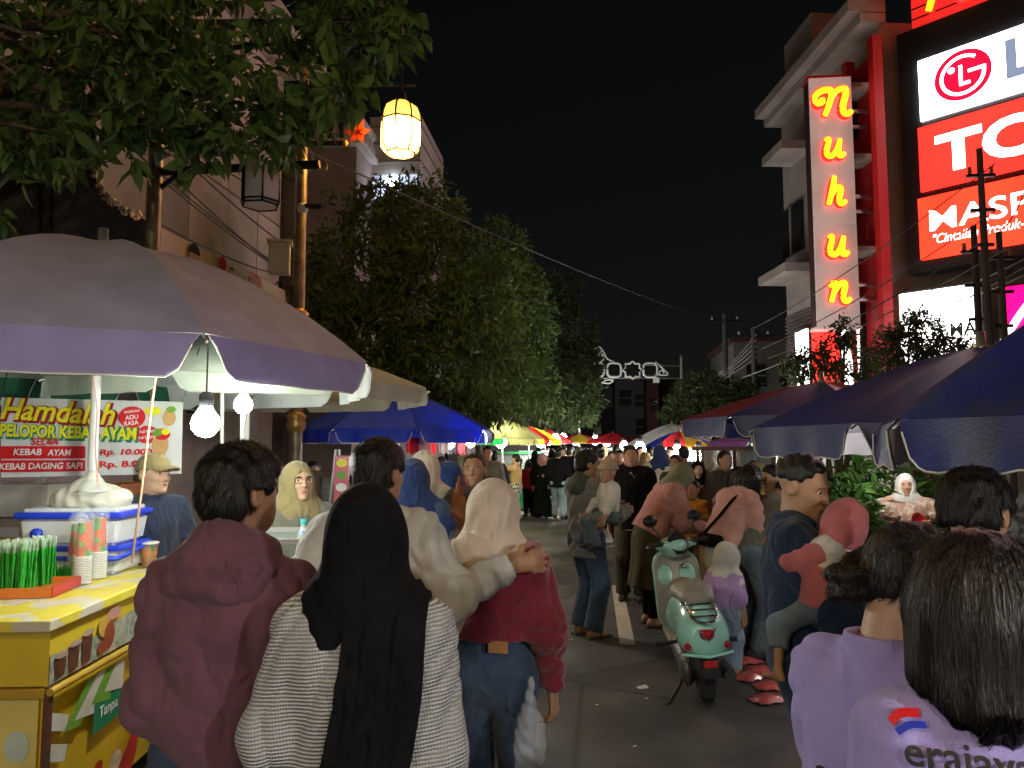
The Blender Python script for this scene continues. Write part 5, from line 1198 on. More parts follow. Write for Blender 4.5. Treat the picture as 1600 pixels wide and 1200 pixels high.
# ------------------------------------------------------------------ yellow drinks cart
K0 = W(80, 965, 2.98); ctz = K0.z; cart_rot = math.radians(8.5)
YEL = mat('cart_yellow', (.62, .46, .03), rough=.45, var=.08, vscale=4); YELT = mat('cart_top', (.66, .55, .06), rough=.4, var=.06, color2=(.55, .52, .42), c2scale=5, c2lo=.52, c2hi=.56)
YELP = mat('cart_panel_yellow', (.66, .43, .02), rough=.4, var=.1, vscale=3)
cart = empty('drinks_cart', (K0.x, K0.y, 0), cart_rot, 'yellow drinks cart with printed food panels', 'cart')
# local: +x right (street side face at x=0), +y away, cart spans x -1.1..0, y 0..1.9
Lc = 1.75; Wc = 1.15
MB().box((-Wc / 2, Lc / 2 - .02, ctz - .025), (Wc + .05, Lc + .06, .045), bev=.006).build('top_slab', YELT, cart)
MB().box((-Wc / 2, Lc / 2, ctz - .16), (Wc, Lc, .215)).build('upper_box', YEL, cart)
MB().box((-Wc / 2 - .01, Lc / 2, .40), (Wc - .02, Lc - .02, .62)).build('lower_box', YELP, cart)
MB().tube([(.02, -.02, ctz - .285), (.02, Lc, ctz - .285)], .016, 8).build('rail', mat('rail_yellow', (.55, .34, .04), rough=.4, metal=.3), cart)
MB().box((-Wc / 2, -.012, ctz - .29), (Wc, .02, .035)).build('front_trim', mat('rail_yellow', (.5, .4, .1)), cart)
MB().box((.004, .0, .40), (.022, .03, .66)).build('corner_strip', mat('corner_rust', (.10, .04, .025), rough=.6), cart)
for x in (-.15, -Wc + .15):
    for y in (.2, Lc - .2): MB().lathe([(.0, -.03), (.11, -.03), (.12, 0), (.11, .03), (0, .03)], 16, (x, y, .09), M=Matrix.Rotation(math.pi / 2, 3, 'Y')).build('wheel', mat('rubber', (.03, .03, .03), rough=.8), cart)
# prints on the street side (plane x = const): helper frame
side = empty('side_print', (0, 0, 0), math.pi / 2); side.parent = cart
# local of side: x -> cart y, -y -> cart +x
def sp(pts, mt, nm='print', y=-.006): return flat(nm, pts, mt, side, y=y)
zu = ctz - .16
sp([(.0, zu - .105), (1.7, zu - .105), (1.7, zu + .03), (.9, zu + .06), (.35, zu + .0), (.0, zu + .01)], mat('print_foliage', (.30, .34, .28), rough=.5, var=.5, vscale=22, color2=(.42, .36, .30), c2scale=14), 'print_backdrop', -.004)
CHOC = mat('print_choc', (.10, .035, .02), rough=.4, var=.4, vscale=30); CUPR = mat('print_rim', (.4, .3, .26))
for i in range(3):
    x = .075 + i * .10; sp([(x - .05, zu + .03 - .02 * (2 - i)), (x + .045, zu + .045 - .02 * (2 - i)), (x + .03, zu - .09), (x - .035, zu - .10)], CHOC, 'print_cup', -.007 - .001 * i)
    sp(disc(x, zu + .035 - .02 * (2 - i), .048, .012), CUPR, 'print_cup_rim', -.011 - .001 * i)
for (x, z, a, b, mt) in ((.42, .03, .06, .05, mat('print_warm', (.5, .3, .05))), (.46, -.02, .05, .06, mat('print_brown', (.25, .05, .02))), (.5, .07, .06, .03, mat('print_pinkish', (.5, .25, .2))), (.40, -.06, .04, .03, mat('print_brown', (.2, .1, .1)))): sp(disc(x, zu + z, a, b), mt, 'print_fruit', -.0105 - x * .004)
LG_ = mat('print_lime', (.16, .34, .04), rough=.5); WH_ = mat('print_pale', (.62, .58, .52), rough=.5)
zk = ctz - .33
for i, (x0, x1, mt) in enumerate(((.12, .25, LG_), (.20, .36, WH_), (.33, .50, LG_), (.44, .62, WH_))):
    sp([(.30 + i * .08, zk), (.36 + i * .09, zk), (x1, zk - .18 + .015 * i), (x0, zk - .16 + .02 * i)], mt, 'print_awning', -.006 - .0012 * i)
for i in range(3): sp([(.03, zk - .05 - .12 * i), (.16, zk - .10 - .12 * i), (.14, zk - .16 - .12 * i), (.03, zk - .12 - .12 * i)], WH_, 'print_stripe', -.005)
sp([(.36, zk - .26), (.95, zk - .24), (.95, zk - .12), (.36, zk - .13)], INKG, 'print_label', -.008)
text('Tanpa Pengawet', INKW, side, .40, zk - .185, h=.065, y=-.012, align='L', bold=.01)
CHI = mat('print_chili', (.5, .03, .015), rough=.35, var=.3, vscale=12)
pts = spline([(.50, zk - .62), (.64, zk - .56), (.74, zk - .46), (.78, zk - .34)], 6); L_, R_ = stroke2d(pts, [.05 + .09 * math.sin(math.pi * (i / (len(pts) - 1)) ** .8) for i in range(len(pts))]); sp(L_ + R_[::-1], CHI, 'print_chili', -.009)
for (x, z, a, b, mt) in ((.45, -.55, .09, .07, mat('print_cream', (.6, .5, .35), rough=.5, var=.3, vscale=20)), (.33, -.60, .08, .05, mat('print_cream', (.6, .5, .35))), (.58, -.46, .06, .05, mat('print_cream', (.6, .5, .35))), (.42, -.42, .04, .03, mat('print_chili', (.5, .1, .02)))): sp(disc(x, zk + z, a, b), mt, 'print_food', -.0075 - x * .002)
# prints on the near face (plane y = 0)
front = empty('front_print', (0, 0, 0), 0); front.parent = cart
def fp(pts, mt, nm='print', y=-.004): return flat(nm, pts, mt, front, y=y)
fp([(-Wc + .02, .1), (-.03, .1), (-.03, .68), (-Wc + .02, .68)], mat('print_creamy', (.66, .55, .16), rough=.45, var=.12, vscale=4), 'print_backdrop', -.003)
fp(disc(-.105, zk - .165, .048, .06), mat('print_mint', (.50, .60, .50)), 'print_bubble', -.007)
SMO = mat('print_smoothie', (.46, .10, .05), rough=.4, var=.3, vscale=14); FRO = mat('print_froth', (.60, .42, .32), rough=.5, var=.3, vscale=16)
fp([(-.36, zk - .62), (-.10, zk - .62), (-.055, zk - .36), (-.40, zk - .36)], SMO, 'print_drink', -.006); fp(disc(-.22, zk - .36, .17, .05), FRO, 'print_froth', -.008); fp(disc(-.20, zk - .30, .11, .055), FRO, 'print_froth', -.0095); fp(disc(-.12, zk - .335, .05, .05), FRO, 'print_froth', -.011)
fp(disc(-.36, zk - .12, .06, .03), SMO, 'print_splash', -.006)
fp([(-.165, zk - .28), (-.155, zk - .28), (-.155, zk - .5), (-.165, zk - .5)], mat('print_straw', (.2, .15, .13)), 'print_straw', -.013)

# ---- things on the cart
def oncart(x, y): v = Matrix.Rotation(cart_rot, 3, 'Z') @ Vector((x, y, 0)); return (K0.x + v.x, K0.y + v.y, ctz)
def onc_px(px, py, dz=0.0):
    r = ray(px, py); t = (ctz + dz - CAMZ) / r[2]; return Vector((r[0] * t, r[1] * t, ctz + dz + .001))
tr = empty('straw_tray', tuple(onc_px(25, 932)), cart_rot + .1, 'red and orange tray holding the green straws', 'tray')
TRR = mat('tray_red', (.45, .03, .03), rough=.4); TRO = mat('tray_orange', (.6, .16, .02), rough=.4)
MB().box((0, .10, .006), (.34, .30, .012)).build('tray_base', TRO, tr)
for (x, y, sx, sy, mt) in ((0, -.05, .34, .012, TRO), (.17, .10, .012, .30, TRR), (-.17, .10, .012, .30, TRR), (0, .25, .34, .012, TRO)): MB().box((x, y, .022), (sx, sy, .044)).build('tray_side', mt, tr)
STG = mat('straw_green', (.05, .50, .06), rough=.3, var=.35, vscale=30, trans=.3); STC = glassy('straw_wrap', (.8, .9, .8), .3)
def straws(label, p, n, hgt, rad, seed):
    rr_ = random.Random(seed); o = empty('straw_bundle', tuple(p), 0, label, 'straws'); mb = MB(); cl = MB()
    for i in range(n):
        x, y = rr_.uniform(-rad, rad), rr_.uniform(-rad * .8, rad * .8); h_ = hgt * rr_.uniform(.88, 1.0); lx, ly = rr_.uniform(-.012, .012), rr_.uniform(-.012, .012)
        mb.tube([(x, y, .014), (x + lx, y + ly, h_)], .0042, 6)
        cl.tube([(x + lx * .85, y + ly * .85, h_ * .86), (x + lx * 1.08, y + ly, h_ + .012)], .0062, 5, cap=False)
    mb.build('straws', STG, o); cl.build('wrapper_tips', STC, o); return o
straws('tall bundle of green wrapped straws at the left edge', onc_px(26, 925), 100, .235, .062, 1); straws('tall bundle of green straws right of the leftmost one', onc_px(62, 917), 90, .235, .05, 2)
straws('short bundle of green straws beside the cup stacks', onc_px(96, 908), 80, .085, .045, 3)
CUPC = glassy('cup_clear', (.92, .94, .92), .34, .12); 
def cup_print():
    return mat('cup_print', (.72, .10, .03), rough=.3, var=.3, vscale=25, color2=(.10, .30, .05), c2scale=18, c2lo=.5, c2hi=.54)
def cupstack(label, p, n, hgt):
    o = empty('cup_stack', tuple(p), 0, label, 'cups')
    MB().lathe([(.036, n * .0085), (.036 - .001, hgt * .55), (.029, hgt)], 18).build('cup_body', cup_print(), o)
    MB().lathe([(.030, hgt + .001), (.0, hgt + .001)], 18).build('cup_bottom', CUPC, o)
    me = MB().lathe([(.036, .000), (.0415, .0), (.0425, .003), (.0415, .006), (.036, .0065)], 18).mesh('cup_rim'); me.materials.append(mat('cup_rim', (.75, .74, .70), rough=.2, var=.05))
    for i in range(n): link('cup_rim', me, None, o, (0, 0, .002 + i * .0085))
    MB().lathe([(.045, .0), (.046, hgt + .03), (.02, hgt + .07), (0.005, hgt + .075)], 14).build('sleeve', glassy('sleeve_clear', (.95, .97, .96), .14, .1), o)
    return o
cupstack('left tall stack of clear printed cups', onc_px(118, 905), 15, .28); cupstack('middle tall stack of clear printed cups', onc_px(128, 912), 16, .30); cupstack('right tall stack of clear printed cups', onc_px(152, 903), 16, .31)
# tea cups
def drink(label, p, r, h_):
    o = empty('drink_cup', tuple(p), 0, label, 'drink')
    MB().lathe([(0, .004), (r * .70, .004), (r * .93, h_ * .78), (0, h_ * .78)], 22).build('tea', mat('iced_tea', (.55, .16, .01), rough=.15, var=.25, vscale=18, trans=.4), o)
    MB().lathe([(0, 0), (r * .74, 0), (r, h_), (r * 1.03, h_ + .002)], 22).build('cup', glassy('cup_frost', (.95, .9, .8), .22, .1), o)
    MB().lathe([(r * 1.03, h_ - .004), (r * 1.06, h_), (r * .98, h_ + .006), (0, h_ + .005)], 22).build('seal_film', mat('seal_film', (.85, .84, .78), rough=.2, trans=.3), o)
    q = empty('cup_print', (0, 0, 0), 0); q.parent = o
    for i in range(9):
        a = i * .7; z = h_ * (.35 + .45 * ((i * .37) % 1)); rr_ = r * (.76 + .24 * z / h_) + .0015
        MB().poly([(rr_ * math.cos(a + u), rr_ * math.sin(a + u), z + w) for u, w in ((-.16, -.008), (.0, -.012), (.16, -.008), (.16, .008), (0, .012), (-.16, .008))]).build('print_spot', [LG_, TRO, INKG][i % 3], q)
    return o
drink('nearer plastic cup of iced tea on the yellow counter', onc_px(232, 886), .050, .135); drink('farther plastic cup of iced tea on the yellow counter', onc_px(266, 868), .050, .135)
# cooler boxes stacked behind
WPL = mat('cooler_white', (.62, .66, .68), rough=.4, var=.06); BPL = mat('cooler_blue', (.015, .05, .62), rough=.35, var=.08)
def cooler(label, p, w, d, h_, rz, lid=True):
    o = empty('cooler_box', tuple(p), rz, label, 'box')
    bm = bmesh.new(); bmesh.ops.create_cube(bm, size=1)
    for v in bm.verts:
        t = .92 if v.co.z < 0 else 1; v.co = Vector((v.co.x * w * t, v.co.y * d * t, (v.co.z + .5) * h_))
    bmesh.ops.bevel(bm, geom=bm.edges[:], offset=.018, segments=3, affect='EDGES'); me = bpy.data.meshes.new('tub'); bm.to_mesh(me); bm.free(); link('tub', me, WPL, o)
    if lid:
        MB().box((0, 0, h_ + .012), (w + .035, d + .035, .035), bev=.012).build('lid_rim', BPL, o); MB().box((0, 0, h_ + .035), (w - .03, d - .03, .03), bev=.012).build('lid', WPL, o)
        MB().box((w * .32, -d / 2 - .018, h_ - .045), (.05, .02, .09), bev=.005).build('clip', BPL, o); MB().lathe([(0, 0), (.03, 0), (.03, .02), (0, .02)], 14, (-w * .28, -d / 2 - .018, h_ - .08), M=Matrix.Rotation(math.pi / 2, 3, 'X')).build('plug', BPL, o)
    else: MB().tube([(-w * .52, -d * .4, h_ - .05), (-w * .5, -d * .56, h_ - .06), (w * .5, -d * .56, h_ - .06), (w * .53, -d * .4, h_ - .05), (w * .53, d * .4, h_ - .02)], .014, 8).build('handle', BPL, o); MB().box((0, 0, h_ - .01), (w + .03, d + .03, .03), bev=.01).build('rim', BPL, o)
    return o
pc = W(137, 880, 4.12); 
cooler('lower white tub with blue handle behind the cups', (pc.x, pc.y, ctz + .0), .50, .34, .15, cart_rot, False)
cooler('white cooler box with blue lid and clip behind the cups', (pc.x - .02, pc.y, ctz + .152), .53, .36, .15, cart_rot, True)
# white sack on the cooler
def sackf(p):
    d = un(.08, ell(p, (.08, 0, .04), (.15, .13, .075)), ell(p, (-.07, 0, .04), (.15, .12, .08)), rc(p, (-.02, 0, .08), (.0, 0, .17), .07, .03))
    return np.maximum(d + .006 * np.sin(p[:, 0] * 60 + p[:, 2] * 40) * np.sin(p[:, 2] * 33 - p[:, 0] * 21), -p[:, 2])
sk_ = solid('white_sack', sackf, (-.3, -.2, -.02), (.3, .2, .3), .011, mat('sack_plastic', (.80, .78, .68), rough=.35, var=.05, trans=.2), None); sk_.location = (pc.x - .0, pc.y, ctz + .35); tag(sk_, 'crumpled white sack lying on the cooler box', 'sack')
jr = empty('clear_lid_jar', tuple(W(146, 768, 4.05)), 0, 'clear dome lid on top of the white sack', 'lid'); MB().lathe([(.075, 0), (.07, .03), (.05, .055), (.0, .065)], 18).build('dome', glassy('dome_clear', (.95, .97, .97), .3), jr); MB().lathe([(.075, 0), (.082, .003), (.075, .007)], 18).build('dome_rim', WPL, jr)
ytub = empty('yellow_tub', tuple(W(4, 850, 4.0)), 0, 'yellow plastic tub behind the straws', 'tub'); MB().lathe([(0, -.14), (.13, -.14), (.16, .0), (.168, .005), (.155, .005), (.125, -.13), (0, -.13)], 24).build('tub_wall', YEL, ytub); MB().lathe([(.16, -.012), (.172, -.004), (.16, .01)], 24).build('tub_rim', YELP, ytub)

# ------------------------------------------------------------------ kebab banner
dB = 4.55; Q0 = W(2, 622, dB); Q1 = W(286, 628, dB); bang = math.atan2(Q1.y - Q0.y, Q1.x - Q0.x)
o2 = (Q0.x, Q0.y)
def kb(px, py): return onplane(px, py, o2, bang)
kbn = empty('kebab_banner', (Q0.x, Q0.y, 0), bang, 'white kebab menu banner with yellow lettering and red price bars', 'banner')
def quad(nm, a, b, c, d_, mt, y=-.012): return flat(nm, [kb(*a), kb(*b), kb(*c), kb(*d_)], mt, kbn, y=y)
BANW = mat('banner_white', (.72, .74, .74), rough=.4, var=.05, trans=.12)
A1, A2, A3_, A4 = kb(2, 621), kb(286, 628), kb(284, 740), kb(2, 746)
def bs(u, v):
    t = np.array(A1) * (1 - u) + np.array(A2) * u; b = np.array(A4) * (1 - u) + np.array(A3_) * u; q = t * (1 - v) + b * v; return (q[0], -.002 - .006 * abs(math.sin(u * 9)) * v, q[1])
MB().grid(bs, 24, 8).build('sheet', BANW, kbn)
YLW = mat('print_yellow', (.78, .72, .02), rough=.4); MRN = mat('print_maroon', (.30, .01, .02), rough=.4); RD = mat('print_bright_red', (.62, .015, .02), rough=.4)
def ktext(s, px0, px1, pyc0, pyc1, hpx, mt, y=-.016, shear=0, bold=0, outline=None, ob=.05):
    (x0, z0), (x1, z1) = kb(px0, pyc0), kb(px1, pyc1); hh = hpx * dB / FPX
    rot_ = math.atan2(z1 - z0, x1 - x0); kw = dict(w=math.hypot(x1 - x0, z1 - z0), h=hh, shear=shear, rot=rot_)
    if outline:
        text(s, outline, kbn, (x0 + x1) / 2 + .006, (z0 + z1) / 2 - .006, y=y + .002, bold=bold + ob, **{**kw, 'w': kw['w'] + .02, 'h': hh + .02})
    return text(s, mt, kbn, (x0 + x1) / 2, (z0 + z1) / 2, y=y, bold=bold, **kw)
ktext('Hamdalah', 5, 182, 638, 648, 34, YLW, shear=.25, bold=.02, outline=MRN)
ktext('PELOPOR KEBAB AYAM', 3, 215, 672, 678, 20, YLW, bold=.035, outline=INKG, ob=.05)
ktext('SEDIA', 51, 94, 690, 690, 11, RD, shear=.2, bold=.02)
quad('price_bar', (2, 697), (135, 697), (135, 716), (2, 717), RD); quad('price_bar', (2, 719), (135, 719), (135, 736), (2, 738), RD)
ktext('KEBAB', 24, 68, 706, 706, 10, INKW, y=-.018, shear=.15, bold=.02); ktext('AYAM', 77, 114, 707, 707, 10, INKW, y=-.018, shear=.15, bold=.02); ktext('KEBAB DAGING SAPI', 2, 132, 729, 727, 10, INKW, y=-.018, shear=.1, bold=.02)
ktext('Rp. 10.000', 158, 240, 708, 707, 12, RD, shear=.15, bold=.03); ktext('Rp. 8.000', 158, 240, 727, 725, 13, RD, bold=.03)
for (px, py, rx, rz, ls) in ((208, 652, 21, 17, ('RASAKAN', 'ADU', 'RASA')), (232, 679, 17, 14, ('Full Mayo', 'Full Daging'))):
    c_ = kb(px, py); flat('bubble', disc(c_[0], c_[1], rx * dB / FPX, rz * dB / FPX), RD, kbn, y=-.014)
    for i, t_ in enumerate(ls): text(t_, INKW, kbn, c_[0], c_[1] + (1 - i if len(ls) == 3 else .5 - i) * 9 * dB / FPX, h=(7 if len(ls[0]) > 7 or i else 5) * dB / FPX * (.8 if len(t_) > 5 else 1), y=-.018, rot=.12, bold=.02)
c_ = kb(252, 694); 
for i, (dx, dz, a, b, mt) in enumerate(((0, .0, .05, .075, mat('print_wrap', (.55, .33, .14))), (.01, .06, .05, .035, RD), (-.02, .07, .03, .025, LG_), (.03, .075, .025, .02, YLW), (.05, .16, .04, .05, mat('print_wrap', (.5, .3, .1))), (.06, .21, .03, .02, LG_), (-.05, .2, .05, .025, YLW))): flat('food_drawing', disc(c_[0] + dx, c_[1] + dz, a, b), mt, kbn, y=-.0145 - .0006 * i)
flat('star_burst', [(kb(148, 728)[0] + (.04 if i % 2 else .022) * math.cos(i * math.pi / 7), kb(148, 728)[1] + (.04 if i % 2 else .022) * math.sin(i * math.pi / 7)) for i in range(14)], YLW, kbn, y=-.015)
for px, py in ((3, 622), (285, 629)): a = kb(px, py); MB().tube([(a[0], 0, a[1]), (a[0] + (.05 if px > 100 else -.02), .1, a[1] + .35)], .004, 5).build('tie', WIRE, kbn)
# cords at the stall
def rope(label, pts, r, mt): tag(MB().tube(pts, r, 6).build('cord', mt), label, 'cord')
ROPE = mat('rope_tan', (.40, .24, .14), rough=.9, bump=.5, bscale=120)
rope('tan guy rope running from the umbrella to the counter', [W(247, 560, 3.5), W(235, 650, 3.5), W(222, 760, 3.5), W(206, 880, 3.5)], .006, ROPE)
rope('pink string hanging beside the white umbrella pole', [W(147, 590, 3.6), W(152, 640, 3.6), W(149, 700, 3.6), W(153, 760, 3.6)], .003, mat('string_pink', (.6, .25, .22)))
rope('dark knotted cord at the left above the banner', [W(80, 545, 3.9), W(60, 585, 3.9), W(47, 610, 3.9), W(44, 622, 3.9)], .004, WIRE)
tag(MB().tube([W(347, 610, 4.4), W(347, 705, 4.4)], .011, 8).build('thin_pole', WHITEP), 'thin white pole just right of the big bulb', 'pole')
# crates with bottles far left
CRR = mat('crate_red', (.35, .03, .03), rough=.5, var=.15); 
def crate(label, p, w, h_, d_, mt, rz=0):
    o = empty('crate', tuple(p), rz, label, 'crate'); 
    for (x, y, sx, sy) in ((0, -d_ / 2, w, .02), (0, d_ / 2, w, .02), (-w / 2, 0, .02, d_ - .02), (w / 2, 0, .02, d_ - .02)):
        MB().box((x, y, .05), (sx, sy, .10)).build('crate_wall', mt, o); MB().box((x, y, h_ - .03), (sx, sy, .06)).build('crate_rim', mt, o)
        for t in (-.48, -.16, .16, .48): MB().box((x + (t * w if sx > sy else 0), y + (t * d_ if sy > sx else 0), h_ * .52), (.03, .022, h_ * .8)).build('crate_bar', mt, o)
    MB().box((0, 0, .008), (w - .01, d_ - .01, .016)).build('crate_floor', mt, o)
    for i in range(4):
        for j in range(3): MB().lathe([(0, .02), (.03, .02), (.03, h_ * .55), (.012, h_ * .85), (.012, h_ * .98), (0, h_ * .98)], 8, (-w * .36 + i * w * .24, -d_ * .3 + j * d_ * .3, 0)).build('bottle', mat('bottle_dark', (.03, .02, .015), rough=.1), o)
    return o
pcr = W(30, 850, 5.2)
crate('bottom red bottle crate behind the cart', (pcr.x, pcr.y, .42), .42, .28, .32, CRR); crate('red bottle crate on top of the other one', (pcr.x, pcr.y, .72), .42, .28, .32, CRR)
MBX = mat('carton', (.42, .33, .24), rough=.9, var=.15)
def carton(label, p, s, mt=MBX, rz=0.0):
    o = empty('carton', tuple(p), rz, label, 'box'); MB().box((0, 0, s[2] / 2), s, bev=.004).build('carton_body', mt, o); MB().box((0, 0, s[2] + .003), (.05, s[1] + .002, .004)).build('tape', mat('tape', (.45, .36, .2), rough=.3), o); MB().box((0, -s[1] / 2 - .002, s[2] * .5), (s[0] * .5, .003, s[2] * .35)).build('carton_label', WH_, o); return o
carton('plain wooden pallet box under the crates', (pcr.x, pcr.y, 0), (.6, .5, .41)); carton('pale carton on top of the bottle crates', (pcr.x + .02, pcr.y, 1.01), (.40, .32, .18)); carton('upper cream carton below the banner', (pcr.x + .1, pcr.y, 1.20), (.46, .34, .22), mat('carton_pale', (.6, .56, .48)))
carton('orange cabinet standing beside the crates', (pcr.x + .62, pcr.y + .1, 0), (.36, .4, 1.42), mat('cabinet_orange', (.40, .10, .03), rough=.5))
# glass display case and bottles at the counter's end
gc = W(432, 905, 3.6); gz = ZAT(838, 3.6, 430)
gcase = empty('display_case', (gc.x, gc.y, 0), cart_rot, 'small aluminium framed glass case beside the maroon hoodie', 'display case')
ALU = mat('aluminium', (.5, .48, .45), rough=.35, metal=.8)
zc0 = gz - .34; w_, d_ = .34, .5
for x in (-w_ / 2, w_ / 2):
    for y in (-d_ / 2, d_ / 2): MB().box((x, y, (zc0 + gz) / 2), (.022, .022, gz - zc0)).build('frame_post', ALU, gcase)
for z in (zc0, gz):
    for y in (-d_ / 2, d_ / 2): MB().box((0, y, z), (w_ + .022, .024, .022)).build('frame_rail', ALU, gcase)
    for x in (-w_ / 2, w_ / 2): MB().box((x, 0, z), (.024, d_ - .02, .022)).build('frame_rail', ALU, gcase)
GP = glassy('pane_glass', (.8, .9, .9), .12, .03)
MB().box((0, -d_ / 2, (zc0 + gz) / 2), (w_ - .02, .004, gz - zc0 - .02)).build('pane', GP, gcase); MB().box((w_ / 2, 0, (zc0 + gz) / 2), (.004, d_ - .02, gz - zc0 - .02)).build('pane', GP, gcase); MB().box((0, 0, gz), (w_ - .02, d_ - .02, .004)).build('pane', GP, gcase)
MB().box((0, 0, zc0 / 2), (w_ + .02, d_ + .02, zc0)).build('plinth', YELP, gcase)
MB().box((0, 0, zc0 + .05), (w_ * .8, d_ * .8, .05), bev=.01).build('food_tray', mat('food_warm', (.45, .25, .08), var=.5, vscale=25), gcase)
for k, (px, py, lb) in enumerate(((478, 868, 'nearer clear water bottle with blue cap'), (474, 848, 'farther clear water bottle with teal cap'))):
    p = W(px, py, 3.5 + .2 * k); o = empty('water_bottle', (p.x, p.y, p.z - .11), 0, lb, 'bottle')
    MB().lathe([(0, 0), (.032, .0), (.033, .12), (.03, .15), (.014, .19), (.014, .205)], 14).build('bottle_body', glassy('bottle_clear', (.8, .92, .95), .3), o); MB().lathe([(.016, .203), (.017, .225), (0, .226)], 12).build('bottle_cap', [BPL, mat('cap_teal', (.02, .35, .35))][k], o); MB().lathe([(.0335, .06), (.0337, .10)], 14).build('bottle_label', mat('label_blue', (.2, .4, .6)), o)
    tag(MB().box((p.x, p.y, (p.z - .115) / 2), (.16, .16, p.z - .115), bev=.01).build('display_pedestal', YELP), ['narrow yellow pedestal under the nearer bottle', 'narrow yellow pedestal under the farther bottle'][k], 'stand')
# pink menu sign on poles
ms = empty('menu_sign', tuple(PL(535, 6.2)), YAW, 'tall pink menu sign with pictures beside the blue umbrella', 'sign')
zt, zb = ZAT(712, 6.2, 535), ZAT(790, 6.2, 535)
MB().box((0, 0, (zt + zb) / 2), (.12, .02, zt - zb)).build('panel', mat('menu_pink', (.6, .10, .16), rough=.4), ms)
for i in range(4): flat('menu_picture', disc(0, zt - .06 - i * .1, .045, .035), [YLW, LG_, INKW, ORP][i], ms, y=-.014)
text('ES BUAH', INKW, ms, 0, zt - .02, w=.10, y=-.015)
for x0, x1 in ((-.06, -.22), (-.03, .08)): MB().tube([(x1, .05, 0), (x0, .02, zt + .05)], .012, 6).build('leg', STEEL, ms)

# ------------------------------------------------------------------ stall tables and goods
def stall(label, p, rz, w, d_, h_, clothm, shelf=True, roofed=False):
    o = empty('stall_table', (p[0], p[1], 0), rz, label, 'table')
    MB().box((0, 0, h_ - .02), (w, d_, .04)).build('table_top', mat('wood_board', (.28, .18, .10), rough=.8, var=.25, stretch=(1, 8, 1)), o)
    MB().grid(lambda u, v: ((u - .5) * w * 1.01, -d_ / 2 - .012 - .02 * v * math.sin(u * 23), h_ - (h_ - .15) * v), 30, 4).build('table_cloth', clothm, o)
    for x in (-w / 2 + .05, w / 2 - .05):
        for y in (-d_ / 2 + .05, d_ / 2 - .05): MB().box((x, y, h_ / 2 - .02), (.045, .045, h_ - .04)).build('leg', mat('wood_board', (.2, .2, .2)), o)
    return o
st1 = PL(660, 8.6); stall('snack stall table with a red cloth under the blue umbrella', st1, .3, 1.6, .7, .8, CV['red'])
FRAMEW = mat('stall_frame', (.12, .06, .035), rough=.6, var=.2)
# hanging packets at the blue umbrella's rim
PKC = [mat('packet_pink', (.6, .3, .22), rough=.35, var=.2), CV['red'], mat('packet_cream', (.62, .5, .36), rough=.35, var=.2), mat('packet_yellow', (.6, .42, .06), rough=.35), glassy('packet_clear', (.9, .9, .85), .5)]
for i, (px, w2, mi, lb) in enumerate(((645, 20, 1, 'red cloth'), (668, 24, 0, 'pale pink packet strip'), (678, 7, 1, 'narrow red ribbon'), (694, 16, 2, 'cream packet strip'), (706, 14, 4, 'clear packet bundle'), (721, 11, 1, 'bright red pennant'), (736, 13, 4, 'shiny clear packet strip'))):
    a = W(px, 684, 8.0 + .05 * (i % 2)); ww = w2 * 8 / FPX; hh = .17
    o = MB().grid(lambda u, v: ((u - .5) * ww, .015 * math.sin(u * 9 + i), -hh * v * (1 - .08 * math.sin(u * 11))), 6, 3).build('hanging_packet', PKC[mi]); o.location = a; o.rotation_euler = (0, 0, YAW); tag(o, lb + ' hanging from the blue umbrella rim, number ' .replace(', number ', '') + ['', ' at its left', ' near its middle', ' right of the middle', ' by the left lamp', ' between the two lamps', ' by the right lamp'][i], 'packet')
# bright right stall with glass cases
def glass_stall(label, px, d, w, h0, h1, rz, frame, lit=None):
    p = PL(px, d); o = empty('glass_stall', tuple(p), rz, label, 'stall')
    MB().box((0, 0, h0 / 2), (w, .6, h0)).build('counter', frame, o)
    for x in (-w / 2 + .03, 0, w / 2 - .03):
        for y in (-.27, .27): MB().box((x, y, (h0 + h1) / 2), (.045, .045, h1 - h0)).build('post', frame, o)
    MB().box((0, 0, h1), (w + .06, .66, .05)).build('roof', frame, o); MB().box((0, 0, (h0 + h1) / 2), (w - .1, .5, .025)).build('shelf', frame, o)
    for x in (-w / 4, w / 4): MB().box((x, -.28, (h0 + h1) / 2), (w / 2 - .07, .006, h1 - h0 - .06)).build('pane', GP, o)
    rr_ = random.Random(int(px))
    for i in range(9):
        for z in (h0 + .01, (h0 + h1) / 2 + .015): MB().lathe([(0, 0), (.05, 0), (.06, .05), (.035, .09), (0, .1)], 8, (-w * .42 + i * w * .105, rr_.uniform(-.15, .15), z)).build('goods', [mat('goods_a', (.5, .2, .05)), mat('goods_b', (.5, .42, .2)), mat('goods_c', (.3, .05, .04))][rr_.randrange(3)], o)
    return o
glass_stall('bright food stall with glass shelves below the rainbow umbrella', 1060, 15, 2.2, .9, 1.62, -.2, WHITEP); glass_stall('brown wooden glass stall under the maroon umbrella', 1150, 9.4, .95, .95, 1.65, -.25, FRAMEW); glass_stall('white glass stall under the pale canopy', 1000, 21, 2.0, .9, 1.6, 0, WHITEP)
glass_stall('green framed stall beside the olive umbrella', 805, 20.5, 1.4, .85, 1.5, .2, CV['green']); glass_stall('white stall beyond the red and yellow umbrella', 850, 26, 1.8, .85, 1.5, .2, WHITEP)
glass_stall('dim stall behind the scarfed woman in olive jacket', 500, 7.6, 1.5, .8, 1.4, .3, FRAMEW)
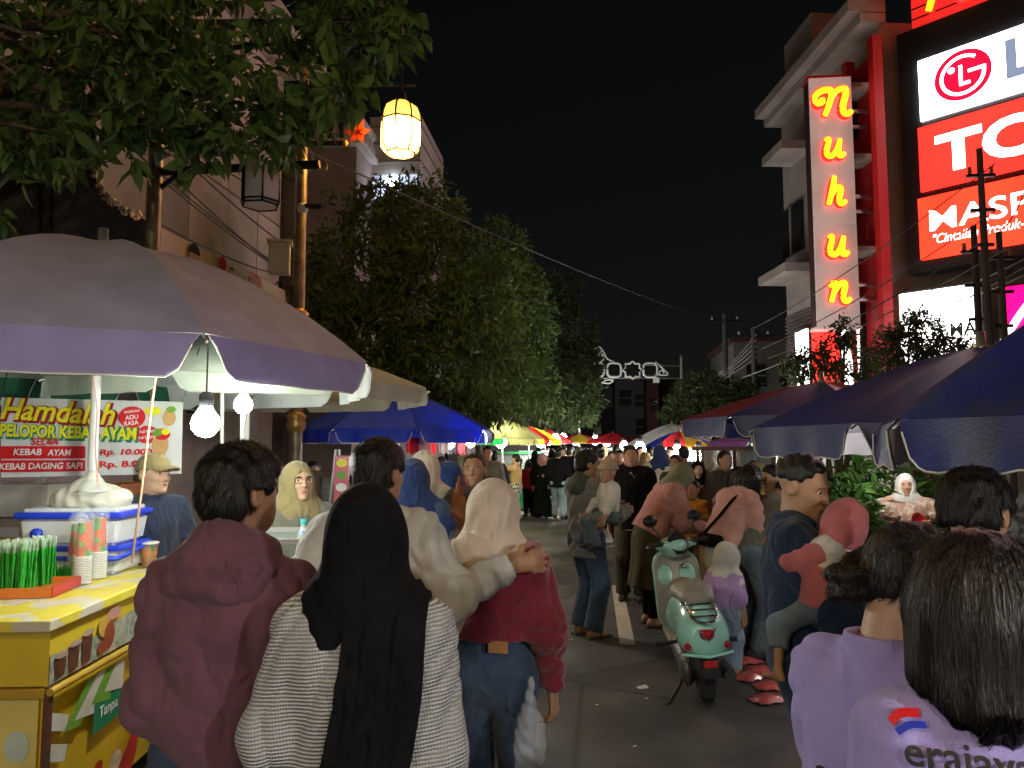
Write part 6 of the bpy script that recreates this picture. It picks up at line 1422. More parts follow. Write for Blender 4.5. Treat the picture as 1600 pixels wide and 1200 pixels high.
# goods laid out on the ground by the scooter
sb = empty('snack_box', tuple(G(1168, 1000)), .3, 'carton of orange topped snack sticks beside the little girl', 'box')
MB().box((0, 0, .09), (.24, .3, .18), bev=.004).build('carton_body', MBX, sb)
mm = MB(); rr_ = random.Random(3)
for i in range(60): x, y = rr_.uniform(-.11, .11), rr_.uniform(-.14, .14); mm.tube([(x, y, .17), (x + rr_.uniform(-.01, .01), y, .17 + rr_.uniform(.13, .17))], .013, 6)
mm.build('snack_sticks', mat('snack_orange', (.62, .14, .015), rough=.3, var=.3, vscale=30), sb)
PKP = mat('packet_plastic_pink', (.52, .10, .10), rough=.2, var=.3, vscale=14, coat=.3)
for i, (px, py, rz, lb) in enumerate(((1165, 1035, .3, 'flat pink packet nearest the snack carton'), (1190, 1050, -.2, 'flat pink packet in the middle of the ground row'), (1170, 1060, .7, 'tilted pink packet behind the bare foot'), (1205, 1075, .1, 'pink packet by the dark trouser leg'), (1200, 1095, .5, 'front pink packet under the bare foot'), (1182, 1022, 1.0, 'small grey packet by the carton'))):
    p = G(px, py); a = .16; o = MB().grid(lambda u, v: ((u - .5) * a * 1.5, (v - .5) * a, .012 + .035 * math.sin(math.pi * u) * math.sin(math.pi * v) + .006 * math.sin(u * 17 + v * 9)), 10, 8).build('snack_packet', PKP if i != 5 else mat('packet_grey', (.4, .4, .4), rough=.3)); o.location = p; o.rotation_euler = (0, 0, rz); tag(o, lb, 'packet')
o = MB().grid(lambda u, v: ((u - .5) * .075, (v - .5) * .05, .008 + .01 * u * v), 3, 3).build('paper_scrap', INKW); o.location = G(1004, 1076); o.rotation_euler = (0, 0, .4); tag(o, 'white paper scrap lying on the asphalt left of the scooter', 'litter')
for k, (px, py) in enumerate(((1010, 1093), (933, 1103), (893, 1000), (992, 1168))): o = MB().grid(lambda u, v: ((u - .5) * .02, (v - .5) * .015, .006 + .005 * u), 2, 2).build('litter_bit', INKW); o.location = G(px, py); tag(o, ['tiny white litter bit just below the paper scrap', 'tiny litter bit left of the paper scrap', 'tiny litter bit beside the grey jacket shadow', 'tiny litter bit nearest the bottom edge'][k], 'litter')
# red plastic stool top by the white scarf woman
rs_ = empty('red_stool', tuple(W(1436, 823, 6.9)), 0, 'round red plastic plate shape held beside the white scarfed woman', 'plate'); rs_.rotation_euler = (math.radians(70), math.radians(20), .5)
MB().lathe([(0, .0), (.10, .004), (.125, .02), (.13, .022), (.125, .014), (.1, -.004), (0, -.008)], 24).build('plate', mat('plastic_red', (.6, .02, .02), rough=.25), rs_)
for i in range(5): MB().lathe([(0, .002), (.006, .004), (0, .008)], 6, (.05 * math.cos(i * 1.26), .05 * math.sin(i * 1.26), .0)).build('plate_dot', INKW, rs_)
rs_.name = 'red_plate'
# ------------------------------------------------------------------ mint scooter
MINT = mat('scooter_mint', (.34, .68, .60), rough=.22, var=.05, coat=.6, spec=.5); SEATM = mat('scooter_seat', (.26, .245, .21), rough=.5, var=.1, bump=.2, bscale=120)
INNER = mat('scooter_inner_grey', (.34, .33, .29), rough=.45, var=.06); CHROME = mat('chrome', (.7, .7, .7), rough=.12, metal=1.0, var=.05)
RUB = mat('rubber', (.03, .03, .03), rough=.8); BLKP = mat('black_plastic', (.018, .018, .02), rough=.35); REDL = mat('tail_lens_red', (.40, .012, .015), rough=.12, coat=.5)
g_ = G(1113, 1112)
sc = empty('scooter', (g_.x, g_.y + .02, 0), math.radians(1.5), 'mint green scooter parked with its back to the viewer', 'scooter')
sc.rotation_euler = (0, math.radians(-5), math.radians(1.5)); sc.scale = (.92, .92, .92)
def wheel(y):
    w = MB().lathe([(.10, -.035), (.15, -.05), (.19, -.052), (.215, -.035), (.225, 0), (.215, .035), (.19, .052), (.15, .05), (.10, .035)], 28, (0, y, .225), M=Matrix.Rotation(math.pi / 2, 3, 'Y')).build('tyre', RUB, None)
    w.name = 'wheel'; w.parent = sc
    MB().lathe([(0, -.03), (.06, -.034), (.12, -.03), (.125, 0), (.12, .03), (.06, .034), (0, .03)], 20, (0, y, .225), M=Matrix.Rotation(math.pi / 2, 3, 'Y')).build('rim', STEEL, w)
    for k in range(10): MB().box((0, y + .222 * math.cos(k * .628), .225 + .222 * math.sin(k * .628)), (.09, .012, .006), R=Matrix.Rotation(k * .628, 3, 'X')).build('tread_block', RUB, w)
wheel(.18); wheel(1.42)
def tail(p):
    d = un(.12, ell(p, (0, .30, .60), (.165, .40, .155)), ell(p, (0, .02, .50), (.175, .20, .15)), ell(p, (0, .55, .50), (.185, .25, .18)))
    d = smax(d, .385 + .10 * np.maximum(p[:, 1], 0) * 0 - p[:, 2] + .10 * np.abs(p[:, 0]), .02)
    return smax(d, -.16 - p[:, 1], .03)
solid('rear_body', tail, (-.3, -.3, .25), (.3, .95, .85), .012, MINT, sc)
MB().tube([(-.172, -.10, .415), (0, -.165, .405), (.172, -.10, .415)], .012, 6).build('trim_strip', MINT, sc)
def seat(p):
    d = un(.08, rc(p, (0, .16, .735), (0, .40, .745), .125, .135, (0, 0, 1), .55), rc(p, (0, .40, .74), (0, .82, .72), .13, .095, (0, 0, 1), .5))
    return smax(d, .70 - p[:, 2], .02)
solid('seat', seat, (-.3, -.05, .6), (.3, 1.05, .9), .011, SEATM, sc)
MB().tube([(-.122, .10, .712), (0, .035, .712), (.122, .10, .712)], .014, 6).build('seat_trim', CHROME, sc)
MB().box((0, .055, .70), (.15, .03, .045), bev=.012).build('seat_latch', BLKP, sc)
rk = MB(); 
for s_ in (-1, 1): rk.tube([(s_ * .085, .14, .74), (s_ * .09, .02, .715), (s_ * .085, -.13, .665), (s_ * .05, -.17, .64)], .010, 8)
for y, z in ((.02, .716), (-.05, .695), (-.13, .668)): rk.tube([(-.088, y, z), (.088, y, z)], .008, 8)
rk.tube([(-.05, -.17, .64), (0, -.185, .632), (.05, -.17, .64)], .010, 8); rk.build('luggage_rack', CHROME, sc)
for s_ in (-1, 1): MB().tube([(s_ * .085, .0, .71), (s_ * .10, .02, .62)], .010, 6).build('rack_stay', CHROME, sc)
def lamp(p): return smax(ell(p, (0, -.145, .555), (.052, .045, .045)), p[:, 2] - .588, .01)
solid('tail_lamp', lamp, (-.1, -.22, .48), (.1, -.05, .64), .006, REDL, sc)
MB().tube([(-.058, -.165, .592), (-.03, -.192, .552), (0, -.197, .515), (.03, -.192, .552), (.058, -.165, .592)], .005, 6).build('lamp_trim', CHROME, sc)
for s_ in (-1, 1): MB().lathe([(0, .03), (.02, .02), (.026, 0), (.0, -.01)], 12, (s_ * .13, -.115, .47), M=Matrix.Rotation(math.pi / 2, 3, 'X')).build('indicator', REDL, sc)
def fend(p): return smax(np.abs(ell(p, (0, .10, .30), (.075, .26, .17))) - .008, np.maximum(p[:, 1] - .05, .20 - p[:, 2]), .01)
solid('rear_mudguard', fend, (-.15, -.25, .1), (.15, .2, .52), .009, BLKP, sc)
MB().box((0, -.175, .36), (.10, .02, .05), bev=.008).build('reflector', REDL, sc); MB().box((0, -.165, .295), (.13, .012, .06), bev=.004).build('plate_holder', BLKP, sc)
def eng(p): return un(.04, rc(p, (-.09, .18, .24), (-.09, .62, .28), .07, .08), ell(p, (-.12, .18, .23), (.05, .11, .11)))
solid('engine_case', eng, (-.3, -.05, .05), (.1, .85, .45), .014, mat('engine_grey', (.14, .14, .14), rough=.45, metal=.6), sc)
MB().tube([(.13, .70, .26), (.14, .40, .22), (.14, .05, .24), (.14, -.08, .25)], [.022, .05, .055, .04], 12).build('exhaust', BLKP, sc)
for s_ in (-1, 1): MB().tube([(s_ * .14, .42, .37), (s_ * .30, .40, .365)], [.012, .02], 8).build('foot_peg', RUB, sc); MB().tube([(s_ * .10, .12, .22), (s_ * .105, .16, .50)], .022, 10).build('shock_absorber', CHROME, sc)
MB().tube([(-.12, .35, .22), (-.17, .22, .12), (-.27, .12, .03), (-.30, .10, .02)], .012, 6).build('side_stand', DARKM, sc)
MB().box((0, .95, .29), (.34, .50, .06), bev=.02).build('floorboard', INNER, sc)
def shield(p):
    q = p.copy(); y0 = 1.20 + (p[:, 2] - .3) * .22
    d = np.maximum(np.abs(p[:, 1] - y0 + p[:, 0] ** 2 * 1.6) - .035, rbox(p * A3((1, 0, 1)), (0, 0, .60), (.20, 1, .32), .13)); return d
solid('leg_shield', shield, (-.3, .9, .2), (.3, 1.5, 1.0), .012, MINT, sc)
def shield_in(p):
    y0 = 1.165 + (p[:, 2] - .3) * .22; d = np.maximum(np.abs(p[:, 1] - y0 + p[:, 0] ** 2 * 1.6) - .022, rbox(p * A3((1, 0, 1)), (0, 0, .60), (.185, 1, .30), .12))
    for s_ in (-1, 1): d = smax(d, -ell(p, (s_ * .095, 1.23, .73), (.068, .10, .085)), .012)
    return d
solid('inner_shield', shield_in, (-.3, .9, .2), (.3, 1.5, 1.0), .010, INNER, sc)
for s_ in (-1, 1): MB().lathe([(0, 0), (.064, 0), (.0, .002)], 16, (s_ * .095, 1.262, .73), M=Matrix.Rotation(math.pi / 2 - .2, 3, 'X')).build('glove_pocket', mat('pocket_dark', (.10, .10, .09), rough=.6), sc)
MB().lathe([(0, 0), (.02, 0), (.02, .02), (.012, .025), (0, .025)], 12, (.07, 1.215, .79), M=Matrix.Rotation(math.pi / 2, 3, 'X')).build('ignition', CHROME, sc)
MB().tube([(0, 1.27, .86), (0, 1.21, .98)], .045, 10).build('steering_column', INNER, sc)
STA = math.radians(24); _c, _s = math.cos(STA), math.sin(STA)
def hb(x, y, z): y -= 1.22; return (x * _c - y * _s, 1.22 + x * _s + y * _c, z)
HBR = Matrix.Rotation(STA, 3, 'Z')
def cowl(p): return smax(un(.05, ell(p, (0, 1.22, .965), (.12, .14, .10)), rc(p, hb(-.17, 1.17, .985), hb(.17, 1.17, .985), .032, .032)), p[:, 2] - 1.035 - .1 * (p[:, 1] - 1.2), .02)
solid('handlebar_cowl', cowl, (-.35, 1.0, .8), (.35, 1.45, 1.1), .010, MINT, sc)
MB().lathe([(0, .012), (.075, .012), (.092, .006), (.098, -.02), (.09, -.05)], 26, hb(0, 1.13, 1.0), M=HBR @ Matrix.Rotation(math.radians(62), 3, 'X')).build('dashboard', BLKP, sc)
MB().tube([hb(-.31, 1.06, 1.02), hb(-.18, 1.15, 1.0), hb(.18, 1.15, 1.0), hb(.31, 1.06, 1.02)], .014, 8).build('handlebar', CHROME, sc)
for s_ in (-1, 1):
    MB().tube([hb(s_ * .20, 1.13, 1.008), hb(s_ * .32, 1.055, 1.02)], [.018, .019], 10).build('grip', RUB, sc); MB().box(hb(s_ * .18, 1.14, 1.01), (.06, .05, .045), bev=.012).build('switch_block', BLKP, sc)
    MB().tube([hb(s_ * .18, 1.19, 1.0), hb(s_ * .26, 1.17, .995), hb(s_ * .33, 1.12, .995)], .007, 6).build('brake_lever', CHROME, sc)
    st = MB().tube([hb(s_ * .15, 1.17, 1.02), hb(s_ * .17, 1.17, 1.10), hb(s_ * .21, 1.19, 1.16)], .007, 6).build('mirror_stem', BLKP, sc)
    MB().lathe([(0, -.012), (.055, -.010), (.062, 0), (.05, .02), (0, .03)], 20, hb(s_ * .22, 1.19, 1.205), M=HBR @ Matrix.Rotation(math.radians(80), 3, 'X') @ Matrix.Diagonal((1.15, .85, 1))).build('mirror_shell', BLKP, sc)
    MB().lathe([(0, 0), (.054, 0)], 20, hb(s_ * .22, 1.176, 1.205), M=HBR @ Matrix.Rotation(math.radians(80), 3, 'X') @ Matrix.Diagonal((1.12, .85, 1))).build('mirror_glass', mat('mirror_glass', (.5, .55, .5), rough=.03, metal=1), sc)
def ff(p): return smax(np.abs(ell(p, (0, 1.42, .26), (.085, .27, .24))) - .010, .24 - p[:, 2], .01)
solid('front_mudguard', ff, (-.15, 1.1, .1), (.15, 1.75, .6), .012, MINT, sc)
for s_ in (-1, 1): MB().tube([(s_ * .06, 1.42, .225), (s_ * .05, 1.30, .55)], .02, 8).build('fork', CHROME, sc)
MB().lathe([(0, .03), (.05, .025), (.07, 0), (.075, -.05)], 18, (0, 1.36, .96), M=Matrix.Rotation(-math.pi / 2, 3, 'X')).build('headlamp', glassy('lamp_glass', (.9, .9, .9), .6), sc)
# ------------------------------------------------------------------ the people in the photograph
def knit():
    m = bpy.data.materials.new('knit_grey'); m.use_nodes = True; N = m.node_tree.nodes; L = m.node_tree.links; b = N['Principled BSDF']; b.inputs['Roughness'].default_value = .95; b.inputs['Specular IOR Level'].default_value = .1
    tc = N.new('ShaderNodeTexCoord'); mp = N.new('ShaderNodeMapping'); mp.inputs['Rotation'].default_value = (0, .12, 0); L.new(tc.outputs['Object'], mp.inputs[0])
    def wave(dirn, s, dist):
        w = N.new('ShaderNodeTexWave'); w.bands_direction = dirn; w.inputs['Scale'].default_value = s; w.inputs['Distortion'].default_value = dist; w.inputs['Detail'].default_value = 2; w.inputs['Detail Scale'].default_value = 2.5; L.new(mp.outputs[0], w.inputs[0]); return w.outputs[1]
    h1 = wave('Z', 36, .9); h2 = wave('X', 44, 1.0)
    mu = N.new('ShaderNodeMath'); mu.operation = 'MULTIPLY_ADD'; L.new(h2, mu.inputs[0]); mu.inputs[1].default_value = .30; L.new(h1, mu.inputs[2])
    cr = N.new('ShaderNodeValToRGB'); cr.color_ramp.elements[0].color = (.27, .27, .275, 1); cr.color_ramp.elements[1].color = (.52, .52, .50, 1); cr.color_ramp.elements[0].position = .15; cr.color_ramp.elements[1].position = .85
    L.new(mu.outputs[0], cr.inputs[0]); L.new(cr.outputs[0], b.inputs['Base Color'])
    bp = N.new('ShaderNodeBump'); bp.inputs['Strength'].default_value = .8; bp.inputs['Distance'].default_value = .006; L.new(mu.outputs[0], bp.inputs['Height']); L.new(bp.outputs[0], b.inputs['Normal']); return m
def plaid(nm, c1, c2, s):
    m = bpy.data.materials.new(nm); m.use_nodes = True; N = m.node_tree.nodes; L = m.node_tree.links; b = N['Principled BSDF']; b.inputs['Roughness'].default_value = .9
    tc = N.new('ShaderNodeTexCoord'); ch = N.new('ShaderNodeTexChecker'); ch.inputs['Scale'].default_value = s; ch.inputs[1].default_value = (*c1, 1); ch.inputs[2].default_value = (*c2, 1); L.new(tc.outputs['Object'], ch.inputs[0]); L.new(ch.outputs[0], b.inputs['Base Color']); return m
C = dict(maroon=cloth('maroon_hoodie', (.118, .050, .068)), knit=knit(), black=cloth('black', (.007, .007, .008), sheen=0.0, spec=.08), lgrey=cloth('light_grey', (.46, .45, .43)), burg=cloth('burgundy', (.17, .018, .032), sheen=.4), cream=cloth('cream_hijab', (.56, .46, .37), sheen=.2, rough=.75),
         denim=cloth('denim', (.045, .075, .135), var=.35, vscale=5), denimd=cloth('denim_dark', (.022, .035, .07), var=.3), navy=cloth('navy', (.025, .032, .06)), navyb=cloth('navy_shirt', (.016, .03, .065)), olivej=cloth('olive_jacket', (.13, .135, .105), var=.2), mustard=cloth('mustard_hijab', (.25, .20, .095)),
         navyh=cloth('navy_hijab', (.02, .035, .11)), brown=cloth('brown_tee', (.06, .045, .035)), greyj=cloth('grey_jacket', (.17, .18, .175)), dgreyg=cloth('hood_greenish', (.06, .075, .065)), pinkd=cloth('dusty_pink', (.42, .20, .18)), oliveh=cloth('olive_hijab', (.19, .185, .13)), oliv=cloth('olive_skirt', (.06, .055, .03)),
         pink=cloth('pink_cardigan', (.56, .29, .25), sheen=.3), beige=cloth('beige', (.42, .38, .29)), lav=cloth('lavender_polo', (.37, .31, .66), var=.07), purp=cloth('purple_child', (.42, .27, .52)), white=cloth('white', (.62, .60, .56)), yell=cloth('yellow_shirt', (.62, .40, .08)), orange=cloth('orange_shirt', (.62, .24, .02)),
         floral=cloth('floral', (.30, .16, .13), color2=(.05, .03, .03), c2scale=30, c2lo=.48, c2hi=.54), rose=cloth('rose_pattern', (.50, .30, .22), color2=(.60, .52, .44), c2scale=26, c2lo=.5, c2hi=.55), greypat=cloth('grey_pattern', (.30, .28, .25), color2=(.10, .09, .08), c2scale=25, c2lo=.48, c2hi=.53), camel=cloth('camel', (.40, .26, .12)), plaid=plaid('plaid_white', (.6, .6, .56), (.02, .02, .02), 22), redb=cloth('red_backpack', (.35, .02, .03)), grayc=cloth('grey_cap', (.14, .145, .13)), khaki=cloth('khaki_cap', (.26, .20, .09)), blueh=cloth('blue_hijab', (.03, .06, .18)), lden=cloth('light_denim', (.25, .32, .40)), childp=cloth('child_pink', (.45, .14, .15)), childw=cloth('child_white', (.58, .56, .54)), gden=cloth('grey_denim', (.12, .16, .19)))
def Hpx(py, d, px=800): return ZAT(py, d, px)
T = lambda c, **k: dict(c=C[c], **k)
def cam_xy(px, d): p = PL(px, d); return (p.x, p.y)

# --- maroon hoodie man, back to the viewer
p, s = person('man in a maroon hoodie seen from behind beside the yellow cart', cam_xy(363, 2.02), -3, Hpx(703, 2.02), T('maroon', e=.034, hem=-.26, flare=.0, hood=True, fold=.017, seed=1.3), T('denimd', kind='trousers', e=.0), dict(kind='short', vol=.008, nape=-.082, locks=3800), 'brown', h=.0085, detail=1, hy=-28, sw=.98, g=1.0, sh=.385, side=2,
              LW=(-.165, .23, 1.03), RW=(.165, .23, 1.03), LE=(-.10, -.45, -1), RE=(.10, -.45, -1))
# --- black hijab woman in ribbed knit
p, s = person('woman in a black hijab and grey ribbed knit sweater seen from behind', cam_xy(575, 1.82), 2, Hpx(768, 1.82), T('knit', e=.034, hem=-.26, flare=.0, fold=.013, seed=4.1, name='sweater'), T('black', kind='trousers', e=.03), dict(kind='hijab', m=C['black'], drape=.05, loose=.006, fold=.006, point=.6), 'tan', h=.0085, detail=1, hy=4,
              LW=(-.15, .22, .98), RW=(.19, .06, .72), LE=(-.40, -.3, -1), RE=(.2, -1, 0), g=.90, sw=.88, sh=.42)
def strip(q):
    t = np.clip((s.neck[2] + .02 - q[:, 2]) / .8, 0, 1); xc = .075 - .12 * t + .02 * np.sin(t * 5)
    w = .006 * np.sin((q[:, 0] - xc) * 95 + 2 * np.sin(q[:, 2] * 7)) + .004 * np.sin((q[:, 0] - xc) * 190 + q[:, 2] * 9)
    return np.maximum(np.maximum(np.abs(q[:, 0] - xc) - (.088 + .02 * t), q[:, 1]), s.topf(q) - .020 + w)
lo, hi = bbox(s.neck, s.neck + v3(.1, -.3, -.85), m=.17); solid('hijab_tail', strip, lo, hi, .009, C['black'], p)
# --- couple: man in pale grey, arm round the woman in burgundy
pm = cam_xy(590, 2.80); pw = cam_xy(768, 2.95)
hand = np.array(W(796, 884, 2.66)) - np.array([pm[0], pm[1], 0]); elb = np.array(W(712, 990, 2.3)) - np.array([pm[0], pm[1], 0])
p, s = person('man in a pale grey shirt with his arm around the woman in burgundy', pm, 2, Hpx(692, 2.80), T('lgrey', e=.026, hem=-.10, fold=.013, seed=2.2, sleeve='long'), T('denimd', kind='trousers'), dict(kind='short', vol=.006, locks=2600), 'brown', h=.0095, detail=2, hy=-22, RW=tuple(hand), RE=(.1, -.7, -1), LW=(-.30, .12, .95), hands=(.4, .5), palms=(None, (0, 1, -.1)), fdirs=(None, v3(.9, .25, .12)), sw=1.0, spread=1.25)
p, s = person('woman in a cream hijab, burgundy sweater and blue jeans seen from behind', pw, -3, Hpx(758, 2.95), T('burg', e=.028, hem=.13, fold=.015, seed=3.3, name='sweater'), T('denim', kind='trousers', e=.016, fold=.007, rise=.09, q=1.0), dict(kind='hijab', m=C['cream'], drape=.15, loose=.012, fold=.016, point=2.6), 'tan', h=.009, detail=2, hy=-12, hr=4, RW=(.245, .02, .70), LW=(-.25, .04, .75), RE=(1, -.4, 0), LF=(-.10, .10, .075), RF=(.11, -.06, .075), g=1.06, hands=(.5, .7))
MB().box((.05, -.128, s.pel[2] + .115 * s.k), (.075, .010, .045), bev=.003).build('leather_patch', mat('leather_tan', (.35, .17, .06), rough=.6), p)
def tail2(q):
    a = s.neck + v3(-.06, -.10, -.02); b = s.neck + v3(-.09, -.185, -.28); return rc(q, a, b, .085, .018, (0, 1, 0), .35) + .005 * np.sin(q[:, 0] * 90 + 4 * np.sin(q[:, 2] * 9))
lo, hi = bbox(s.neck, s.neck + v3(-.1, -.2, -.34), m=.12); solid('hijab_tail', tail2, lo, hi, .009, C['cream'], p)
# plastic bag hanging by her leg
pb = np.array(W(828, 1165, 2.7))
def bagf(q): return un(.04, ell(q, (0, 0, 0), (.06, .05, .12)), rc(q, (0, 0, .1), (.01, 0, .24), .03, .008)) + .008 * np.sin(q[:, 0] * 90 + q[:, 2] * 50) * np.sin(q[:, 2] * 60 - q[:, 1] * 40)
o = solid('plastic_bag', bagf, (-.12, -.12, -.2), (.12, .12, .3), .010, glassy('bag_clear', (.8, .82, .85), .28, .15), None); o.location = tuple(pb); tag(o, 'clear crumpled plastic bag hanging by the burgundy woman', 'bag')

# --- cart vendor
p, s = person('cart vendor in a khaki cap and navy tee looking to the right', cam_xy(240, 4.5), -122, Hpx(713, 4.5), T('navy', sleeve='short', e=.02, collar=False), T('denimd', kind='trousers'), dict(kind='cap', cm=C['khaki'], vol=-.004, fade=True), 'light', h=.011, detail=2, face=True, hy=14, LW=(-.20, .20, .86), RW=(.24, .10, .86))
p, s = person('woman with glasses, mustard hijab and olive jacket', cam_xy(466, 4.3), -146, Hpx(725, 4.3), T('olivej', e=.032, hem=-.12, fold=.009), T('black', kind='trousers'), dict(kind='hijab', m=C['mustard'], drape=.16, loose=.004), 'light', h=.011, detail=2, face=True, hy=10, hp=-5)
for sx in (-1, 1): MB().tube([tuple(s.hw((sx * .032 + .024 * math.cos(t), .098, .003 + .019 * math.sin(t)))) for t in np.linspace(0, 6.28, 15)], .0016, 5).build('glasses_rim', DARKM, p)
MB().tube([tuple(s.hw((-.01, .10, .006))), tuple(s.hw((.01, .10, .006)))], .0016, 5).build('glasses_bridge', DARKM, p)
person('dark haired man in a black shirt behind the mustard hijab woman', cam_xy(428, 6.4), -80, Hpx(722, 6.4), T('black'), T('denimd', kind='trousers'), dict(kind='short'), 'brown', h=.016, detail=0)
person('seated shopper in dark brown in the gloom under the blue umbrella', cam_xy(490, 8.0), -150, 1.5, T('brown'), T('black', kind='trousers'), dict(kind='short'), 'brown', h=.02, detail=0)
# --- group at the hanging snack stall
person('woman in a long navy hijab and denim jacket with her back turned', cam_xy(646, 4.7), 8, Hpx(722, 4.7), T('denim', e=.03), T('black', kind='skirt'), dict(kind='hijab', m=C['navyh'], drape=.30, loose=.012, cape=.2, fold=.014), 'tan', h=.012, detail=1)
person('woman in a beige hijab standing behind the navy hijab woman', cam_xy(664, 5.2), -8, Hpx(708, 5.2), T('beige', e=.03), T('beige', kind='skirt'), dict(kind='hijab', m=C['cream'], drape=.22, loose=.012, cape=.1, fold=.014), 'tan', h=.013, detail=1)
person('woman in a blue hijab and dark dress by the snack stall', cam_xy(704, 6.0), -20, Hpx(724, 6.0), T('navy', e=.03), T('gden', kind='skirt'), dict(kind='hijab', m=C['blueh'], drape=.12, loose=.004), 'tan', h=.014, detail=1)
p, s = person('person in a brown tee with tied hair facing the viewer', cam_xy(741, 5.1), 172, Hpx(711, 5.1), T('brown', sleeve='short', e=.028), T('denimd', kind='trousers'), dict(kind='short', vol=-.002, fringe=.0), 'brown', h=.012, detail=2, face=True, hy=8, RW=(.30, .22, 1.34), LW=(.06, .26, 1.12), RE=(.8, -.2, -1), hp=-4)
pb = W(716, 800, 4.95)
o = solid('plastic_bag', bagf, (-.12, -.12, -.2), (.12, .12, .3), .012, mat('bag_orange', (.45, .17, .06), rough=.3, trans=.4, alpha=.75), None); o.location = tuple(pb); tag(o, 'orange tinted plastic bag held by the brown tee person', 'bag')
# --- crossing group
person('woman in a camel top and black and white checked trousers at the crossing', cam_xy(806, 16.6), 75, Hpx(711, 16.6), T('camel', e=.03), T('plaid', kind='trousers', e=.04, bag=.02), dict(kind='pony'), 'light', h=.022, detail=1, LW=(-.05, .32, 1.25), RW=(.12, .32, 1.1))
person('child with a red backpack near the crossing', cam_xy(826, 18), 10, Hpx(722, 18), T('redb', e=.05), T('black', kind='trousers'), dict(kind='short'), 'tan', h=.024, detail=0)
person('woman in a long black robe with a pink hijab near the crossing', cam_xy(847, 17.6), 5, Hpx(709, 17.6), T('black', e=.05), T('black', kind='skirt', r=.33, hem=.04), dict(kind='hijab', m=C['pinkd'], drape=.30, loose=.01, cape=.1, point=5), 'tan', h=.022, detail=0)
person('person in a black jacket and pale jeans walking over the crossing', cam_xy(872, 17.2), -6, Hpx(702, 17.2), T('black', e=.05, hem=-.15), T('lden', kind='trousers', e=.02), dict(kind='short'), 'tan', h=.022, detail=0, LF=(-.1, .15, .08), RF=(.1, -.12, .08))
person('person in a black coat and white patterned trousers at the crossing', cam_xy(889, 17.4), -14, Hpx(699, 17.4), T('black', e=.06, hem=-.3), T('white', kind='trousers', e=.03), dict(kind='short'), 'tan', h=.022, detail=0)
person('dark veiled woman in black left of the pink hijab robe', cam_xy(836, 19), 0, Hpx(705, 19), T('black', e=.05), T('black', kind='skirt'), dict(kind='hijab', m=C['black'], drape=.2), 'tan', h=.024, detail=0)
# --- grey jacket man with toddler
pj = cam_xy(914, 6.75)
p, s = person('man in a grey hooded jacket and jeans standing in the road', pj, -52, Hpx(707, 6.75), T('greyj', e=.036, hem=-.20, hood=True, fold=.014, hc=C['dgreyg']), T('denim', kind='trousers', e=.026, fold=.007, q=1.0), dict(kind='short', vol=.008, locks=900), 'tan', h=.013, detail=1, face=True, hy=-18, hp=8, LW=(-.05, .34, 1.12), RW=(.20, .32, 1.10), shoes=None, sw=1.05)
tb_ = np.array(W(951, 737, 6.45))
p, s = person('toddler in a knitted pom pom hat held by the grey jacket man', (tb_[0], tb_[1], tb_[2] - .83), 120, .86, T('white', e=.02), T('gden', kind='trousers', e=.012), dict(kind='beanie', m=cloth('knit_hat', (.48, .38, .26), bump=.8)), 'tan', h=.010, detail=1, face=True, hy=20, hs=.78, LF=(-.08, .16, .22), RF=(.08, .16, .22), LW=(-.16, .14, .45), RW=(.16, .14, .45), name='person')
p, s = person('man in an open black jacket over a beige shirt facing the viewer', cam_xy(985, 8.3), 168, Hpx(697, 8.3), T('black', e=.05, hem=-.15), T('oliv', kind='trousers', e=.02), dict(kind='short'), 'tan', h=.015, detail=1, face=True, hy=12)
overlay(p, s, 'shirt_front', lambda q: np.maximum(np.abs(q[:, 0]) - .075, -q[:, 1]), C['beige'], .012, .018)
# --- bending woman in pink
p, s = person('woman in an olive hijab and dusty pink cape bending forward', cam_xy(1012, 7.15), -78, 1.60, T('pinkd', e=.045, hem=-.02, fold=.011, flare=.06, name='cape'), T('oliv', kind='skirt', hem=.36, r=.27), dict(kind='hijab', m=C['oliveh'], drape=.10, loose=.012, fold=.012), 'tan', h=.013, detail=1, lean=30, hp=20, LW=(-.12, .52, .98), RW=(.14, .50, .90), shoes=None, g=1.12)
for a in (s.AL, s.AR): MB().tube([tuple(a + v3(0, 0, .02)), tuple(a + v3(0, -.0, .32))], [.045, .062], 10).build('legging', C['black'], p)
# --- pink cardigan woman, little girl
p, s = person('woman with long loose black hair in a pink cardigan bending down', cam_xy(1120, 6.15), -66, 1.60, T('pink', e=.03, hem=.0, fold=.009, name='cardigan'), T('beige', kind='skirt', hem=.30, r=.25), dict(kind='long', tail=.42, locks=2200, tailr=.10), 'light', h=.0125, detail=1, lean=28, hp=16, LW=(-.14, .50, .95), RW=(.16, .48, .90))
MB().tube([tuple(q) for q in spline([s.SR + v3(-.03, .05, .07), s.SR + v3(-.05, -.10, .02), s.at(.08, -.16, .2), s.at(-.02, -.17, .02), s.at(-.14, -.12, -.06)], 4)], .014, 6).build('bag_strap', C['black'], p)
def bg2(q): return rbox(q, s.at(.10, -.16, -.02), (.13, .05, .05), .03)
lo, hi = bbox(s.at(.10, -.16, -.02), m=.2); solid('waist_bag', bg2, lo, hi, .012, C['black'], p)
g1 = G(1137, 1054)
p, s = person('little girl in a white hijab, purple top and blue trousers', (g1.x, g1.y + .02), -35, ZAT(861, (g1.y) * .99, 1140), T('purp', e=.03, hem=-.05, sleeve='mid'), T('lden', kind='trousers', e=.03, bag=.012), dict(kind='hijab', m=C['white'], drape=.22, loose=.012, cape=.15), 'tan', h=.010, detail=1, hp=14, hy=-15, shoes=mat('shoe_yellow', (.65, .5, .03), rough=.5), hs=.86, g=1.15)
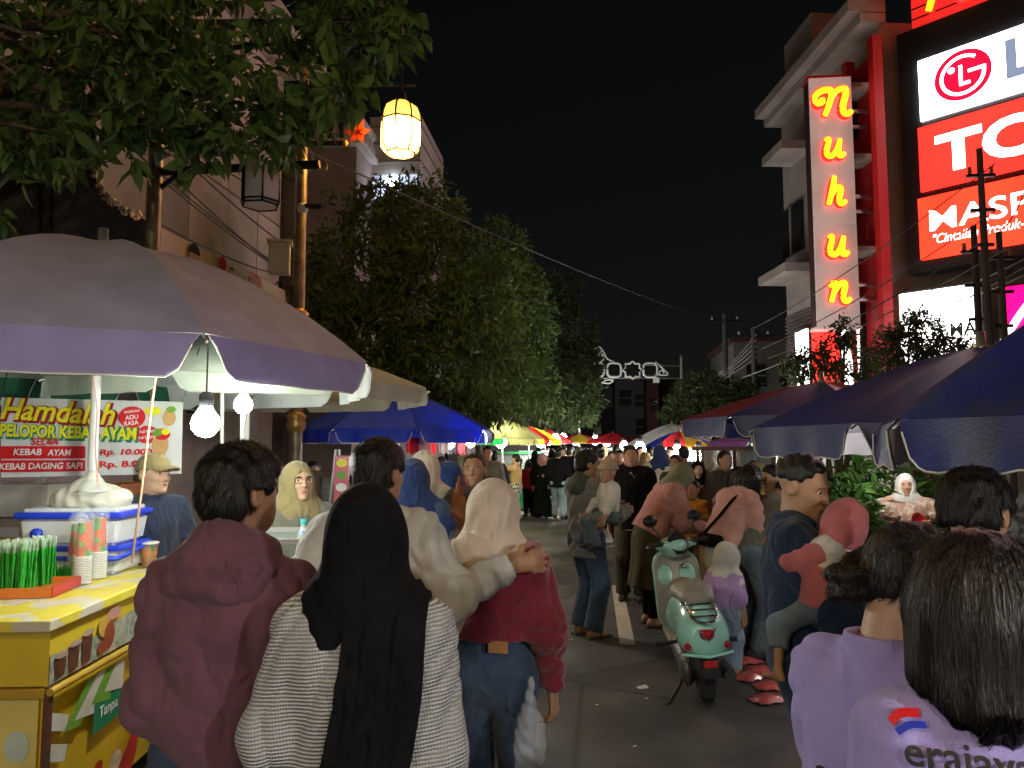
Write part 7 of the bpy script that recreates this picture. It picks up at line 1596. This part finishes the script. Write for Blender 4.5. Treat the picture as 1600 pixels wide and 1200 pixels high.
# --- shoppers at the right stalls
person('woman in a black hijab and floral dress facing the viewer', cam_xy(1090, 9.2), 175, Hpx(722, 9.2), T('floral', e=.03), T('floral', kind='skirt'), dict(kind='hijab', m=C['black'], drape=.16), 'light', h=.016, detail=1, face=True)
person('child in an orange shirt between the shoppers', cam_xy(1080, 8.2), 160, Hpx(755, 8.2), T('orange', e=.03, sleeve='short'), T('brown', kind='trousers'), dict(kind='short'), 'brown', h=.015, detail=1, face=True, hs=.92)
person('man in a brown shirt behind the bending pink woman', cam_xy(1055, 10.2), 150, Hpx(712, 10.2), T('oliv', e=.03), T('black', kind='trousers'), dict(kind='short'), 'tan', h=.017, detail=1, face=True)
person('woman in a rust dress at the edge of the bright stall', cam_xy(1062, 8.9), -20, Hpx(742, 8.9), T('floral', e=.03), T('brown', kind='skirt'), dict(kind='hijab', m=C['oliveh'], drape=.14), 'tan', h=.016, detail=0)
person('woman with long straight black hair at the brown stall', cam_xy(1152, 7.2), -15, Hpx(733, 7.2), T('pinkd', e=.03), T('black', kind='skirt'), dict(kind='long', tail=.40, locks=700), 'tan', h=.014, detail=1)
person('man in a grey cap and olive jacket stooping to look', cam_xy(1166, 6.1), -75, 1.56, T('olivej', e=.03), T('gden', kind='trousers'), dict(kind='cap', cm=C['grayc']), 'tan', h=.013, detail=1, face=True, lean=34, hp=18, LW=(-.14, .5, .9), RW=(.16, .5, .9))
person('girl in a yellow shirt with a ponytail looking left', cam_xy(1207, 6.4), 120, Hpx(729, 6.4), T('yell', sleeve='short', e=.03), T('black', kind='trousers'), dict(kind='pony'), 'light', h=.013, detail=1, face=True, hp=10, LW=(-.12, .4, 1.1))
person('vendor in a dark hijab with white collar under the maroon umbrella', cam_xy(1177, 8.8), 175, Hpx(722, 8.8), T('greyj', e=.03), T('black', kind='skirt'), dict(kind='hijab', m=C['navyh'], drape=.10), 'light', h=.016, detail=1, face=True)
person('man in a cap leaning over the stall under the maroon umbrella', cam_xy(1196, 8.0), 110, Hpx(724, 8.0), T('olivej', e=.03), T('black', kind='trousers'), dict(kind='cap', cm=C['khaki']), 'tan', h=.015, detail=1, face=True, lean=10, LW=(-.1, .5, 1.1), RW=(.1, .5, 1.1))
person('woman in a white hijab and rose patterned dress by the plants', cam_xy(1412, 7.2), 165, Hpx(744, 7.2), T('rose', e=.035, hem=-.25), T('rose', kind='skirt'), dict(kind='hijab', m=C['white'], drape=.20, loose=.002), 'tan', h=.013, detail=1, face=True, RW=(.20, .16, 1.02), LW=(-.22, .10, 1.0), RE=(1, -.2, 0), LE=(-1, -.2, 0))
person('shopper in grey patterned clothes cut off by the right edge', cam_xy(1612, 3.6), -30, Hpx(772, 3.6), T('greypat', e=.04), T('greypat', kind='skirt'), dict(kind='hijab', m=C['greypat'], drape=.2), 'tan', h=.014, detail=0)
# --- man carrying a sleeping child
pm = cam_xy(1240, 3.0)
p, s = person('man in a dark blue shirt carrying a sleeping child', pm, -105, Hpx(714, 3.0), T('navyb', e=.028, hem=-.08, fold=.011, collar=True, seed=2.0), T('denimd', kind='trousers', e=.022), dict(kind='short', vol=.004, fade=True, fringe=.004), 'tan', h=.009, detail=2, face=True, hy=-26, hp=16, RW=(.10, .34, 1.06), LW=(-.16, .32, .98), RE=(.7, -.5, -.7), LE=(-.9, -.1, -.6), sw=.98, hands=(.6, .6))
cb = np.array(W(1288, 938, 2.74)); kc = .70 / 1.70; ft = np.array(W(1216, 1052, 2.72)); rootc = np.array([cb[0], cb[1], cb[2] - .93 * kc])
def tolocal(w, rt): dd = np.array(w) - rootc; return tuple(Rz(-rt * D2R) @ dd)
p, s = person('sleeping child in a pink and white jacket with bare feet', tuple(rootc), 38, .70, T('childw', e=.030, hem=-.05, fold=.014), T('gden', kind='trousers', e=.022, end=.5, bag=.006, q=1.0), dict(kind='hijab', m=C['childp'], drape=-.05, loose=.004), 'brown', h=.0085, detail=1, lean=-8, side=14, hp=0, hy=-16, hr=6, hs=.72, LF=tolocal(ft, 38), RF=(.10, .08, .10), LW=(-.02, .17, .53), RW=(.06, .18, .55), LE=(-1, -.2, -.6), RE=(1, -.2, -.6), feet=False, g=1.05)
overlay(p, s, 'jacket_panel', lambda q: np.minimum((q - A3(s.chest - s.up * .02)) @ A3(s.up), np.maximum(np.minimum(rc(q, s.SL, s.EL, .07, .08), rc(q, s.EL, s.WL, .08, .07)), q[:, 0] + .07)), C['childp'], .0085, .012)
# --- three heads in the right foreground
p, s = person('man with glasses and short black hair partly under the blue umbrella', cam_xy(1512, 2.15), -38, Hpx(742, 2.15), T('greypat', e=.025, hem=-.05), T('denimd', kind='trousers'), dict(kind='short', vol=.008, locks=3200, nape=-.045), 'tan', h=.010, detail=2, hy=-10, hp=12)
MB().tube([tuple(s.hw((.082, .02, .0))), tuple(s.hw((.080, .085, .008)))], .0022, 5).build('glasses_arm', DARKM, p); MB().tube([tuple(s.hw((-.082, .02, .0))), tuple(s.hw((-.080, .085, .008)))], .0022, 5).build('glasses_arm', DARKM, p)
LAV = C['lav']
p, s = person('woman with a curly hair bun in a lavender polo looking down', cam_xy(1342, 1.42), -52, 1.53, T('lav', e=.014, sleeve='short', hem=-.12, collar=True, fold=.012, seed=7.0), T('denimd', kind='trousers'), dict(kind='bun', vol=.001, bun=(-.015, -.112, -.045), bunr=.048, locks=500, nape=-.05, fringe=-.008), 'light', h=.008, detail=2, hy=-44, hp=24, lean=8, LW=(-.14, .34, .95), RW=(.16, .34, .95), LE=(-.15, -1, -.4), RE=(.15, -1, -.4), sw=.86, g=.92)
TRIM = mat('collar_trim', (.03, .02, .06), rough=.8)
def emblem_text(p, s, sdf, items, mt):
    """lettering laid on the cloth by pushing flat print onto the garment"""
    for (txt, ux, uz, hh, m_) in items:
        o = text(txt, m_, p, 0, 0, h=hh, y=0, bold=.012, align='C'); me = o.data
        bm = bmesh.new(); bm.from_mesh(me); bmesh.ops.triangulate(bm, faces=bm.faces[:]); bmesh.ops.subdivide_edges(bm, edges=bm.edges[:], cuts=1); bm.to_mesh(me); bm.free()
        a = np.empty(len(me.vertices) * 3, np.float32); me.vertices.foreach_get('co', a); a = a.reshape(-1, 3)
        base = s.at(0, -.25, 0); q = (np.array(base)[None] + np.outer(a[:, 0] + ux, s.right) + np.outer(a[:, 2] + uz, s.up)).astype(np.float32)
        for _ in range(40): q = q + A3(s.front)[None] * np.clip(sdf(q) - .009, -.02, .02)[:, None]
        me.vertices.foreach_set('co', q.astype(np.float32).ravel()); me.update()
emblem_text(p, s, s.topf, [('a.', -.03, .22, .05, INK), ('erain', -.03, .17, .018, INK)], INK)
p, s = person('woman with long straight dark hair in a lavender polo with printed back', cam_xy(1530, 1.16), -14, Hpx(832, 1.16, 1500) - .03, T('lav', e=.012, sleeve='short', hem=-.12, collar=False, fold=.010, seed=9.0), T('denimd', kind='trousers'), dict(kind='long', m=HAIRB, vol=.010, tail=.148, tailr=.118, locks=9000), 'light', h=.0075, detail=1, hy=-6, hp=16, lean=4, LW=(-.16, .3, 1.0), RW=(.2, .3, 1.0), LE=(-.05, -1, -.5), sw=.86)
emblem_text(p, s, s.topf, [('erajaya', -.050, .388, .052, INK)], INK)
def swoosh(pts, w, m_):
    pp = spline(pts, 12); L_, R_ = stroke2d(pp, w); n = len(L_); V = []
    for a, b in zip(L_, R_): V += [a, b]
    q = (np.array(s.at(0, -.25, 0))[None] + np.outer([v[0] for v in V], s.right) + np.outer([v[1] for v in V], s.up)).astype(np.float32)
    for _ in range(40): q = q + A3(s.front)[None] * np.clip(s.topf(q) - .007, -.02, .02)[:, None]
    link('print_emblem', npmesh('print_emblem', q, np.array([[2 * i, 2 * i + 1, 2 * i + 3, 2 * i + 2] for i in range(n - 1)])), m_, p)
swoosh([(-.145, .428), (-.130, .441), (-.105, .445)], .011, RD); swoosh([(-.138, .416), (-.120, .428), (-.098, .431)], .009, BLUEP)
# ------------------------------------------------------------------ the farther crowd
rc_ = random.Random(21)
tops = ['black', 'navy', 'greyj', 'brown', 'olivej', 'white', 'pinkd', 'burg', 'camel', 'gden']; words = dict(black='black', navy='navy', greyj='grey', brown='brown', olivej='olive', white='white', pinkd='dusty pink', burg='burgundy', camel='camel', gden='blue grey', cream='cream', blueh='blue', oliveh='olive', mustard='mustard')
placed = []
spots = [(898, 21, 705), (910, 23, 703), (905, 27, 700), (920, 25, 702), (932, 22, 704), (940, 28, 700), (925, 33, 698), (952, 24, 703), (962, 20, 705), (945, 36, 697), (972, 27, 701), (985, 22, 704), (998, 18, 706), (1010, 25, 702), (1022, 17, 708), (1035, 21, 705), (862, 24, 702), (878, 28, 700), (888, 34, 698), (1008, 12.5, 707), (1040, 12, 712), (1100, 14, 712), (1120, 11.5, 716), (968, 13, 704), (940, 15.5, 703)]
where = ['near the crossing', 'in the crowd left of centre', 'by the tree row', 'behind the lane', 'in mid street', 'below the far lamps', 'far down the road', 'beyond the toddler', 'close behind the toddler hat', 'at the far end', 'under the pale canopy edge', 'before the white stall', 'before the pale canopy', 'past the rainbow umbrella', 'left of the rainbow umbrella', 'under the rainbow umbrella', 'beside the white left stall', 'beyond the white left stall', 'deep in the left row', 'right of the black jacket man', 'behind the bending woman', 'inside the bright stall', 'at the bright stall corner', 'left of the black jacket man', 'walking in mid lane']
for i, (px, d, py) in enumerate(spots):
    t = tops[i % len(tops)]; hj = i % 3 == 1; hc = ['cream', 'black', 'blueh', 'oliveh', 'mustard'][i % 5]; away = i % 4 != 3
    lb = 'distant person in %s %s %s' % (words[t], ('with a %s hijab' % words[hc]) if hj else ('with short dark hair'), where[i])
    person(lb, cam_xy(px, d), rc_.uniform(-25, 25) + (0 if away else 180), max(1.45, Hpx(py, d)), T(t, e=.035, hem=-.12), T(rc_.choice(['black', 'denimd', 'denim', 'beige', 'gden']), kind='skirt' if hj else 'trousers'), dict(kind='hijab', m=C[hc], drape=.16) if hj else dict(kind='short'), rc_.choice(['tan', 'brown', 'light']), h=.024 if d < 24 else .03, detail=0, group='people thronging the far street', LF=(-.1, .12, .08), RF=(.1, -.1, .08))
more = [(880, 22), (890, 25), (900, 30), (914, 20.5), (926, 28), (936, 32), (950, 30), (958, 27), (966, 33), (978, 24), (992, 29), (1003, 21), (1016, 20), (1028, 26), (868, 30), (856, 27), (842, 23), (895, 37), (918, 38), (982, 36)]
mw = ['behind the black coat at the crossing', 'second deep behind the crossing', 'amid the left crowd', 'just past the zebra stripes', 'in the thick of the street', 'below the bright far lamp', 'by the bright far lamp', 'left of the pale canopy', 'among far heads right of centre', 'near the white stall front', 'behind the white stall queue', 'in the pale canopy queue', 'left of the rainbow stall queue', 'beyond the rainbow stall', 'under the farthest red umbrella', 'beside the red and yellow umbrella', 'behind the red backpack child', 'far left in the throng', 'far centre in the throng', 'far right in the throng']
for i, (px, d) in enumerate(more):
    t = tops[(i * 3 + 1) % len(tops)]; hj = i % 2 == 1; hc = ['black', 'cream', 'oliveh', 'blueh', 'mustard'][i % 5]
    lb = 'far off pedestrian in %s %s %s' % (words[t], ('with a %s hijab' % words[hc]) if hj else 'with dark hair', mw[i])
    person(lb, cam_xy(px, d), rc_.uniform(-30, 30) + (180 if i % 3 == 0 else 0), rc_.uniform(1.5, 1.7), T(t, e=.035, hem=-.12), T(rc_.choice(['black', 'denimd', 'denim', 'beige', 'gden']), kind='skirt' if hj else 'trousers'), dict(kind='hijab', m=C[hc], drape=.16) if hj else dict(kind='short'), rc_.choice(['tan', 'brown', 'light']), h=.03, detail=0, group='people thronging the far street', LF=(-.1, .12, .08), RF=(.1, -.1, .08))
mid = [(905, 18.5), (918, 19.5), (932, 18.2), (944, 20), (955, 17.5), (963, 15), (977, 16), (1000, 14.5), (1016, 13.5), (1031, 11), (1047, 13), (1068, 11.6), (1108, 10), (1132, 9.0), (690, 9.6), (726, 10.5), (762, 12), (772, 14), (562, 9), (584, 10.5), (1226, 9.5), (1250, 8.8)]
mq = ['first right of the black coat', 'second right of the black coat', 'third right of the black coat', 'left of the lamp lit lane', 'behind the toddler hat', 'just left of the black jacket', 'over the black jacket shoulder', 'right behind the black jacket', 'left of the bright stall queue', 'in front of the bright stall', 'by the bright stall lamp', 'beside the floral dress', 'right of the floral dress', 'behind the pink cardigan', 'behind the blue hijab', 'behind the brown tee person', 'left of the olive umbrella pole', 'beside the olive umbrella pole', 'at the left rim of the blue umbrella', 'under the blue umbrella middle', 'behind the yellow shirt girl', 'right of the yellow shirt girl']
for i, (px, d) in enumerate(mid):
    t = tops[(i * 7 + 2) % len(tops)]; hj = i % 3 == 0; hc = ['oliveh', 'black', 'cream', 'mustard', 'blueh'][i % 5]; fc = i % 3 == 1
    lb = 'shopper in %s %s %s' % (words[t], ('with a %s hijab' % words[hc]) if hj else 'with dark hair', mq[i])
    person(lb, cam_xy(px, d), rc_.uniform(-40, 40) + (180 if fc else 0), rc_.uniform(1.52, 1.72), T(t, e=.03, hem=-.12), T(rc_.choice(['black', 'denimd', 'denim', 'beige', 'gden']), kind='skirt' if hj else 'trousers'), dict(kind='hijab', m=C[hc], drape=.16) if hj else dict(kind='short'), rc_.choice(['tan', 'brown', 'light']), h=.022, detail=0, face=fc, group='shoppers between the stalls', LF=(-.1, .12, .08), RF=(.1, -.1, .08))
# beyond them the throng reads as one mass
V = []; F = []
def blob(c, r, n=6):
    o = len(V)
    for a in range(4):
        ph = math.pi * a / 3
        for k in range(n): th = 2 * math.pi * k / n; V.append((c[0] + r[0] * math.sin(ph) * math.cos(th), c[1] + r[1] * math.sin(ph) * math.sin(th), c[2] + r[2] * math.cos(ph)))
    for a in range(3):
        for k in range(n): F.append((o + a * n + k, o + a * n + (k + 1) % n, o + (a + 1) * n + (k + 1) % n, o + (a + 1) * n + k))
for i in range(170):
    y = rc_.uniform(38, 85); x = rc_.uniform(-3.2, 4.0); hgt = rc_.uniform(1.5, 1.72)
    blob((x, y, hgt - .11), (.09, .1, .12)); blob((x, y, hgt * .68), (.2, .13, .32)); blob((x, y, hgt * .26), (.16, .12, .45))
tag(link('far_crowd', npmesh('far_crowd', np.array(V), np.array(F), True), mat('far_crowd', (.05, .045, .05), rough=.9, var=.8, vscale=1.7, color2=(.2, .15, .13), c2scale=2.2)), 'throng of people far down the street', 'crowd', kind='stuff')
